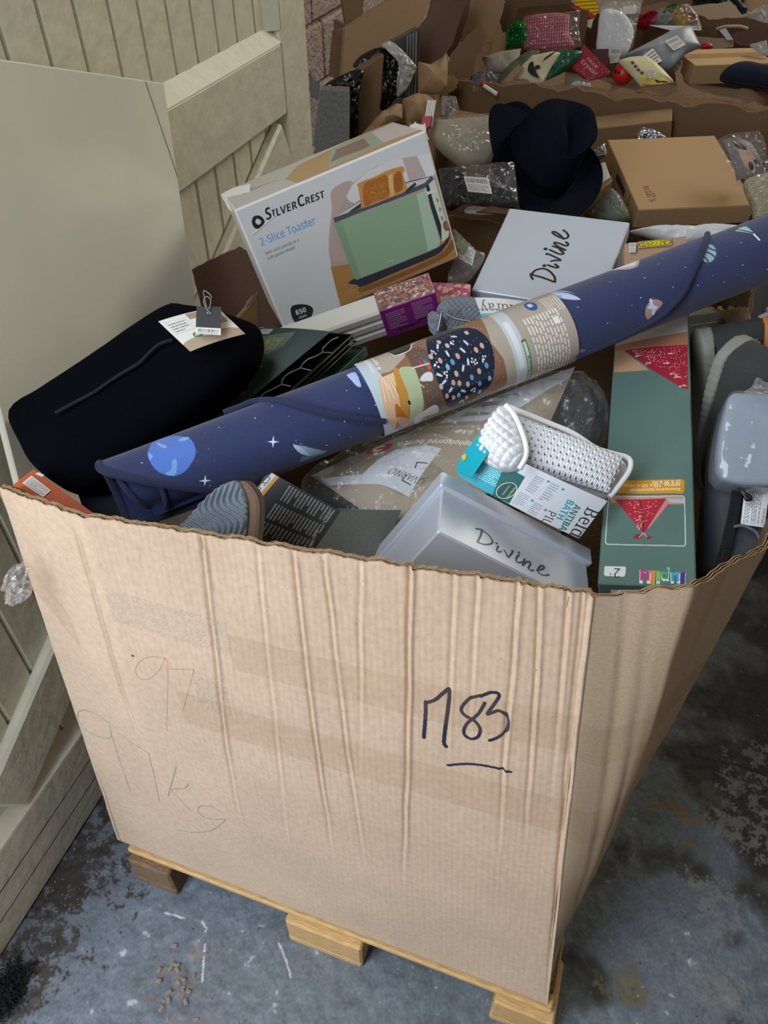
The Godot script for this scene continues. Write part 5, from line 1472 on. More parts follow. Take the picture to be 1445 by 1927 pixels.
func middle_goods() -> void:
	var d := Vector3(0.33,0.212,0.178)
	var t := thing("toaster_carton", "white toaster carton with a green toaster pictured on it, leaning by the plank door", "carton", Transform3D(Vector3(0.751,0.25,-0.612),Vector3(-0.33,0.944,-0.019),Vector3(0.573,0.216,0.791),Vector3(0.155,0.993,-0.808)))
	var top := Print.new(700, 380, h("c4c2bc"))
	top.poly([Vector2(0.33, 1), Vector2(0.3, 0.6), Vector2(0.42, 0.2), Vector2(0.7, 0.05), Vector2(1, 0.0), Vector2(1, 1)], h("b99a6c"))
	top.poly([Vector2(0.5, 0.9), Vector2(0.62, 0.1), Vector2(0.96, 0.1), Vector2(0.9, 0.8)], h("9fae98"))
	top.poly([Vector2(0.54, 0.7), Vector2(0.64, 0.2), Vector2(0.8, 0.2), Vector2(0.76, 0.7)], h("8d7468"))
	top.poly([Vector2(0.82, 0.8), Vector2(0.86, 0.1), Vector2(1, 0.05), Vector2(1, 0.9)], h("c9c4be"))
	top.text("SILVERCREST", Vector2(0.08, 0.5), Vector2(0.27, 0.5), h("3a3c3c"), font_bold)
	var sidep := Print.new(300, 380, h("bdbdba"))
	var kraftm: Material = M.white_card
	put(t, "body", carton(d, kraftm, {"pz": printed(toaster_print(), 0.38), "py": printed(top, 0.4)}, 0.003, 0.003, 12.0), null)
	var s := d * 0.5
	# burst corners: torn card standing up at the top right, a crushed flap at the top left
	slab(t, "torn_flap", M.white_card, [Vector3(0.235,1.122,-0.944),Vector3(0.243,1.127,-0.957),Vector3(0.252,1.123,-0.956),Vector3(0.258,1.125,-0.963),Vector3(0.263,1.115,-0.951),Vector3(0.272,1.106,-0.94),Vector3(0.262,1.109,-0.939),Vector3(0.259,1.104,-0.93),Vector3(0.249,1.113,-0.938)], 0.0008, {"torn": 0.002})
	slab(t, "torn_flap", M.white_card, [Vector3(-0.036,1.045,-0.743),Vector3(-0.012,1.058,-0.749),Vector3(0.021,1.069,-0.747),Vector3(0.035,1.051,-0.71),Vector3(0.021,1.042,-0.704),Vector3(0.02,1.037,-0.696),Vector3(0.004,1.036,-0.705),Vector3(-0.006,1.037,-0.712)], 0.0012, {"torn": 0.0015})
	put(t, "crease", tube([Vector2(0, 0)].map(func(_q): return Vector3(-s.x + 0.01, s.y - 0.045, s.z + 0.0002)) + [Vector3(-s.x + 0.06, s.y - 0.03, s.z + 0.0002)], 0.0008, 5), M.white_card)
	slab(t, "torn_liner", M.kraft_brown, [Vector3(0.075,1.067,-0.878),Vector3(0.086,1.071,-0.89),Vector3(0.097,1.068,-0.892),Vector3(0.09,1.063,-0.88),Vector3(0.08,1.062,-0.873)], 0.001, {"torn": 0.003})
	# white slatted pack with a magenta band
	d = Vector3(0.321,0.069,0.043)
	var b := thing("slat_pack", "pack of white slats in a magenta printed band below the toaster carton", "slat pack", Transform3D(Vector3(0.847,0.282,-0.451),Vector3(-0.081,0.907,0.413),Vector3(0.525,-0.314,0.791),Vector3(0.214,0.875,-0.68)))
	for i in 3:
		put(b, "slat", carton(Vector3(d.x, d.y / 3.0 - 0.003, d.z), M.white_gloss, {}, 0.004), M.white_gloss, at(Vector3(-0.012, d.y / 3.0 * (i - 1), 0)))
	var mg := Print.new(420, 300, h("8f2a86"))
	mg.small(0.08, 0.12, 0.42, 0.75, 9, h("d8b4d6"), 61)
	mg.small(0.56, 0.06, 0.92, 0.7, 10, h("d8b4d6"), 62)
	mg.rect(0.22, 0.8, 0.62, 0.87, h("3c2a3c"))
	mg.rect(0.6, 0.72, 0.92, 0.78, h("3c2a3c"))
	var mt := Print.new(420, 300, h("9a6a5c"))
	for k in 240: mt.dot(rng.randf(), rng.randf(), rng.randf_range(4, 22), rng.randf_range(4, 14), [h("b98d6a"), h("5f6f58"), h("c4a890"), h("7a3a48"), h("4a5a70"), h("d8c4b0")][rng.randi() % 6], rng.randf() * 3)
	put(b, "printed_band", carton(Vector3(0.098, d.y + 0.003, d.z + 0.003), mat("magenta_card", "8f2a86", 0.4), {"pz": printed(mg, 0.35), "py": printed(mt, 0.35)}, 0.001), null, at(Vector3(d.x / 2 - 0.051, 0, 0)))
	# another pack with a picture of sweets behind it
	var fp := Print.new(300, 200, h("9c3050"))
	for k in 130: fp.dot(rng.randf(), rng.randf(), rng.randf_range(8, 24), rng.randf_range(8, 18), [h("c98a58"), h("d8a878"), h("b24868"), h("d85a80"), h("e0b898")][rng.randi() % 5], rng.randf() * 3)
	var f := thing("sweet_pack", "pink pack with a picture of pastries behind the magenta band", "pack", at([Vector3(0.371,0.904,-0.814)][0]))
	slab(f, "body", printed(fp, 0.4), [Vector3(0.313,0.91,-0.812),Vector3(0.392,0.912,-0.827),Vector3(0.397,0.894,-0.807),Vector3(0.37,0.881,-0.788),Vector3(0.316,0.874,-0.772)], 0.02)
	# grey waffle bath pillow
	var g := thing("bath_pillow", "grey waffle-woven bath pillow rolled in its card sleeve behind the rug", "bath pillow", at([Vector3(0.43,0.952,-0.649)][0]), "bath pillows")
	soft(g, "pillow", M.grey_foam, [Vector3(0.385,0.958,-0.631),Vector3(0.39,0.972,-0.64),Vector3(0.404,0.981,-0.645),Vector3(0.428,0.987,-0.647),Vector3(0.449,0.987,-0.644),Vector3(0.471,0.985,-0.64),Vector3(0.488,0.971,-0.627),Vector3(0.48,0.955,-0.616),Vector3(0.442,0.936,-0.607),Vector3(0.41,0.929,-0.605),Vector3(0.392,0.94,-0.616)], 0.035, {"tuft": 0.0085, "ta": 0.005, "n": 170, "k": 46, "p": 2.2})
	soft(g, "rolled_end", M.grey_foam, [Vector3(0.382,0.969,-0.6),Vector3(0.387,0.977,-0.604),Vector3(0.398,0.977,-0.6),Vector3(0.406,0.971,-0.592),Vector3(0.409,0.961,-0.582),Vector3(0.401,0.951,-0.577),Vector3(0.389,0.955,-0.586)], 0.014, {"tuft": 0.008, "ta": 0.003, "n": 110, "k": 26})
	put(g, "bead_chain", tube(bend([Vector3(0.405,0.968,-0.567),Vector3(0.405,0.985,-0.579),Vector3(0.405,0.991,-0.585),Vector3(0.415,0.989,-0.581),Vector3(0.427,0.988,-0.577),Vector3(0.441,0.989,-0.574),Vector3(0.452,0.991,-0.572)], 4), 0.0022, 6), mat("chain", "8c8f92", 0.3, {"metal": 0.8}), under(g, Transform3D()))
	var gs := Print.new(400, 160, h("c8c6be"))
	gs.text("Beldray", Vector2(0.98, 0.3), Vector2(0.05, 0.24), h("2a2d30"), font_serif)
	gs.rect(0, 0.72, 1, 1, h("23aebc"))
	gs.rect(0.0, 0.5, 0.8, 0.54, h("8c8c86"))
	sheet(g, "card_sleeve", printed(gs, 0.4), [Vector3(0.445,1.004,-0.617),Vector3(0.529,1.009,-0.622),Vector3(0.527,0.991,-0.604),Vector3(0.465,0.982,-0.595)], {"bulge": 0.006, "n": 10})
	# large silver shoe box seen from above
	d = Vector3(0.227,0.093,0.214)
	var v := thing("shoe_box", "silver shoe box seen from above behind the rug, large script lettering up its lid", "box", Transform3D(Vector3(0.992,0.063,0.106),Vector3(-0.095,0.939,0.33),Vector3(-0.079,-0.338,0.938),Vector3(0.515,0.89,-0.952)), "silver shoe boxes")
	var p := Print.new(760, 760, h("c6ccd4"))
	var lo := Vector2(9, 9)
	var hi := Vector2(-9, -9)
	var st := divine()
	for l in st:
		for q in l:
			lo = lo.min(q)
			hi = hi.max(q)
	var o: Array = [Vector2(0.634,0.802),Vector2(0.585,0.187),Vector2(0.386,0.786)]
	for l in st:                                             # the same hand as on the other box, turned to read up the lid
		var w := []
		for q in l:
			var k: Vector2 = (q - lo) / (hi - lo)
			w.append((o[0] as Vector2) + (o[1] - o[0]) * k.x + (o[2] - o[0]) * (1.0 - k.y) * 0.92)
		p.line(w, 7.5, h("33332f"), true)
		if l.size() == 2: p.dot(w[0].x, w[0].y, 13, 13, h("33332f"))
	put(v, "lid", carton(Vector3(d.x, 0.032, d.z), M.silver_card, {"py": printed(p, 0.38, {"metal": 0.08})}, 0.002, 0.001, 2.0), null, at(Vector3(0, d.y / 2 - 0.016, 0)))
	put(v, "body", carton(Vector3(d.x - 0.004, d.y - 0.03, d.z - 0.004), M.silver_card, {}, 0.002), M.silver_card, at(Vector3(0, -0.015, 0)))
	# clear packet tucked between toaster and shoe box
	var pk := thing("clear_packet", "crumpled clear packet with green and white labels between toaster carton and silver box", "packet", at([Vector3(0.366,0.929,-0.898)][0]))
	soft(pk, "film", M.film, [Vector3(0.326,0.955,-0.937),Vector3(0.344,0.947,-0.933),Vector3(0.376,0.929,-0.924),Vector3(0.393,0.925,-0.922),Vector3(0.39,0.907,-0.909),Vector3(0.373,0.883,-0.888),Vector3(0.347,0.869,-0.875),Vector3(0.334,0.888,-0.887),Vector3(0.341,0.919,-0.912)], 0.012, {"na": 0.01, "nf": 40.0, "ridge": true, "n": 90})
	sheet(pk, "label", printed(label_print(160, 120, 6, 71), 0.4), [Vector3(0.338,0.941,-0.934),Vector3(0.374,0.926,-0.927),Vector3(0.373,0.905,-0.912),Vector3(0.347,0.913,-0.914)], {"n": 4})
	sheet(pk, "green_label", mat("label_green", "7f9a5c", 0.5), [Vector3(0.336,0.946,-0.932),Vector3(0.358,0.937,-0.927),Vector3(0.353,0.921,-0.915),Vector3(0.339,0.93,-0.919)], {"n": 3})
	# small brown carton with the yellow number
	var n := thing("numbered_carton", "small brown carton with the yellow oval number sticker 427269", "carton", at([Vector3(0.683,0.959,-0.965)][0]))
	slab(n, "body", mat("kraft_pink", "b39274", 0.7), [Vector3(0.633,0.976,-0.935),Vector3(0.727,0.992,-0.961),Vector3(0.742,0.977,-0.944),Vector3(0.744,0.946,-0.909),Vector3(0.647,0.932,-0.885)], 0.05)
	var y := Print.new(360, 130, h("b39274"))
	y.dot(0.5, 0.5, 172, 58, h("1c1c14"))
	y.dot(0.5, 0.5, 164, 51, h("e2d21e"))
	y.text("427269", Vector2(0.86, 0.28), Vector2(0.12, 0.3), h("1d1d16"), font_sans, 1.1)
	sheet(n, "number_sticker", printed(y, 0.4), [Vector3(0.654,0.982,-0.937),Vector3(0.706,0.99,-0.951),Vector3(0.71,0.982,-0.941),Vector3(0.657,0.974,-0.928)], {"n": 3, "lift": 0.0006})
	sheet(n, "barcode", printed(label_print(100, 140, 3, 72, true), 0.5), [Vector3(0.64,0.982,-0.927),Vector3(0.651,0.983,-0.929),Vector3(0.654,0.972,-0.917),Vector3(0.643,0.971,-0.915)], {"n": 3, "lift": 0.0006})

# ---------------------------------------------------------------- goods at the right of the box
func right_goods() -> void:
	var d := Vector3(0.1,0.08,0.493)
	var t := thing("play_tent_carton", "long grey-green play tent carton with a red fabric picture, left of the trainers", "carton", Transform3D(Vector3(0.968,0.241,-0.074),Vector3(-0.231,0.966,0.12),Vector3(0.1,-0.099,0.99),Vector3(0.733,0.926,-0.439)))
	var p := Print.new(400, 1600, h("5d7a72"))
	p.poly([Vector2(-0.088,0.12),Vector2(0.015,0.127),Vector2(1,-0.013),Vector2(0.987,0.16),Vector2(0.123,0.162),Vector2(0.476,0.257),Vector2(-0.106,0.258)], h("c39a78"))
	p.poly([Vector2(-0.088,0.12),Vector2(0.066,0.124),Vector2(0.999,0.005),Vector2(0.992,0.093),Vector2(0.614,0.103),Vector2(0.067,0.133),Vector2(-0.034,0.134)], h("b3afa8"))
	p.poly([Vector2(-0.034,0.134),Vector2(0.614,0.103),Vector2(0.992,0.092),Vector2(0.987,0.151),Vector2(0.27,0.148),Vector2(-0.003,0.159)], h("a9765a"))
	p.poly([Vector2(0.127,0.157),Vector2(0.566,0.15),Vector2(0.987,0.152),Vector2(0.983,0.348),Vector2(0.916,0.344),Vector2(0.524,0.259)], h("a52838"))
	var r := RandomNumberGenerator.new()
	r.seed = 6
	var a: Array = [Vector2(0.198,0.162),Vector2(0.975,0.159),Vector2(0.973,0.332)]
	for k in 200:
		var q: Vector2 = (a[0] as Vector2).lerp(a[1], r.randf_range(0.06, 1.0))
		var top: float = q.y
		var u: float = (q.x - a[0].x) / (a[1].x - a[0].x)
		q.y += r.randf() * u * (a[2].y - a[1].y) * 0.92
		p.dot(q.x, q.y, 2.4, 2.0, h("e8d4d0"))
	for q in [Vector2(0.325,0.189),Vector2(0.76,0.185),Vector2(0.712,0.229),Vector2(0.851,0.295),Vector2(0.917,0.331),Vector2(0.474,0.227),Vector2(0.793,0.282)]: for k in 5: p.dot(q.x + r.randf_range(-0.04, 0.04), q.y + r.randf_range(-0.004, 0.004), r.randf_range(3, 9), r.randf_range(2, 5), h("dcd4d4"))
	p.poly([Vector2(0.055,0.691),Vector2(0.097,0.684),Vector2(0.896,0.683),Vector2(0.916,0.688),Vector2(0.909,0.724),Vector2(0.893,0.73),Vector2(0.072,0.727),Vector2(0.053,0.721)], h("d99a20"))
	var b: Array = [Vector2(0.864,0.712),Vector2(0.28,0.712),Vector2(0.865,0.698),Vector2(0.193,0.697),Vector2(0.865,0.687),Vector2(0.548,0.687)]
	p.text("Dimensions (assembled):", b[0], b[1], h("f0ead8"), font_bold)
	p.text("approx. 125 x 125 x 140cm", b[2], b[3], h("f0ead8"), font_bold)
	p.text("(L x W x H)", b[4], b[5], h("f0ead8"), font_bold)
	p.poly([Vector2(0.057,0.738),Vector2(0.908,0.74),Vector2(0.907,0.767),Vector2(0.431,0.768),Vector2(0.062,0.757)], h("c2a08a"))
	p.poly([Vector2(0.053,0.757),Vector2(0.431,0.766),Vector2(0.907,0.763),Vector2(0.907,0.768),Vector2(0.055,0.766)], h("8f7a68"))
	p.poly([Vector2(0.713,0.746),Vector2(0.908,0.75),Vector2(0.907,0.761),Vector2(0.753,0.758)], h("b9c2cc"))
	p.poly([Vector2(0.114,0.748),Vector2(0.709,0.746),Vector2(0.737,0.767),Vector2(0.46,0.854)], h("b22c3a"))
	p.poly([Vector2(0.709,0.746),Vector2(0.733,0.764),Vector2(0.518,0.839),Vector2(0.498,0.841)], h("cf8a8c"))
	p.line([Vector2(0.409,0.75),Vector2(0.452,0.81),Vector2(0.459,0.853)], 2.0, h("5c1620"))
	for k in 60:
		var v := r.randf()
		var q: Vector2 = ([Vector2(0.182,0.755)][0] as Vector2).lerp([Vector2(0.673,0.755)][0], r.randf() * (1 - v) + v * 0.45) + Vector2(0, v * 0.09)
		p.line([q, q + Vector2(0.014, -0.002)], 1.4, h("ecd4d4"))
	p.poly([Vector2(0.46,0.854),Vector2(0.365,0.86),Vector2(0.351,0.869),Vector2(0.426,0.873)], h("a52838"))
	p.poly([Vector2(0.46,0.854),Vector2(0.519,0.863),Vector2(0.562,0.865),Vector2(0.504,0.874)], h("a52838"))
	p.line([Vector2(0.412,0.867),Vector2(0.459,0.853),Vector2(0.5,0.866)], 1.6, h("e8dcdc"))
	p.line([Vector2(0.041,0.741),Vector2(0.074,0.737),Vector2(0.893,0.738),Vector2(0.912,0.744),Vector2(0.914,0.886),Vector2(0.899,0.891),Vector2(0.06,0.889),Vector2(0.038,0.883),Vector2(0.041,0.741)], 2.4, h("cfd8d4"))
	var n: Array = [Vector2(0.914,0.967),Vector2(0.834,0.967),Vector2(0.748,0.966),Vector2(0.659,0.964),Vector2(0.618,0.964),Vector2(0.557,0.962),Vector2(0.427,0.962),Vector2(0.912,0.984)]
	var cols := ["4c3a94", "35a8d8", "3aa85c", "8cc23c", "f08a30", "d83a86"]
	var word := "lupilu"
	var x: Array = [Vector2(0.912,0.966),Vector2(0.852,0.965),Vector2(0.848,0.965),Vector2(0.752,0.966),Vector2(0.74,0.965),Vector2(0.659,0.964),Vector2(0.646,0.963),Vector2(0.606,0.963),Vector2(0.597,0.963),Vector2(0.552,0.962),Vector2(0.544,0.962),Vector2(0.429,0.962)]
	for i in 6:
		p.text(word[i], x[i * 2], x[i * 2 + 1], h("e8eeea"), font_bold, 1.12)
		p.text(word[i], (x[i * 2] as Vector2).lerp(x[i * 2 + 1], 0.08), (x[i * 2] as Vector2).lerp(x[i * 2 + 1], 0.92), h(cols[i]), font_bold, 1.05)
	p.poly([Vector2(0.048,0.953),Vector2(0.269,0.953),Vector2(0.282,0.957),Vector2(0.277,0.977),Vector2(0.261,0.982),Vector2(0.059,0.981),Vector2(0.045,0.976)], h("dfe4e2"))
	var s2: Array = [Vector2(0.219,0.959),Vector2(0.156,0.959),Vector2(0.129,0.97),Vector2(0.103,0.971)]
	p.text("2", s2[0], s2[1], h("20262a"), font_sans)
	p.text("+", s2[2], s2[3], h("20262a"), font_sans)
	var e := Print.new(400, 320, h("56736b"))
	e.poly([Vector2(0.12, 0.12), Vector2(0.42, 0.1), Vector2(0.45, 0.55), Vector2(0.12, 0.55)], h("dfe4e2"))
	e.text("2+", Vector2(0.4, 0.5), Vector2(0.4, 0.2), h("20262a"), font_sans)
	put(t, "body", carton(d, mat("green_card", "5a766e", 0.45), {"py": printed(p, 0.42), "pz": printed(e, 0.45)}, 0.0015, 0.0025, 6.0), null)
	# dark carton at the back right
	var c := thing("dark_carton", "dark carton with pale lines and a boxed logo behind the heels of the trainers", "carton", at([Vector3(0.804,0.914,-0.813)][0]))
	var cp := Print.new(300, 260, h("2f302b"))
	cp.poly([Vector2(0, 0.08), Vector2(0.5, 0), Vector2(0.8, 0.1), Vector2(0, 0.2)], h("6c6a5e"), true)
	cp.line([Vector2(0.05, 0.45), Vector2(0.62, 0.38)], 2.0, h("8f8e84"))
	cp.line([Vector2(0.35, 0.72), Vector2(0.82, 0.64)], 2.0, h("8f8e84"))
	cp.line([Vector2(0.93, 0.78), Vector2(0.95, 0.92), Vector2(0.75, 0.94)], 2.0, h("a09060"))
	cp.text("LIVERGY", Vector2(0.9, 0.85), Vector2(0.55, 0.88), h("a09060"), font_sans)
	slab(c, "body", printed(cp, 0.45), [Vector3(0.757,0.92,-0.841),Vector3(0.787,0.924,-0.855),Vector3(0.805,0.922,-0.852),Vector3(0.846,0.901,-0.811),Vector3(0.844,0.898,-0.804),Vector3(0.775,0.891,-0.78)], 0.07)
	slab(c, "sticker", mat("dull_white", "b3aea0", 0.6), [Vector3(0.813,0.9,-0.783),Vector3(0.844,0.908,-0.786),Vector3(0.848,0.894,-0.78),Vector3(0.814,0.886,-0.776)], 0.0008)
	trainers()
	# grey packing cube in clear wrap, on a dark zipped case
	var z := thing("zipped_case", "charcoal zipped case with a black zip puller and white care label", "case", at([Vector3(0.842,0.935,-0.331)][0]))
	soft(z, "case", M.charcoal_fabric, [Vector3(0.803,0.95,-0.389),Vector3(0.838,0.965,-0.401),Vector3(0.895,0.974,-0.403),Vector3(0.915,0.928,-0.346),Vector3(0.911,0.902,-0.317),Vector3(0.877,0.883,-0.3),Vector3(0.837,0.873,-0.295),Vector3(0.817,0.871,-0.295),Vector3(0.808,0.903,-0.334)], 0.05, {"p": 3.5, "n": 90, "k": 16, "na": 0.003, "back": 1.6, "lift": -0.03})
	var zp := [Vector3(0.831,0.967,-0.363),Vector3(0.832,0.955,-0.349),Vector3(0.833,0.942,-0.334),Vector3(0.833,0.93,-0.32),Vector3(0.833,0.917,-0.305),Vector3(0.832,0.902,-0.288)]
	put(z, "zip_tape", tube(bend(zp, 4), 0.0045, 6), M.black_rubber, under(z, Transform3D()))
	var teeth := begin()
	var zz := bend(zp, 10)
	for i in zz.size() - 1:
		var q: Vector3 = zz[i]
		var dir := ((zz[i + 1] as Vector3) - q).normalized()
		var sd := dir.cross(Vector3(0, 0.7, 0.7)).normalized() * 0.006
		var upq := Vector3(0, 0.0032, 0.0032)
		quad(teeth, q - sd + upq, q + sd + upq, q + sd + dir * 0.0018 + upq * 1.25, q - sd + dir * 0.0018 + upq * 1.25)
	put(z, "zip_teeth", done(teeth), mat("zip_dark", "2a2b2c", 0.4), under(z, Transform3D()))
	put(z, "zip_puller", tube(bend([Vector3(0.828,0.976,-0.344),Vector3(0.833,0.973,-0.342),Vector3(0.838,0.971,-0.338),Vector3(0.843,0.97,-0.337),Vector3(0.845,0.968,-0.335),Vector3(0.841,0.967,-0.334),Vector3(0.839,0.969,-0.336),Vector3(0.833,0.972,-0.34)], 5), 0.0022, 7), mat("puller", "1b1c1d", 0.3), under(z, Transform3D()))
	var lb := Print.new(240, 300, h("d4d6d6"))
	lb.small(0.12, 0.06, 0.9, 0.3, 1, h("2f3234"), 3)
	lb.text("verlage", Vector2(0.86, 0.56), Vector2(0.86, 0.95), h("2f3234"), font_serif)
	lb.small(0.08, 0.05, 0.74, 0.95, 9, h("4a4e50"), 81, true)
	sheet(z, "care_label", printed(lb, 0.5), [Vector3(0.839,0.967,-0.361),Vector3(0.865,0.972,-0.363),Vector3(0.869,0.939,-0.325),Vector3(0.844,0.936,-0.325)], {"n": 6, "bulge": 0.002})
	put(z, "piping", tube(bend([Vector3(0.836,0.937,-0.317),Vector3(0.844,0.94,-0.319),Vector3(0.854,0.94,-0.317),Vector3(0.861,0.938,-0.314),Vector3(0.866,0.934,-0.308)], 5), 0.002, 6), mat("grey_piping", "5a6064", 0.6), under(z, Transform3D()))
	var u := thing("packing_cube", "light blue-grey fabric packing cube in clear wrap on the charcoal zipped case", "packing cube", at([Vector3(0.825,1.027,-0.361)][0]))
	soft(u, "cube", M.grey_fabric, [Vector3(0.795,1.047,-0.407),Vector3(0.797,1.051,-0.412),Vector3(0.803,1.054,-0.416),Vector3(0.838,1.058,-0.418),Vector3(0.881,1.064,-0.422),Vector3(0.89,1.061,-0.418),Vector3(0.902,1.033,-0.38),Vector3(0.906,1.006,-0.343),Vector3(0.899,1.002,-0.338),Vector3(0.868,0.997,-0.334),Vector3(0.831,0.991,-0.33),Vector3(0.811,0.991,-0.331),Vector3(0.805,0.994,-0.335),Vector3(0.799,1.001,-0.346),Vector3(0.795,1.024,-0.376)], 0.03, {"p": 9.0, "n": 140, "k": 20, "na": 0.0008, "back": 2.0, "lift": -0.03})
	soft(u, "clear_wrap", M.film_smooth, [Vector3(0.793,1.05,-0.404),Vector3(0.795,1.054,-0.41),Vector3(0.802,1.058,-0.414),Vector3(0.836,1.062,-0.416),Vector3(0.881,1.067,-0.42),Vector3(0.89,1.065,-0.416),Vector3(0.903,1.036,-0.377),Vector3(0.907,1.008,-0.339),Vector3(0.9,1.003,-0.333),Vector3(0.867,0.998,-0.329),Vector3(0.83,0.993,-0.325),Vector3(0.81,0.992,-0.326),Vector3(0.802,0.995,-0.33),Vector3(0.796,1.003,-0.342),Vector3(0.792,1.026,-0.372)], 0.033, {"p": 9.0, "n": 120, "k": 26, "na": 0.0012, "nf": 30.0, "ridge": true, "back": 2.0, "lift": -0.03})
	soft(u, "wrap_corner", M.film, [Vector3(0.805,1.07,-0.389),Vector3(0.811,1.076,-0.393),Vector3(0.814,1.085,-0.4),Vector3(0.822,1.082,-0.398),Vector3(0.831,1.082,-0.397),Vector3(0.838,1.073,-0.389),Vector3(0.822,1.071,-0.389)], 0.006, {"na": 0.01, "nf": 80.0, "ridge": true, "n": 60})

# one trainer, toe along -y, sole towards -x; the copies are turned and moved
func trainers() -> void:
	var proto := thing("trainer", "grey knitted trainer whose orange-lined opening shows beside the packing cube", "trainer", Transform3D(), "pair of trainers")
	var half := func(v: float) -> float:                     # half-width of the sole along its length
		var e := sqrt(clampf(v / 0.07, 0.0, 1.0) * (2.0 - clampf(v / 0.07, 0.0, 1.0))) * sqrt(clampf((1.0 - v) / 0.05, 0.0, 1.0) * (2.0 - clampf((1.0 - v) / 0.05, 0.0, 1.0)))
		return e * (0.030 + 0.016 * sin(PI * clampf(v * 1.15 - 0.05, 0.0, 1.0)) - 0.008 * exp(-pow((v - 0.45) / 0.16, 2.0)) - 0.026 * pow(maxf(0.0, v - 0.8) / 0.2, 2.4) - 0.006 * pow(maxf(0.0, 0.09 - v) / 0.09, 2.0))
	var ln := 0.27
	var knit := mat("knit", "5a605b", 0.9, {"tex": grain(0.3, 0.15, 512, 111, 2), "scale": 9.0})
	var solem := mat("sole_pale", "8f8f84", 0.7, {"tex": grain(0.2, 0.8, 256, 112, 3), "scale": 20.0})
	var sole := begin()
	grid(sole, 40, 60, func(u, v):
		var a: float = u * TAU
		var w: float = half.call(v)
		var lift := 0.012 * pow(maxf(0.0, v - 0.7) / 0.3, 2.0) + 0.006 * pow(maxf(0.0, 0.12 - v) / 0.12, 2.0)
		var hx := 0.0085 + 0.0025 * sin(v * 9.0)
		var flute := 0.0012 * sin(v * 150.0) * absf(sin(a))
		return Vector3(lift + (0.5 - 0.5 * signf(cos(a)) * pow(absf(cos(a)), 0.4)) * hx * 2.0, ln * (0.5 - v), signf(sin(a)) * pow(absf(sin(a)), 0.5) * (w + flute)))
	put(proto, "sole", done(sole), solem)
	var up := begin()
	grid(up, 48, 70, func(u, v):
		var a = PI * u
		var w: float = (half.call(v) as float) * 0.95
		var tall := 0.078 * smoothstep(0.95, 0.35, v) + 0.03 + 0.012 * exp(-pow(v / 0.1, 2.0))
		tall *= smoothstep(1.0, 0.94, v)
		var z := -cos(a) * w * (1.0 - 0.25 * sin(a))
		var x := 0.02 + 0.012 * smoothstep(0.7, 1.0, v) + sin(a) * tall
		if v < 0.42: x = minf(x, 0.02 + 0.068 + 0.02 * absf(v - 0.2) * 5.0 * 0.3)      # collar opening
		return Vector3(x + 0.0008 * sin(v * 240) * sin(u * 90), ln * (0.5 - v) * 0.985, z))
	put(proto, "upper", done(up), knit)
	var ring := []
	for i in 28:
		var a := i * TAU / 28
		ring.append(Vector3(0.09 + 0.006 * cos(a), ln * (0.5 - 0.2 + 0.175 * cos(a)), 0.027 * sin(a)))
	put(proto, "collar", tube(ring, 0.0065, 8, true), mat("collar_orange", "b8763f", 0.85))
	var well := begin()
	grid(well, 28, 8, func(u, v): return Vector3(lerpf(0.0895, 0.04, v), ln * (0.3 + 0.17 * cos(u * TAU) * (1 - 0.3 * v)), 0.025 * sin(u * TAU) * (1 - 0.2 * v)))
	put(proto, "lining", done(well), mat("lining_red", "8c3a20", 0.9))
	var insole := begin()
	grid(insole, 24, 3, func(u, v): return Vector3(0.041, ln * (0.3 + 0.125 * cos(u * TAU) * v), 0.021 * sin(u * TAU) * v))
	put(proto, "insole", done(insole), mat("lining_red", "8c3a20", 0.9))
	put(proto, "heel_tab", tube(bend([Vector3(0.09, ln * 0.48, -0.006), Vector3(0.106, ln * 0.5, -0.006), Vector3(0.112, ln * 0.53, -0.004), Vector3(0.106, ln * 0.545, 0.0), Vector3(0.098, ln * 0.535, 0.004)], 4), 0.005, 8), mat("tab_grey", "7d858c", 0.7))
	put(proto, "lace_loop", tube(bend([Vector3(0.07, 0.0, -0.03), Vector3(0.06, -0.02, -0.034), Vector3(0.05, -0.045, -0.034), Vector3(0.056, -0.05, -0.028), Vector3(0.07, -0.02, -0.026)], 4, true), 0.003, 6, true), mat("loop_ochre", "8a6a34", 0.7))
	for i in 5: put(proto, "lace", tube([Vector3(0.078 - 0.006 * i, -0.005 - 0.016 * i, -0.018), Vector3(0.084 - 0.006 * i, -0.005 - 0.016 * i, 0), Vector3(0.078 - 0.006 * i, -0.005 - 0.016 * i, 0.018)], 0.003, 6), mat("lace_red", "8f3a32", 0.8))
	var o: Array = [Vector3(0.816,0.928,-0.506),Vector3(0.79,0.917,-0.531)]
	var dn: Array = [Vector3(0.798,1.028,-0.559),Vector3(0.83,0.795,-0.566),Vector3(0.764,0.979,-0.645),Vector3(0.828,0.748,-0.635)]
	for i in 2:
		var s: Node3D = proto if i == 0 else proto.duplicate()
		if i == 1:
			s.name = numbered("trainer")
			add_child(s)
			s.set_meta("label", "grey knitted trainer standing with its pale sole against the long green carton")
		var y = ((dn[i * 2] as Vector3) - dn[i * 2 + 1]).normalized()
		var x := (Vector3(0.66, 0.45, 0.6) if i == 0 else Vector3(0.88, 0.05, -0.3)).normalized()
		x = (x - y * x.dot(y)).normalized()
		s.transform = Transform3D(Basis(x, y, x.cross(y)), ((dn[i * 2] as Vector3) + dn[i * 2 + 1]) / 2.0)

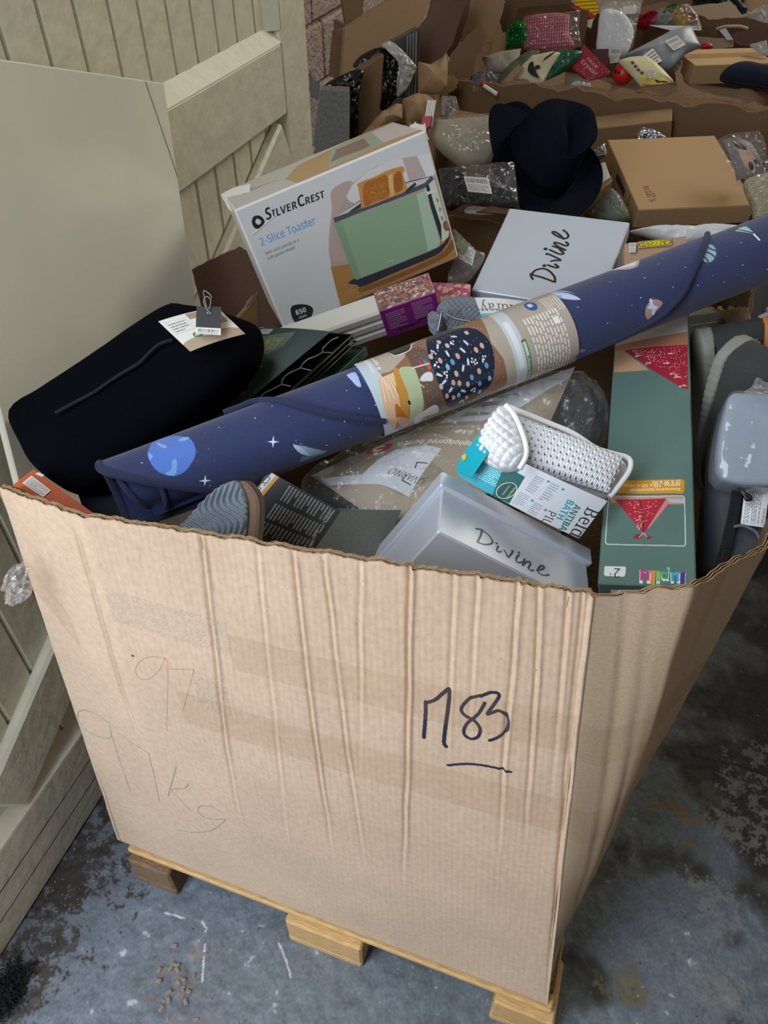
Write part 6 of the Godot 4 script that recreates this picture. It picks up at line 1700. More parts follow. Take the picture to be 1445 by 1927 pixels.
# ---------------------------------------------------------------- the second open carton and what is in it
func open_carton(label: String, base: Vector3, corners: Array, y0: float, group := "big open cartons behind") -> Node3D:
	# corners: rim points in order front left, front right, back right, back left
	var t := thing("open_carton", label, "box", at(base), group)
	for k in 4:
		var a: Vector3 = corners[k]
		var b: Vector3 = corners[(k + 1) % 4]
		var inw := ((corners[(k + 2) % 4] as Vector3) - b).normalized()
		inw.y = 0
		var sd := k * 77.0 + base.z * 40
		var f := func(u: float, v: float) -> Vector3:
			var q := a.lerp(b, u)
			var g := Vector3(q.x, y0, q.z)
			var r := q.lerp(g, v)
			r += inw.normalized() * 0.01 * nz.get_noise_2d(u * 160 + sd, v * 80)
			r.y += (0.022 * nz.get_noise_1d(u * 200 + sd) + 0.008 * nz.get_noise_1d(u * 900 + sd)) * pow(1 - v, 8.0)
			return r
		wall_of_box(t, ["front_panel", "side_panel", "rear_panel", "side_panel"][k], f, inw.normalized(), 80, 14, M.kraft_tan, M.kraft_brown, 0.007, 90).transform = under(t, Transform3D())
	return t

func pouch(called: String, label: String, cat: String, m: Material, pts: Array, th: float, o := {}, filling: Material = null, group := "") -> Node3D:
	var t := thing(called, label, cat, at(frame(pts).origin), group)
	if not o.has("smooth"): o["smooth"] = false
	if filling: soft(t, "contents", filling, o.get("inner", pts), th * 0.8, {"na": o.get("cna", 0.004), "nf": 16.0, "p": 3.0, "seed": o.get("seed", 1.0), "lift": -0.003})
	soft(t, "film" if filling else "body", m, pts, th, o)
	return t

func second_carton() -> void:
	open_carton("open brown carton directly behind the marked box, holding the navy fedora", Vector3(0.38, 0.0, -1.75), [Vector3(-0.02, 0.865, -1.26), Vector3(0.93, 0.64, -1.26), Vector3(0.96, 0.86, -2.2), Vector3(-0.03, 0.86, -2.2)], 0.14)
	var pt := thing("pallet", "pine pallet under the carton that holds the navy fedora", "pallet", at(Vector3(0.45, 0.0, -1.72)))
	for i in 3: put(pt, "bearer", block(Vector3(0.1, 0.1, 0.9), M.pine_old, 0.004), M.pine_old, at(Vector3(-0.4 + 0.4 * i, 0.05, 0)))
	for i in 5: put(pt, "deck_board", block(Vector3(0.92, 0.022, 0.14), M.pine_old, 0.003), M.pine_old, at(Vector3(0, 0.111, -0.36 + 0.18 * i)))
	# the carton with the handle hole
	var d := Vector3(0.28,0.048,0.298)
	var t := thing("brown_carton", "flat brown shipping carton with small lettering on its top and a handle hole", "carton", Transform3D(Vector3(0.915,0.011,-0.402),Vector3(0.069,0.981,0.183),Vector3(0.396,-0.196,0.897),Vector3(0.703,0.837,-1.648)))
	var p := Print.new(600, 640, h("b08c5f"))
	for k in 1500: p.dot(rng.randf(), rng.randf(), rng.randf_range(0.6, 2.5), 0.7, h("a57f52") if k % 2 else h("ba986c"))
	var w: Array = [Vector2(0.116,0.684),Vector2(0.124,0.904)]
	p.text("will's", w[0], w[1], h("33291c"), font_serif)
	put(t, "body", carton(d, M.kraft_tan, {"py": printed(p, 0.7)}, 0.002, 0.002, 9.0), null)
	put(t, "handle_hole", block(Vector3(0.003, 0.016, 0.075), mat("hole", "2a1f14", 0.9), 0.001), M.hole, at(Vector3(-d.x / 2, 0.0, 0.01)))
	put(t, "flap_slot", tube([Vector3(-d.x / 2 - 0.0005, -0.01, d.z * 0.28), Vector3(-d.x / 2 - 0.0005, 0.02, d.z * 0.28)], 0.001, 5), M.hole)
	# flat carton standing behind the hat
	d = Vector3(0.36,0.13,0.06)
	put(thing("flat_carton", "flat tan carton standing behind the hat's crown", "carton", Transform3D(Vector3(0.981,0.184,-0.066),Vector3(-0.153,0.933,0.327),Vector3(0.122,-0.31,0.943),Vector3(0.492,0.742,-2.173))), "body", carton(d, M.kraft_tan, {}, 0.002, 0.002, 3.0), M.kraft_tan)
	# hat
	var q: Array = [Vector3(0.4,0.934,-1.357),Vector3(0.445,1.021,-1.345)]
	var ax = ((q[1] as Vector3) - q[0]).normalized()
	var side2 = (RGT - ax * RGT.dot(ax)).normalized()
	var hat := thing("fedora", "dark navy felt fedora with a pinched crown facing the viewer", "hat", Transform3D(Basis(side2, ax, side2.cross(ax)), q[0]))
	var crown := begin()
	grid(crown, 72, 36, func(u, v):
		var a: float = u * TAU
		var r: float = lerpf(0.086, 0.074, v / 0.6) if v < 0.6 else 0.074 * cos(pow((v - 0.6) / 0.4, 1.15) * PI / 2)
		var y: float = v / 0.6 * 0.098 if v < 0.6 else 0.098 + 0.03 * sin((v - 0.6) / 0.4 * PI / 2)
		var x := cos(a) * r * 0.95
		var z := sin(a) * r * 1.12
		var tt := smoothstep(0.5, 0.8, v)
		y -= tt * 0.034 * exp(-pow(x / 0.021, 2.0)) * smoothstep(-0.06, 0.02, z)
		x *= 1.0 - 0.22 * smoothstep(0.35, 0.75, v) * smoothstep(0.0, 0.07, z)
		y += 0.016 * tt * exp(-pow((x - 0.03) / 0.03, 2.0)) * exp(-pow((z + 0.03) / 0.04, 2.0))
		return Vector3(x + 0.02 * tt, y, z - 0.008 * tt), true)
	put(hat, "crown", done(crown), M.felt)
	var brim := begin()
	grid(brim, 72, 10, func(u, v):
		var a: float = u * TAU
		var r := lerpf(0.08, 0.152, v)
		return Vector3(cos(a) * r * 0.95, 0.002 + 0.045 * v * v * pow(absf(cos(a)), 2.0) - 0.012 * v * sin(a), sin(a) * r * 1.08))
	grid(brim, 72, 10, func(u, v):
		var a: float = u * TAU
		var r := lerpf(0.08, 0.152, v)
		return Vector3(cos(a) * r * 0.95, -0.001 + 0.045 * v * v * pow(absf(cos(a)), 2.0) - 0.012 * v * sin(a), sin(a) * r * 1.08), true)
	put(hat, "brim", done(brim), M.felt)
	var band := begin()
	grid(band, 64, 2, func(u, v):
		var a: float = u * TAU
		return Vector3(cos(a) * 0.0885 * 0.93, 0.002 + 0.024 * v, sin(a) * 0.0885 * 1.16 ))
	put(hat, "band", done(band), M.velvet)
	soft(hat, "upturned_brim", M.felt, [Vector3(0.256,0.909,-1.526),Vector3(0.247,0.942,-1.54),Vector3(0.254,0.972,-1.561),Vector3(0.275,0.987,-1.578),Vector3(0.3,0.992,-1.592),Vector3(0.325,0.985,-1.599),Vector3(0.344,0.968,-1.598),Vector3(0.357,0.939,-1.587),Vector3(0.36,0.898,-1.565),Vector3(0.354,0.845,-1.533),Vector3(0.322,0.824,-1.507),Vector3(0.288,0.841,-1.502),Vector3(0.266,0.874,-1.51)], 0.012, {"p": 2.0, "k": 14})
	# packages
	var foam := mat("mesh_foam", "bdb49a", 0.8, {"tex": grain(0.3, 0.6, 512, 121, 2), "scale": 14.0})
	pouch("wrapped_parcel", "cream mesh-wrapped parcel in clear film, left of the hat", "parcel", M.film_smooth, [Vector3(0.122,0.959,-1.455),Vector3(0.162,0.966,-1.47),Vector3(0.233,0.972,-1.49),Vector3(0.287,0.976,-1.503),Vector3(0.286,0.945,-1.465),Vector3(0.287,0.912,-1.423),Vector3(0.279,0.901,-1.409),Vector3(0.239,0.895,-1.394),Vector3(0.197,0.908,-1.403),Vector3(0.148,0.931,-1.424)], 0.045, {"na": 0.006, "nf": 40.0, "ridge": true, "n": 100, "k": 18, "p": 3.0}, foam)
	var bk := pouch("black_garment_pack", "black garment in a clear bag with a white printed label, in front of the hat", "garment bag", M.film_smooth, [Vector3(0.232,0.969,-1.164),Vector3(0.289,0.979,-1.179),Vector3(0.381,0.991,-1.196),Vector3(0.396,0.959,-1.166),Vector3(0.41,0.931,-1.138),Vector3(0.362,0.924,-1.128),Vector3(0.298,0.919,-1.119),Vector3(0.269,0.913,-1.111),Vector3(0.247,0.94,-1.136)], 0.022, {"na": 0.01, "nf": 36.0, "ridge": true, "n": 100, "k": 22, "p": 3.0, "inner": [Vector3(0.236,0.966,-1.161),Vector3(0.267,0.973,-1.171),Vector3(0.295,0.961,-1.161),Vector3(0.32,0.952,-1.153),Vector3(0.363,0.953,-1.157),Vector3(0.395,0.947,-1.153),Vector3(0.405,0.93,-1.138),Vector3(0.35,0.926,-1.13),Vector3(0.295,0.926,-1.126),Vector3(0.268,0.916,-1.114)]}, M.velvet)
	sheet(bk, "label", printed(label_print(220, 140, 6, 91, true), 0.5), [Vector3(0.29,0.975,-1.141),Vector3(0.34,0.976,-1.146),Vector3(0.355,0.954,-1.125),Vector3(0.306,0.954,-1.121)], {"n": 4})
	soft(self, "tissue_sheet", M.white_card, [Vector3(0.296,0.905,-1.154),Vector3(0.326,0.912,-1.165),Vector3(0.374,0.919,-1.173),Vector3(0.389,0.91,-1.161),Vector3(0.358,0.903,-1.152),Vector3(0.304,0.898,-1.145)], 0.006, {"na": 0.006, "n": 50})
	tag(get_child(get_child_count() - 1), "white tissue paper under the black garment bag", "paper")
	slab(self, "cardboard_scrap", M.kraft_rust, [Vector3(0.329,0.921,-1.107),Vector3(0.378,0.935,-1.147),Vector3(0.388,0.929,-1.146),Vector3(0.387,0.916,-1.129)], 0.004)
	tag(get_child(get_child_count() - 1), "brown card flap sticking up behind the top edge of the silver shoe box", "card")
	var hc := thing("shallow_carton", "shallow tan carton with a white lid poking out under the hat brim", "carton", at([Vector3(0.515,0.893,-1.356)][0]))
	slab(hc, "body", M.kraft_tan, [Vector3(0.444,0.854,-1.376),Vector3(0.522,0.875,-1.432),Vector3(0.559,0.891,-1.473),Vector3(0.564,0.885,-1.46),Vector3(0.509,0.848,-1.371),Vector3(0.461,0.845,-1.357)], 0.03)
	slab(hc, "lid", M.white_card, [Vector3(0.525,0.892,-1.439),Vector3(0.523,0.911,-1.48),Vector3(0.538,0.914,-1.489),Vector3(0.558,0.896,-1.452),Vector3(0.543,0.888,-1.431),Vector3(0.532,0.886,-1.426)], 0.002)
	put(hc, "pen_mark", tube(bend([Vector3(0.522,0.909,-1.471),Vector3(0.519,0.905,-1.461),Vector3(0.535,0.907,-1.468)], 3), 0.001, 5), M.black_rubber, under(hc, Transform3D()))
	pouch("foil_packet", "small silver foil packet behind the lettered brown carton", "packet", mat("foil", "c4cbd4", 0.18, {"metal": 0.9}), [Vector3(0.576,0.846,-1.903),Vector3(0.59,0.865,-1.917),Vector3(0.621,0.863,-1.916),Vector3(0.656,0.85,-1.907),Vector3(0.669,0.843,-1.901),Vector3(0.588,0.833,-1.894)], 0.015, {"na": 0.008, "nf": 60.0, "ridge": true, "n": 60})
	pouch("foil_scrap", "crumpled silver foil scrap left of the lettered brown carton", "foil", mat("foil", "c4cbd4", 0.18, {"metal": 0.9}), [Vector3(0.496,0.889,-1.572),Vector3(0.504,0.902,-1.586),Vector3(0.523,0.915,-1.598),Vector3(0.533,0.899,-1.582),Vector3(0.521,0.891,-1.574),Vector3(0.508,0.884,-1.567)], 0.012, {"na": 0.012, "nf": 70.0, "ridge": true, "n": 50})
	pouch("olive_packet", "olive green goods in glossy clear film left of the lettered brown carton's corner", "packet", M.film, [Vector3(0.516,0.812,-1.433),Vector3(0.533,0.84,-1.465),Vector3(0.564,0.856,-1.484),Vector3(0.59,0.845,-1.471),Vector3(0.621,0.815,-1.437),Vector3(0.594,0.806,-1.426),Vector3(0.546,0.804,-1.424)], 0.025, {"na": 0.012, "nf": 50.0, "ridge": true, "n": 90, "k": 20}, mat("olive", "4d5540", 0.7))
	var fa := pouch("mask_bag", "clear bag holding a printed grey face mask, right of the lettered brown carton", "bag", M.film_smooth, [Vector3(0.773,0.938,-1.65),Vector3(0.796,0.949,-1.66),Vector3(0.855,0.959,-1.671),Vector3(0.879,0.938,-1.657),Vector3(0.906,0.883,-1.617),Vector3(0.865,0.872,-1.607),Vector3(0.834,0.877,-1.609),Vector3(0.802,0.904,-1.626)], 0.022, {"na": 0.01, "nf": 40.0, "ridge": true, "n": 90, "k": 20})
	var fpz := Print.new(300, 220, h("6f6c66"))
	fpz.poly([Vector2(0.3, 0.35), Vector2(0.6, 0.3), Vector2(0.7, 0.6), Vector2(0.55, 0.95), Vector2(0.3, 0.7)], h("b58d78"), true)
	fpz.poly([Vector2(0.25, 0.15), Vector2(0.5, 0.2), Vector2(0.55, 0.36), Vector2(0.3, 0.3)], h("2a2826"), true)
	fpz.poly([Vector2(0.65, 0.62), Vector2(0.85, 0.66), Vector2(0.86, 0.8), Vector2(0.68, 0.74)], h("2a2826"), true)
	fpz.dot(0.5, 0.78, 26, 24, h("1d1c1a"))
	sheet(fa, "mask", printed(fpz, 0.6), [Vector3(0.783,0.936,-1.661),Vector3(0.851,0.933,-1.663),Vector3(0.898,0.879,-1.626),Vector3(0.838,0.865,-1.611)], {"bulge": 0.02, "vbulge": 0.015, "n": 12})
	pouch("bubble_pack", "yellowish honeycomb-foam roll in clear film at the right edge, above the rug", "parcel", M.film, [Vector3(0.833,0.94,-1.385),Vector3(0.852,0.952,-1.398),Vector3(0.902,0.959,-1.407),Vector3(0.929,0.907,-1.346),Vector3(0.902,0.893,-1.33),Vector3(0.871,0.892,-1.329),Vector3(0.857,0.911,-1.352)], 0.03, {"na": 0.006, "nf": 60.0, "ridge": true, "n": 80, "k": 18}, mat("honeycomb", "b5ab84", 0.7, {"bump": grain(0.12, 0.0, 256, 131, 1), "bs": 0.8, "scale": 8.0}))
	pouch("white_bag", "crumpled white plastic bag between the rug and the lettered brown carton", "bag", mat("white_film", "d5d8d6", 0.4), [Vector3(0.632,0.905,-1.15),Vector3(0.666,0.915,-1.16),Vector3(0.734,0.923,-1.168),Vector3(0.801,0.932,-1.177),Vector3(0.859,0.932,-1.177),Vector3(0.844,0.917,-1.162),Vector3(0.78,0.906,-1.151),Vector3(0.733,0.896,-1.141),Vector3(0.681,0.901,-1.146)], 0.02, {"na": 0.008, "nf": 14.0, "ridge": true, "n": 90, "k": 16})
	var pen := thing("plastic_pens", "bundle of white sticks in a clear sleeve with a red end, behind the toaster carton", "pens", at([Vector3(0.134,1.002,-1.408)][0]))
	for i in 4:
		var a: Array = [Vector3(0.13,0.976,-1.393),Vector3(0.129,1.024,-1.422)]
		var off := RGT * (0.005 * i)
		put(pen, "stick", tube([a[0] + off, a[1] + off], 0.0028, 6), M.white_gloss, under(pen, Transform3D()))
	slab(pen, "red_end", mat("red_end", "b02a36", 0.5), [Vector3(0.129,1.001,-1.385),Vector3(0.148,1.003,-1.387),Vector3(0.147,0.985,-1.376),Vector3(0.139,0.978,-1.372),Vector3(0.126,0.98,-1.373)], 0.012)
	slab(self, "card_sheet", M.kraft_tan, [Vector3(0.102,0.911,-1.751),Vector3(0.187,0.905,-1.752),Vector3(0.233,0.903,-1.753),Vector3(0.234,0.89,-1.744),Vector3(0.152,0.876,-1.728),Vector3(0.092,0.887,-1.732)], 0.005)
	tag(get_child(get_child_count() - 1), "tan corrugated card sheet behind the cream parcel", "card")
	pouch("film_scrap", "scrap of clear crumpled film on the rim above the cream parcel", "film", M.film, [Vector3(0.082,0.951,-1.711),Vector3(0.119,0.952,-1.712),Vector3(0.134,0.93,-1.695),Vector3(0.119,0.91,-1.68),Vector3(0.089,0.916,-1.685)], 0.01, {"na": 0.012, "nf": 50.0, "ridge": true, "n": 50})

# ---------------------------------------------------------------- the third carton
func third_carton() -> void:
	open_carton("open brown carton at the back with torn near rim, heaped with red and yellow packets", Vector3(0.5, 0.0, -2.85), [Vector3(-0.1, 0.84, -2.28), Vector3(1.05, 0.86, -2.28), Vector3(1.1, 0.85, -3.4), Vector3(-0.1, 0.84, -3.4)], 0.0)
	var r := "paper-wrapped and bagged goods in the back carton"
	soft(self, "packing_paper", M.kraft_dark, [Vector3(-0.06, 0.6, -2.3), Vector3(1.0, 0.6, -2.3), Vector3(1.02, 0.6, -3.35), Vector3(-0.06, 0.6, -3.35)], 0.05, {"smooth": false, "na": 0.03, "n": 60})
	tag(get_child(get_child_count() - 1), "dark brown packing paper filling the lower part of the back carton", "paper")
	slab(self, "cardboard_scrap", M.kraft_tan, [Vector3(0.638,0.899,-2.331),Vector3(0.644,0.913,-2.337),Vector3(0.68,0.873,-2.322),Vector3(0.727,0.861,-2.317),Vector3(0.774,0.857,-2.316),Vector3(0.839,0.852,-2.314),Vector3(0.855,0.84,-2.31),Vector3(0.808,0.844,-2.311),Vector3(0.747,0.844,-2.311),Vector3(0.687,0.839,-2.309),Vector3(0.662,0.85,-2.313)], 0.006, {"torn": 0.004})
	tag(get_child(get_child_count() - 1), "torn strip of the back carton's rim standing up right of the flat carton", "card")
	# goods, left to right
	pouch("tinsel_bundle", "shiny green tinsel bundle left of the red patterned pack", "tinsel", mat("green_tinsel", "1d8a3c", 0.22, {"metal": 0.6}), [Vector3(0.033,0.865,-2.723),Vector3(0.038,0.89,-2.741),Vector3(0.066,0.904,-2.752),Vector3(0.101,0.898,-2.747),Vector3(0.118,0.859,-2.718),Vector3(0.085,0.837,-2.702),Vector3(0.043,0.843,-2.706)], 0.04, {"na": 0.03, "nf": 60.0, "ridge": true, "n": 80, "k": 18})
	var red := Print.new(300, 260, h("8c2438"))
	for k in 12:
		red.rect(0, k / 12.0, 1, k / 12.0 + 0.006, h("c48a92"))
		for j in 22: red.dot(j / 22.0 + 0.01, k / 12.0 + 0.045, 3, 5 if k % 3 else 8, h("c9949c"))
	pouch("nordic_pack", "dark red knitted-pattern pack in clear film, topmost left in the back carton", "pack", M.film_smooth, [Vector3(0.085,0.928,-2.738),Vector3(0.129,0.939,-2.748),Vector3(0.22,0.946,-2.758),Vector3(0.275,0.957,-2.769),Vector3(0.28,0.915,-2.741),Vector3(0.304,0.868,-2.712),Vector3(0.265,0.849,-2.697),Vector3(0.193,0.842,-2.688),Vector3(0.105,0.846,-2.685),Vector3(0.09,0.891,-2.714)], 0.035, {"na": 0.012, "nf": 40.0, "ridge": true, "n": 100, "k": 18, "inner": [Vector3(0.093,0.923,-2.748),Vector3(0.229,0.944,-2.77),Vector3(0.25,0.897,-2.74),Vector3(0.274,0.85,-2.71),Vector3(0.111,0.843,-2.696)]}, printed(red, 0.7))
	pouch("grey_pouch", "grey fabric pouch at the left of the back carton", "pouch", mat("pouch_grey", "8d8678", 0.7), [Vector3(0.002,0.852,-2.497),Vector3(0.055,0.867,-2.527),Vector3(0.121,0.875,-2.555),Vector3(0.124,0.839,-2.519),Vector3(0.089,0.815,-2.485),Vector3(0.032,0.818,-2.472)], 0.02, {"na": 0.004, "n": 60})
	var hb := pouch("rider_bag", "beige printed bag with a dark rider figure and a green end", "bag", mat("beige_film", "c4bc9c", 0.45), [Vector3(0.114,0.811,-2.337),Vector3(0.151,0.857,-2.385),Vector3(0.183,0.89,-2.421),Vector3(0.247,0.903,-2.438),Vector3(0.273,0.901,-2.438),Vector3(0.252,0.863,-2.398),Vector3(0.238,0.827,-2.362),Vector3(0.183,0.811,-2.342)], 0.02, {"na": 0.005, "nf": 12.0, "n": 80})
	soft(hb, "green_end", mat("green_film", "1d5a40", 0.3), [Vector3(0.255,0.898,-2.46),Vector3(0.294,0.902,-2.467),Vector3(0.338,0.902,-2.47),Vector3(0.317,0.873,-2.44),Vector3(0.278,0.846,-2.41),Vector3(0.246,0.83,-2.391),Vector3(0.25,0.86,-2.422)], 0.018, {"na": 0.006, "ridge": true, "n": 60})
	soft(hb, "green_end", mat("green_film2", "4a5c40", 0.5), [Vector3(0.093,0.829,-2.366),Vector3(0.119,0.865,-2.405),Vector3(0.169,0.898,-2.441),Vector3(0.204,0.897,-2.443),Vector3(0.164,0.861,-2.404),Vector3(0.125,0.822,-2.362)], 0.014, {"na": 0.005, "n": 60})
	soft(hb, "rider_print", M.black_rubber, [Vector3(0.186,0.88,-2.369),Vector3(0.198,0.887,-2.377),Vector3(0.191,0.874,-2.363),Vector3(0.205,0.865,-2.355),Vector3(0.208,0.878,-2.368),Vector3(0.222,0.878,-2.369),Vector3(0.223,0.871,-2.362),Vector3(0.212,0.87,-2.361),Vector3(0.22,0.853,-2.344),Vector3(0.231,0.85,-2.341),Vector3(0.209,0.853,-2.344),Vector3(0.188,0.864,-2.352)], 0.001, {"n": 60, "lift": 0.0})
	soft(hb, "corner_print", M.black_rubber, [Vector3(0.232,0.896,-2.399),Vector3(0.255,0.91,-2.414),Vector3(0.257,0.908,-2.413),Vector3(0.23,0.889,-2.392),Vector3(0.226,0.886,-2.389)], 0.001, {"n": 30})
	pouch("dark_bag", "dark goods in clear film at the left end of the back carton", "bag", M.film, [Vector3(0.034,0.869,-2.234),Vector3(0.093,0.876,-2.25),Vector3(0.119,0.86,-2.238),Vector3(0.114,0.836,-2.213),Vector3(0.067,0.827,-2.197),Vector3(0.039,0.83,-2.197)], 0.02, {"na": 0.01, "nf": 40.0, "ridge": true, "n": 70}, M.navy_cloth)
	var mk := thing("marker", "white stick with a red tip on the dark bag", "pen", at([Vector3(0.097,0.852,-2.172)][0]))
	put(mk, "barrel", tube([Vector3(0.083,0.858,-2.178),Vector3(0.133,0.841,-2.161)], 0.006, 8), M.white_gloss, under(mk, Transform3D()))
	put(mk, "tip", tube([Vector3(0.078,0.862,-2.182),Vector3(0.088,0.858,-2.177)], 0.008, 8), mat("red_tip", "b02a2a", 0.4), under(mk, Transform3D()))
	# card pieces between
	for a in [[[Vector3(0.101,0.819,-2.274),Vector3(0.159,0.886,-2.331),Vector3(0.177,0.88,-2.329),Vector3(0.127,0.817,-2.276)], "tan card strip leaning left of the beige rider bag", "kraft_tan"], [[Vector3(0.219,0.822,-2.289),Vector3(0.216,0.833,-2.294),Vector3(0.308,0.876,-2.33),Vector3(0.323,0.817,-2.298),Vector3(0.223,0.805,-2.279)], "tan carton side under the green end of the rider bag", "kraft_tan"], [[Vector3(0.304,0.833,-2.412),Vector3(0.337,0.842,-2.422),Vector3(0.391,0.836,-2.416),Vector3(0.371,0.819,-2.398),Vector3(0.312,0.798,-2.378)], "pale grey card in front of the red seed packet", "grey_card"], [[Vector3(0.39,0.855,-2.34),Vector3(0.413,0.862,-2.345),Vector3(0.457,0.853,-2.338),Vector3(0.456,0.835,-2.324),Vector3(0.402,0.826,-2.317)], "brown carton corner with a pale edge, middle of the near rim", "kraft_tan"], [[Vector3(0.239,0.916,-2.976),Vector3(0.28,0.922,-2.979),Vector3(0.285,0.873,-2.951),Vector3(0.279,0.839,-2.931),Vector3(0.253,0.856,-2.941)], "brown card flap behind the red patterned pack", "kraft_dark"]]:
		slab(self, "cardboard_piece", M[a[2]], a[0], 0.006)
		tag(get_child(get_child_count() - 1), a[1], "card")
	var cp := Print.new(300, 260, h("8f2435"))
	for k in 40: cp.dot(rng.randf(), rng.randf(), 4, 4, h("cfa4a8"))
	cp.text("Crystal", Vector2(0.22, 0.62), Vector2(0.86, 0.62), h("d8c4c4"), font_serif)
	cp.text("GRAN", Vector2(0.3, 0.36), Vector2(0.7, 0.36), h("d8c4c4"), font_serif)
	var cd := thing("red_card", "dark red printed card pack with white lettering, leaning beside the red ball", "pack", at([Vector3(0.369,0.872,-2.464)][0]))
	sheet(cd, "card", printed(cp, 0.45), [Vector3(0.334,0.917,-2.509),Vector3(0.44,0.857,-2.456),Vector3(0.38,0.831,-2.427),Vector3(0.311,0.863,-2.453)], {"th": 0.012, "n": 4})
	slab(self, "maroon_card", mat("maroon", "4c1a28", 0.6), [Vector3(0.35,0.883,-2.6),Vector3(0.407,0.888,-2.605),Vector3(0.418,0.845,-2.562),Vector3(0.393,0.85,-2.567)], 0.006)
	tag(get_child(get_child_count() - 1), "plain maroon card behind the red printed pack", "card")
	pouch("clear_fold", "clear film with a pale label under the red printed pack", "film", M.milky_film, [Vector3(0.319,0.819,-2.319),Vector3(0.34,0.848,-2.349),Vector3(0.394,0.845,-2.346),Vector3(0.408,0.824,-2.325),Vector3(0.353,0.808,-2.309)], 0.01, {"na": 0.012, "nf": 40.0, "ridge": true, "n": 60})
	var ball := thing("red_ball", "red perforated ball with black dots, beside the yellow bag", "ball", at([Vector3(0.477,0.85,-2.479)][0]))
	var bst := begin()
	grid(bst, 32, 20, func(u, v): return Vector3(cos(u * TAU) * sin(v * PI), cos(v * PI), sin(u * TAU) * sin(v * PI)) * 0.034)
	put(ball, "shell", done(bst), mat("red_ball", "c8281c", 0.35))
	for k in 14:
		var v := Vector3(rng.randf_range(-1, 1), rng.randf_range(-0.2, 1), rng.randf_range(0, 1)).normalized()
		var dst := begin()
		grid(dst, 10, 3, func(u, w): return (v * 0.0343 + v.cross(Vector3.UP).normalized() * cos(u * TAU) * 0.005 * w + v.cross(v.cross(Vector3.UP)).normalized() * sin(u * TAU) * 0.005 * w))
		put(ball, "hole", done(dst), M.black_rubber)
	var yb := pouch("yellow_bag", "yellow and cream printed bag with four round icons, beside the red ball", "bag", mat("cream_film", "d4cca0", 0.45), [Vector3(0.454,0.889,-2.459),Vector3(0.489,0.898,-2.474),Vector3(0.537,0.902,-2.486),Vector3(0.569,0.889,-2.476),Vector3(0.604,0.87,-2.46),Vector3(0.641,0.847,-2.44),Vector3(0.59,0.84,-2.423),Vector3(0.543,0.835,-2.411),Vector3(0.502,0.86,-2.433)], 0.02, {"na": 0.004, "nf": 12.0, "n": 80})
	for q in [Vector3(0.502,0.895,-2.433),Vector3(0.514,0.887,-2.426),Vector3(0.525,0.88,-2.419),Vector3(0.538,0.874,-2.414)]: soft(yb, "icon", mat("icon_dark", "3c3826", 0.6), [q + RGT * 0.006, q + UPV * 0.005, q - RGT * 0.006, q - UPV * 0.005], 0.001, {"n": 20, "k": 4})
	soft(yb, "print_panel", mat("yellow_print", "d0b348", 0.45), [Vector3(0.539,0.893,-2.455),Vector3(0.566,0.885,-2.449),Vector3(0.615,0.857,-2.425),Vector3(0.63,0.852,-2.421),Vector3(0.579,0.845,-2.405),Vector3(0.544,0.848,-2.404),Vector3(0.529,0.864,-2.419),Vector3(0.546,0.874,-2.434)], 0.0012, {"n": 40, "k": 4})
	sheet(yb, "label", printed(label_print(120, 80, 5, 95), 0.5), [Vector3(0.55,0.88,-2.431),Vector3(0.568,0.881,-2.434),Vector3(0.585,0.868,-2.422),Vector3(0.565,0.86,-2.41)], {"n": 3})
	soft(yb, "wave_print", M.black_rubber, [Vector3(0.578,0.858,-2.42),Vector3(0.59,0.853,-2.415),Vector3(0.609,0.855,-2.421),Vector3(0.623,0.854,-2.422),Vector3(0.622,0.851,-2.419),Vector3(0.604,0.851,-2.415),Vector3(0.588,0.849,-2.411),Vector3(0.577,0.855,-2.416)], 0.001, {"n": 40, "k": 4})
	var gb := pouch("grey_mailer", "grey translucent mailing bag with two white barcode labels, left of the labelled carton", "bag", mat("grey_mailer", "8f979c", 0.4), [Vector3(0.444,0.849,-2.658),Vector3(0.496,0.873,-2.697),Vector3(0.586,0.915,-2.767),Vector3(0.637,0.929,-2.795),Vector3(0.656,0.923,-2.792),Vector3(0.697,0.882,-2.754),Vector3(0.654,0.866,-2.726),Vector3(0.619,0.827,-2.673),Vector3(0.581,0.826,-2.663),Vector3(0.503,0.853,-2.676)], 0.03, {"na": 0.006, "nf": 14.0, "n": 90})
	sheet(gb, "label", printed(label_print(160, 110, 4, 96, true), 0.5), [Vector3(0.578,0.903,-2.7),Vector3(0.613,0.917,-2.723),Vector3(0.648,0.896,-2.708),Vector3(0.614,0.881,-2.683)], {"n": 4})
	sheet(gb, "label", printed(label_print(160, 110, 4, 97), 0.5), [Vector3(0.517,0.865,-2.639),Vector3(0.545,0.886,-2.67),Vector3(0.586,0.857,-2.645),Vector3(0.559,0.846,-2.626)], {"n": 4})
	var vb := pouch("visor_bag", "white padded shape in a clear bag with a small label, back of the carton", "bag", M.film, [Vector3(0.327,0.946,-2.888),Vector3(0.343,0.966,-2.901),Vector3(0.452,0.97,-2.916),Vector3(0.465,0.962,-2.913),Vector3(0.468,0.886,-2.869),Vector3(0.47,0.842,-2.843),Vector3(0.439,0.818,-2.826),Vector3(0.386,0.808,-2.814),Vector3(0.347,0.829,-2.821)], 0.02, {"na": 0.01, "nf": 30.0, "ridge": true, "n": 100, "k": 18, "inner": [Vector3(0.332,0.934,-2.893),Vector3(0.366,0.944,-2.903),Vector3(0.416,0.932,-2.901),Vector3(0.458,0.891,-2.882),Vector3(0.46,0.847,-2.856),Vector3(0.44,0.812,-2.833),Vector3(0.353,0.823,-2.829),Vector3(0.336,0.878,-2.86)]}, mat("quilt_white", "d8dce0", 0.6))
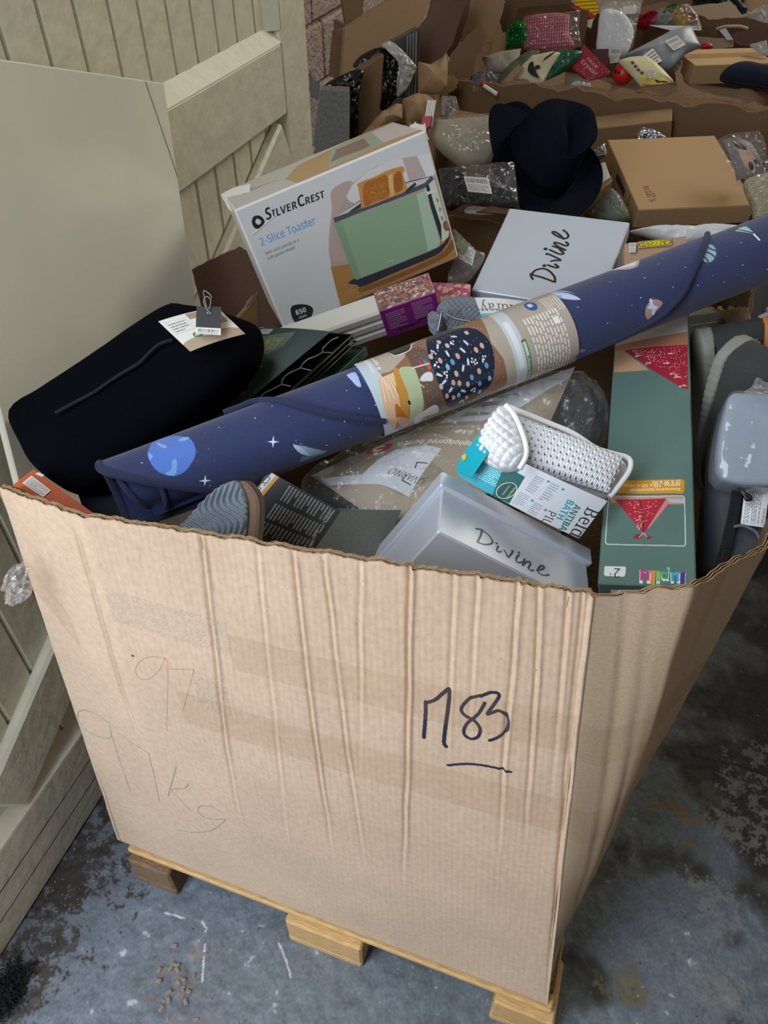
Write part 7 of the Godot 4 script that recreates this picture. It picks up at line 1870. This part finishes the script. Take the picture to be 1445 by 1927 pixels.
	sheet(vb, "label", M.white_card, [Vector3(0.406,0.958,-2.892),Vector3(0.453,0.961,-2.9),Vector3(0.454,0.939,-2.887),Vector3(0.411,0.936,-2.88)], {"n": 3})
	sheet(vb, "label", printed(label_print(100, 120, 5, 98, true), 0.5), [Vector3(0.401,0.865,-2.73),Vector3(0.438,0.865,-2.734),Vector3(0.44,0.826,-2.711),Vector3(0.411,0.821,-2.705)], {"n": 3})
	sheet(vb, "red_stripe", mat("red_tip", "b02a2a", 0.4), [Vector3(0.401,0.865,-2.734),Vector3(0.438,0.864,-2.738),Vector3(0.439,0.861,-2.736),Vector3(0.401,0.861,-2.732)], {"n": 2})
	var yf := Print.new(160, 120, h("e0b400"))
	for k in 6: yf.rect(0, k / 6.0, 1, k / 6.0 + 0.06, h("8f7000"))
	var fo := thing("yellow_corrugated", "yellow ridged plastic sheet with a red edge, at the very top behind the visor bag", "sheet", at([Vector3(0.25,0.892,-3.109)][0]))
	slab(fo, "sheet", printed(yf, 0.4), [Vector3(0.206,0.921,-3.125),Vector3(0.259,0.944,-3.149),Vector3(0.303,0.902,-3.123),Vector3(0.293,0.882,-3.106),Vector3(0.205,0.909,-3.116)], 0.012)
	slab(fo, "red_edge", mat("red_end", "b02a36", 0.5), [Vector3(0.201,0.913,-3.09),Vector3(0.296,0.887,-3.081),Vector3(0.295,0.874,-3.072),Vector3(0.2,0.904,-3.083)], 0.01)
	slab(fo, "white_edge", M.white_card, [Vector3(0.266,0.873,-3.053),Vector3(0.292,0.88,-3.061),Vector3(0.292,0.852,-3.041),Vector3(0.271,0.858,-3.042)], 0.008)
	# the carton with the label
	var d := Vector3(0.3,0.063,0.186)
	var t := thing("labelled_carton", "tan carton with brown tape along its top and a white label on its end", "carton", Transform3D(Vector3(0.896,-0.003,-0.444),Vector3(0.011,1,0.015),Vector3(0.443,-0.018,0.896),Vector3(0.787,0.785,-2.956)))
	put(t, "body", carton(d, mat("kraft_pale", "b99a6c", 0.75), {}, 0.002, 0.001, 8.0), null)
	put(t, "tape", block(Vector3(d.x * 0.98, 0.0008, 0.05), M.tape, 0.0002), mat("tape_brown", "a08052", 0.4), at(Vector3(0, d.y / 2 + 0.0004, -0.01)))
	sheet(t, "label", printed(label_print(110, 160, 4, 99, true), 0.5), [Vector3(0.631,0.845,-2.762),Vector3(0.65,0.844,-2.724),Vector3(0.652,0.794,-2.719),Vector3(0.632,0.796,-2.761)], {"n": 3, "lift": 0.0008})
	soft(self, "navy_hat", M.navy_cloth, [Vector3(0.773,0.869,-2.479),Vector3(0.794,0.889,-2.499),Vector3(0.835,0.899,-2.509),Vector3(0.899,0.894,-2.504),Vector3(0.947,0.889,-2.499),Vector3(0.958,0.854,-2.464),Vector3(0.865,0.854,-2.463),Vector3(0.785,0.858,-2.467)], 0.04, {"n": 70})
	tag(get_child(get_child_count() - 1), "dark navy cloth cap in front of the taped tan carton", "cap")
	pouch("zip_bag", "clear zip bag behind the right end of the taped tan carton", "bag", M.milky_film, [Vector3(0.863,0.849,-2.993),Vector3(0.915,0.864,-3.004),Vector3(0.935,0.825,-2.975),Vector3(0.906,0.826,-2.975)], 0.01, {"na": 0.01, "ridge": true, "nf": 30.0, "n": 50})
	soft(self, "jar_top", mat("red_lid", "b8263c", 0.4), [Vector3(0.701,0.795,-3.172),Vector3(0.713,0.805,-3.18),Vector3(0.737,0.803,-3.179),Vector3(0.745,0.791,-3.17),Vector3(0.707,0.786,-3.166)], 0.012, {"n": 40})
	tag(get_child(get_child_count() - 1), "small shiny red lid showing behind the taped tan carton", "lid")

# ---------------------------------------------------------------- cartons beyond
func far_cartons() -> void:
	var k := 0
	for a in [[[Vector3(0.415,0.779,-3.52),Vector3(0.439,0.841,-3.536),Vector3(0.52,0.864,-3.542),Vector3(0.733,0.787,-3.522),Vector3(0.918,0.794,-3.524),Vector3(0.997,0.799,-3.525),Vector3(1.042,0.666,-3.491),Vector3(0.436,0.677,-3.494)], "kraft_tan", "brown carton side behind the tinsel bag"], [[Vector3(0.625,0.781,-3.95),Vector3(0.791,0.804,-3.975),Vector3(0.859,0.752,-3.966),Vector3(0.876,0.714,-3.955),Vector3(0.717,0.703,-3.935),Vector3(0.648,0.743,-3.94)], "kraft_light", "pale carton flap folded out at the top right"], [[Vector3(0.405,0.774,-4.032),Vector3(0.491,0.819,-4.043),Vector3(0.613,0.809,-4.024),Vector3(0.61,0.741,-3.995),Vector3(0.499,0.703,-3.99),Vector3(0.426,0.716,-4.004)], "kraft_brown", "brown carton flap above the tinsel bag"], [[Vector3(0.841,0.775,-4.301),Vector3(1.017,0.785,-4.305),Vector3(1.037,0.726,-4.279),Vector3(0.922,0.709,-4.272),Vector3(0.868,0.726,-4.279)], "kraft_tan", "crumpled tan card in the top right corner"], [[Vector3(0.616,0.785,-3.361),Vector3(0.821,0.783,-3.371),Vector3(0.828,0.759,-3.364),Vector3(0.671,0.735,-3.348),Vector3(0.61,0.731,-3.343)], "kraft_light", "cut carton opening with a bent rim below the tinsel bag"], [[Vector3(0.821,0.819,-3.318),Vector3(0.978,0.843,-3.325),Vector3(0.996,0.791,-3.309),Vector3(0.847,0.78,-3.306)], "kraft_rust", "red-brown carton side at the right edge"],
		[[Vector3(-0.027,0.88,-3.077),Vector3(-0.005,0.901,-3.09),Vector3(0.221,0.91,-3.144),Vector3(0.256,0.887,-3.142),Vector3(0.273,0.77,-3.101),Vector3(0.002,0.814,-3.058)], "kraft_brown", "brown carton panel behind the red patterned pack"], [[Vector3(-0.071,0.953,-2.944),Vector3(0.171,0.972,-3.017),Vector3(0.218,0.931,-3.016),Vector3(0.021,0.916,-2.957),Vector3(0.006,0.841,-2.929),Vector3(-0.023,0.841,-2.921)], "kraft_dark", "dark brown carton panel at the top centre"], [[Vector3(-0.135,0.989,-2.712),Vector3(-0.002,0.989,-2.757),Vector3(0.003,0.914,-2.729),Vector3(-0.014,0.861,-2.703),Vector3(-0.092,0.838,-2.668),Vector3(-0.132,0.884,-2.672)], "kraft_tan", "tan carton flap hanging behind the tinsel"], [[Vector3(-0.177,1.019,-2.522),Vector3(-0.071,1.033,-2.565),Vector3(-0.066,0.977,-2.541),Vector3(-0.077,0.906,-2.505),Vector3(-0.097,0.848,-2.471),Vector3(-0.167,0.906,-2.474)], "kraft_rust", "red-brown crumpled carton flap left of the back carton"], [[Vector3(-0.062,0.901,-2.32),Vector3(-0.013,0.955,-2.365),Vector3(0.014,0.981,-2.389),Vector3(0.038,0.941,-2.379),Vector3(0.016,0.886,-2.345),Vector3(0.018,0.831,-2.319),Vector3(-0.042,0.804,-2.282),Vector3(-0.068,0.818,-2.278)], "kraft_brown", "tan crumpled card folded at the left end of the back carton"], [[Vector3(-0.076,0.881,-2.086),Vector3(-0.018,0.893,-2.116),Vector3(0.018,0.881,-2.121),Vector3(0.006,0.853,-2.099),Vector3(-0.049,0.84,-2.071),Vector3(-0.077,0.848,-2.065)], "kraft_tan", "crumpled tan card low behind the white sticks"]]:
		slab(self, "cardboard_sheet", M[a[1]], a[0], 0.006, {"torn": 0.006, "smooth": k % 3 == 2})
		tag(get_child(get_child_count() - 1), a[2], "card", "loose carton panels at the back")
		k += 1
	var tb := pouch("tinsel_bag", "clear bag of red, gold and green tinsel with a white header card", "bag", M.film, [Vector3(0.452,0.835,-3.245),Vector3(0.459,0.868,-3.266),Vector3(0.573,0.895,-3.284),Vector3(0.622,0.904,-3.29),Vector3(0.662,0.875,-3.271),Vector3(0.695,0.833,-3.243),Vector3(0.591,0.833,-3.243),Vector3(0.475,0.829,-3.241)], 0.03, {"na": 0.01, "nf": 40.0, "ridge": true, "n": 90, "k": 16})
	for c in [["c02a40", 1222, 36], ["b8bcc0", 1246, 40], ["d8b820", 1272, 32], ["2f8a44", 1262, 22], ["b83028", 1292, 40], ["d8c830", 1284, 44], ["c83050", 1212, 42]]:
		var cx := float(c[1])
		var cyy := float(c[2])
		var ctr: Vector3 = [Vector3(0.563,0.852,-3.28)][0] + RGT * (cx - 1260.0) / 1447.0 * 3.02 - UPV * (cyy - 36.0) / 1447.0 * 3.02 * 0.9
		soft(tb, "tinsel", mat("tinsel_" + c[0], c[0], 0.2, {"metal": 0.7}), [ctr + RGT * 0.035, ctr + UPV * 0.022, ctr - RGT * 0.035, ctr - UPV * 0.022], 0.02, {"na": 0.03, "nf": 90.0, "ridge": true, "n": 48, "k": 12})
	var hd := label_print(300, 40, 1, 101)
	hd.rect(0, 0, 1, 1, h("dfe0e0"))
	hd.bars(0.84, 0.2, 0.97, 0.7, 14, h("333333"))
	hd.rect(0.68, 0.3, 0.74, 0.6, h("b03040"))
	sheet(tb, "header_card", printed(hd, 0.5), [Vector3(0.491,0.844,-3.203),Vector3(0.683,0.853,-3.209),Vector3(0.689,0.841,-3.201),Vector3(0.578,0.834,-3.196)], {"n": 4})
	var dk := thing("dark_bag", "dark green shiny sack at the top right beyond the tinsel bag", "sack", at([Vector3(0.701,0.779,-4.109)][0]))
	soft(dk, "sack", mat("sack_green", "101c18", 0.35), [Vector3(0.597,0.765,-4.101),Vector3(0.607,0.812,-4.128),Vector3(0.765,0.839,-4.144),Vector3(0.778,0.783,-4.111),Vector3(0.756,0.753,-4.094),Vector3(0.673,0.75,-4.092)], 0.06, {"na": 0.02, "ridge": true, "n": 60})
	soft(self, "dark_bag", mat("sack_speckled", "1d2426", 0.5), [Vector3(0.784,0.785,-4.224),Vector3(0.847,0.798,-4.232),Vector3(0.862,0.75,-4.204),Vector3(0.881,0.728,-4.191),Vector3(0.847,0.721,-4.186),Vector3(0.81,0.748,-4.202)], 0.04, {"na": 0.02, "n": 50})
	tag(get_child(get_child_count() - 1), "dark speckled bag beside the green sack", "sack")
	pouch("clear_bag", "large crumpled clear bag at the right edge of the top", "bag", M.milky_film, [Vector3(0.858,0.793,-3.749),Vector3(0.908,0.824,-3.767),Vector3(0.99,0.836,-3.774),Vector3(1.014,0.761,-3.73),Vector3(0.929,0.759,-3.729),Vector3(0.893,0.771,-3.736)], 0.04, {"na": 0.03, "nf": 20.0, "ridge": true, "n": 70})
	var tg := thing("paper_tag", "pale blue folded paper tag hanging over the cut carton rim", "tag", at([Vector3(0.786,0.81,-3.314)][0]))
	sheet(tg, "tag", mat("tag_blue", "c4d0de", 0.5), [Vector3(0.756,0.822,-3.32),Vector3(0.778,0.83,-3.324),Vector3(0.817,0.796,-3.309),Vector3(0.795,0.794,-3.307)], {"n": 3})
	put(tg, "strap", tube(bend([Vector3(0.745,0.821,-3.332),Vector3(0.769,0.83,-3.336),Vector3(0.805,0.834,-3.338),Vector3(0.834,0.835,-3.338),Vector3(0.86,0.83,-3.336)], 4), 0.006, 6), M.kraft_light, under(tg, Transform3D()))

# ---------------------------------------------------------------- folded cartons and wrapped sheets leaning by the door
# the two lowest points of a standing piece brought down to the floor
func grounded(p: Array) -> Array:
	var o := p.duplicate()
	var ix := range(p.size())
	ix.sort_custom(func(a, b): return p[a].y < p[b].y)
	for k in 2: o[ix[k]] = Vector3(p[ix[k]].x, 0.0, p[ix[k]].z)
	return o

func left_stack() -> void:
	var g := thing("grey_carton", "tall flat grey carton standing just beyond the door edge", "carton", at([Vector3(-0.236,0.876,-1.741)][0]))
	slab(g, "body", mat("grey_board", "7a7b73", 0.8, {"tex": grain(0.05, 0.8, 256, 141, 3), "scale": 6.0}), grounded([Vector3(-0.27,0.93,-1.73),Vector3(-0.196,0.926,-1.753),Vector3(-0.196,0.808,-1.741),Vector3(-0.197,0.673,-1.726),Vector3(-0.292,0.672,-1.696),Vector3(-0.289,0.807,-1.711)]), 0.05)
	slab(g, "open_top", M.kraft_brown, [Vector3(-0.294,0.912,-1.792),Vector3(-0.221,0.936,-1.836),Vector3(-0.234,0.922,-1.815),Vector3(-0.235,0.911,-1.8)], 0.003)
	slab(self, "folded_carton", M.kraft_brown, grounded([Vector3(-0.21,0.943,-1.896),Vector3(-0.165,0.973,-1.952),Vector3(-0.166,0.916,-1.942),Vector3(-0.167,0.836,-1.929),Vector3(-0.178,0.818,-1.914),Vector3(-0.176,0.758,-1.907),Vector3(-0.216,0.768,-1.862),Vector3(-0.216,0.841,-1.873)]), 0.04)
	tag(get_child(get_child_count() - 1), "brown folded carton standing behind the grey carton", "carton")
	slab(self, "board_stack", M.kraft_tan, [Vector3(-0.384,0.968,-2.214),Vector3(-0.36,0.983,-2.241),Vector3(-0.339,0.997,-2.266),Vector3(-0.28,1.031,-2.332),Vector3(-0.259,1.052,-2.357),Vector3(-0.168,1.042,-2.446),Vector3(-0.176,1.002,-2.429),Vector3(-0.193,0.948,-2.402),Vector3(-0.206,0.934,-2.385),Vector3(-0.259,0.904,-2.326),Vector3(-0.321,0.845,-2.251),Vector3(-0.388,0.84,-2.183)], 0.03)
	tag(get_child(get_child_count() - 1), "large tan cardboard sheet leaning against the stone wall", "card")
	slab(self, "board_stack", M.kraft_brown, [Vector3(-0.409,0.961,-2.217),Vector3(-0.392,0.963,-2.234),Vector3(-0.395,0.899,-2.218),Vector3(-0.398,0.835,-2.201),Vector3(-0.416,0.834,-2.183),Vector3(-0.414,0.901,-2.2)], 0.05)
	tag(get_child(get_child_count() - 1), "brown edges of stacked cardboard sheets beside the large tan sheet", "card")
	slab(self, "cardboard_sheet", M.kraft_brown, [Vector3(-0.489,1.017,-2.447),Vector3(-0.424,1.012,-2.497),Vector3(-0.424,0.951,-2.481),Vector3(-0.451,0.933,-2.455),Vector3(-0.468,0.924,-2.438),Vector3(-0.477,0.961,-2.441)], 0.02)
	tag(get_child(get_child_count() - 1), "brown carton panel behind the large tan sheet at the top", "card")
	slab(self, "cardboard_sheet", M.kraft_rust, [Vector3(-0.126,1.055,-2.315),Vector3(-0.025,1.057,-2.375),Vector3(-0.043,0.998,-2.35),Vector3(-0.06,0.926,-2.324),Vector3(-0.087,0.889,-2.299),Vector3(-0.117,0.863,-2.275),Vector3(-0.147,0.883,-2.262),Vector3(-0.155,0.977,-2.279),Vector3(-0.136,1.002,-2.297)], 0.02)
	tag(get_child(get_child_count() - 1), "red-brown carton panel right of the wrapped sheets", "card")
	var w := thing("wrapped_sheets", "stack of sheets wrapped in black and silver film, leaning between the cardboard", "parcel", at([Vector3(-0.152,0.922,-2.04)][0]))
	slab(w, "sheets", mat("film_grey", "4b4c4a", 0.3), [Vector3(-0.176,0.979,-2.08),Vector3(-0.143,0.993,-2.103),Vector3(-0.115,1.008,-2.124),Vector3(-0.108,1.004,-2.127),Vector3(-0.107,0.92,-2.118),Vector3(-0.108,0.83,-2.107),Vector3(-0.143,0.827,-2.083),Vector3(-0.161,0.829,-2.071),Vector3(-0.166,0.941,-2.082)], 0.04)
	for i in 4:
		var x := 995.0 + i * 26
		put(w, "sheet_edge", tube([[Vector3(-0.134,0.995,-2.083)][0] + RGT * 0.0085 * i + UPV * 0.004 * i, [Vector3(-0.129,0.836,-2.067)][0] + RGT * 0.0085 * i], 0.0028, 6), mat("film_edge", "7a7a76", 0.3), under(w, Transform3D()))
	soft(w, "black_film", M.black_film, [Vector3(-0.253,0.939,-1.936),Vector3(-0.237,0.962,-1.951),Vector3(-0.211,0.976,-1.973),Vector3(-0.184,0.982,-1.993),Vector3(-0.16,0.98,-2.011),Vector3(-0.145,0.951,-2.019),Vector3(-0.132,0.916,-2.024),Vector3(-0.142,0.877,-2.012),Vector3(-0.146,0.842,-2.005),Vector3(-0.184,0.822,-1.973),Vector3(-0.181,0.96,-1.993),Vector3(-0.229,0.939,-1.955)], 0.02, {"na": 0.012, "nf": 30.0, "ridge": true, "n": 110, "k": 18})
	soft(w, "film_roll", mat("silver_film", "a5a298", 0.25), [Vector3(-0.182,0.989,-1.978),Vector3(-0.166,0.998,-1.991),Vector3(-0.152,0.995,-1.999),Vector3(-0.121,0.97,-2.009),Vector3(-0.086,0.934,-2.018),Vector3(-0.087,0.923,-2.012),Vector3(-0.1,0.886,-1.991),Vector3(-0.12,0.863,-1.969),Vector3(-0.128,0.869,-1.967),Vector3(-0.126,0.909,-1.983),Vector3(-0.12,0.93,-1.995),Vector3(-0.144,0.968,-1.994),Vector3(-0.157,0.985,-1.992)], 0.018, {"na": 0.006, "nf": 30.0, "ridge": true, "n": 120, "k": 14})
	soft(self, "plastic_film", M.black_film, [Vector3(-0.285,0.921,-1.772),Vector3(-0.269,0.934,-1.787),Vector3(-0.224,0.953,-1.828),Vector3(-0.194,0.955,-1.855),Vector3(-0.193,0.936,-1.853),Vector3(-0.199,0.909,-1.845),Vector3(-0.202,0.867,-1.837),Vector3(-0.2,0.781,-1.826),Vector3(-0.222,0.784,-1.808),Vector3(-0.222,0.904,-1.823),Vector3(-0.219,0.936,-1.83),Vector3(-0.264,0.928,-1.791)], 0.012, {"na": 0.01, "nf": 30.0, "ridge": true, "n": 120, "k": 14})
	tag(get_child(get_child_count() - 1), "black plastic film wrapped round the brown folded carton behind the grey one", "film")
	slab(self, "cardboard_scrap", M.grey_card, [Vector3(-0.334,0.949,-1.817),Vector3(-0.331,0.933,-1.816),Vector3(-0.311,0.912,-1.826),Vector3(-0.314,0.877,-1.815),Vector3(-0.329,0.885,-1.804)], 0.02)
	tag(get_child(get_child_count() - 1), "worn pale card corner squeezed beside the door edge", "card")
	for a in [[[Vector3(-0.132,0.842,-1.661),Vector3(-0.116,0.861,-1.689),Vector3(-0.092,0.89,-1.731),Vector3(-0.058,0.905,-1.762),Vector3(-0.045,0.902,-1.766),Vector3(-0.036,0.874,-1.74),Vector3(-0.071,0.86,-1.708),Vector3(-0.092,0.837,-1.674)], "crumpled tan wrapping paper behind the toaster carton"], [[Vector3(-0.062,0.899,-1.821),Vector3(-0.028,0.913,-1.845),Vector3(-0.004,0.91,-1.853),Vector3(0.019,0.898,-1.852),Vector3(0.013,0.875,-1.832),Vector3(-0.001,0.852,-1.807),Vector3(-0.034,0.845,-1.789),Vector3(-0.052,0.855,-1.789)], "crumpled tan wrapping paper left of the white sticks"], [[Vector3(-0.059,0.963,-1.949),Vector3(-0.025,0.958,-1.958),Vector3(0.012,0.977,-1.984),Vector3(0.023,0.953,-1.973),Vector3(0.03,0.908,-1.948),Vector3(0.012,0.891,-1.931),Vector3(-0.011,0.891,-1.922),Vector3(-0.045,0.894,-1.911)], "torn tan paper with dark scorch behind the white sticks"]]:
		soft(self, "packing_paper", M.kraft_tan, a[0], 0.03, {"na": 0.009, "nf": 9.0, "ridge": true, "n": 80, "k": 14, "smooth": false, "p": 1.6})
		tag(get_child(get_child_count() - 1), a[1], "paper", "crumpled packing paper")
	slab(self, "cardboard_sheet", M.kraft_dark, [Vector3(-0.5, 0.0, -2.3), Vector3(-0.12, 0.0, -2.25), Vector3(-0.14, 0.85, -2.35), Vector3(-0.5, 0.95, -2.4)], 0.02)
	tag(get_child(get_child_count() - 1), "dark brown panel low behind the leaning cardboard", "card")
	slab(self, "cardboard_sheet", M.kraft_rust, [Vector3(-0.135,0.88,-0.767),Vector3(-0.11,0.889,-0.802),Vector3(-0.074,0.899,-0.85),Vector3(-0.057,0.878,-0.864),Vector3(-0.037,0.812,-0.866),Vector3(-0.02,0.744,-0.865),Vector3(-0.019,0.701,-0.852),Vector3(-0.095,0.734,-0.769),Vector3(-0.123,0.806,-0.757)], 0.006, {"torn": 0.003})
	tag(get_child(get_child_count() - 1), "brown carton flap standing between the white board and the toaster carton", "card")

# ---------------------------------------------------------------- dirt on the floor
func litter() -> void:
	var mm := MultiMesh.new()
	mm.transform_format = MultiMesh.TRANSFORM_3D
	var m := block(Vector3(0.004, 0.0022, 0.003), mat("crumb", "8f8678", 0.9), 0.0006)
	mm.mesh = m
	mm.instance_count = 700
	for i in 700:
		var p := Vector3(-0.145 + absf(rng.randfn(0, 0.06)), 0.001, rng.randf_range(-0.6, 0.5))
		if i > 420: p = Vector3(rng.randf_range(-0.14, 1.4), 0.001, rng.randf_range(-0.9, 0.4))
		if p.x > 0.0 and p.x < 0.8 and p.z < 0.03: p.x += 0.85
		var s := rng.randf_range(0.3, 1.0) if i < 420 else rng.randf_range(0.15, 0.5)
		mm.set_instance_transform(i, Transform3D(Basis.from_euler(Vector3(rng.randf(), rng.randf() * TAU, rng.randf())).scaled(Vector3(s, s, s)), p))
	var o := MultiMeshInstance3D.new()
	o.name = "crumbs"
	o.multimesh = mm
	o.material_override = M.crumb
	add_child(o)
	tag(o, "pale crumbs and flakes of dirt scattered on the concrete by the door", "dirt", "", "stuff")
	var mm2 := MultiMesh.new()
	mm2.transform_format = MultiMesh.TRANSFORM_3D
	mm2.mesh = block(Vector3(0.0012, 0.0012, 0.02), mat("fluff", "1e2420", 0.95), 0.0003)
	mm2.instance_count = 900
	var c: Vector3 = [Vector3(-0.101,0,0.267)][0]
	for i in 900:
		var p := c + Vector3(rng.randfn(0, 0.014), absf(rng.randfn(0.006, 0.006)), rng.randfn(0, 0.022))
		mm2.set_instance_transform(i, Transform3D(Basis.from_euler(Vector3(rng.randf() * TAU, rng.randf() * TAU, rng.randf() * TAU)), p))
	var f := MultiMeshInstance3D.new()
	f.name = "fluff"
	f.multimesh = mm2
	f.material_override = M.fluff
	add_child(f)
	tag(f, "dark tangle of fluff and leaves on the floor at the foot of the door", "dirt", "", "stuff")
	var chips := thing("rubble_patch", "broken patch of pale rubble in the floor paint in front of the pallet", "rubble", at([Vector3(0.175,0,0.144)][0]))
	for i in 26:
		var s := rng.randf_range(0.004, 0.012)
		put(chips, "chip", carton(Vector3(s, s * 0.4, s * 0.7), M.wash_stone, {}, s * 0.15), mat("rubble", "8a8076", 0.95), Transform3D(Basis(Vector3.UP, rng.randf() * TAU), Vector3(rng.randfn(0, 0.022), s * 0.1 - 0.002, rng.randfn(0.012, 0.026))))
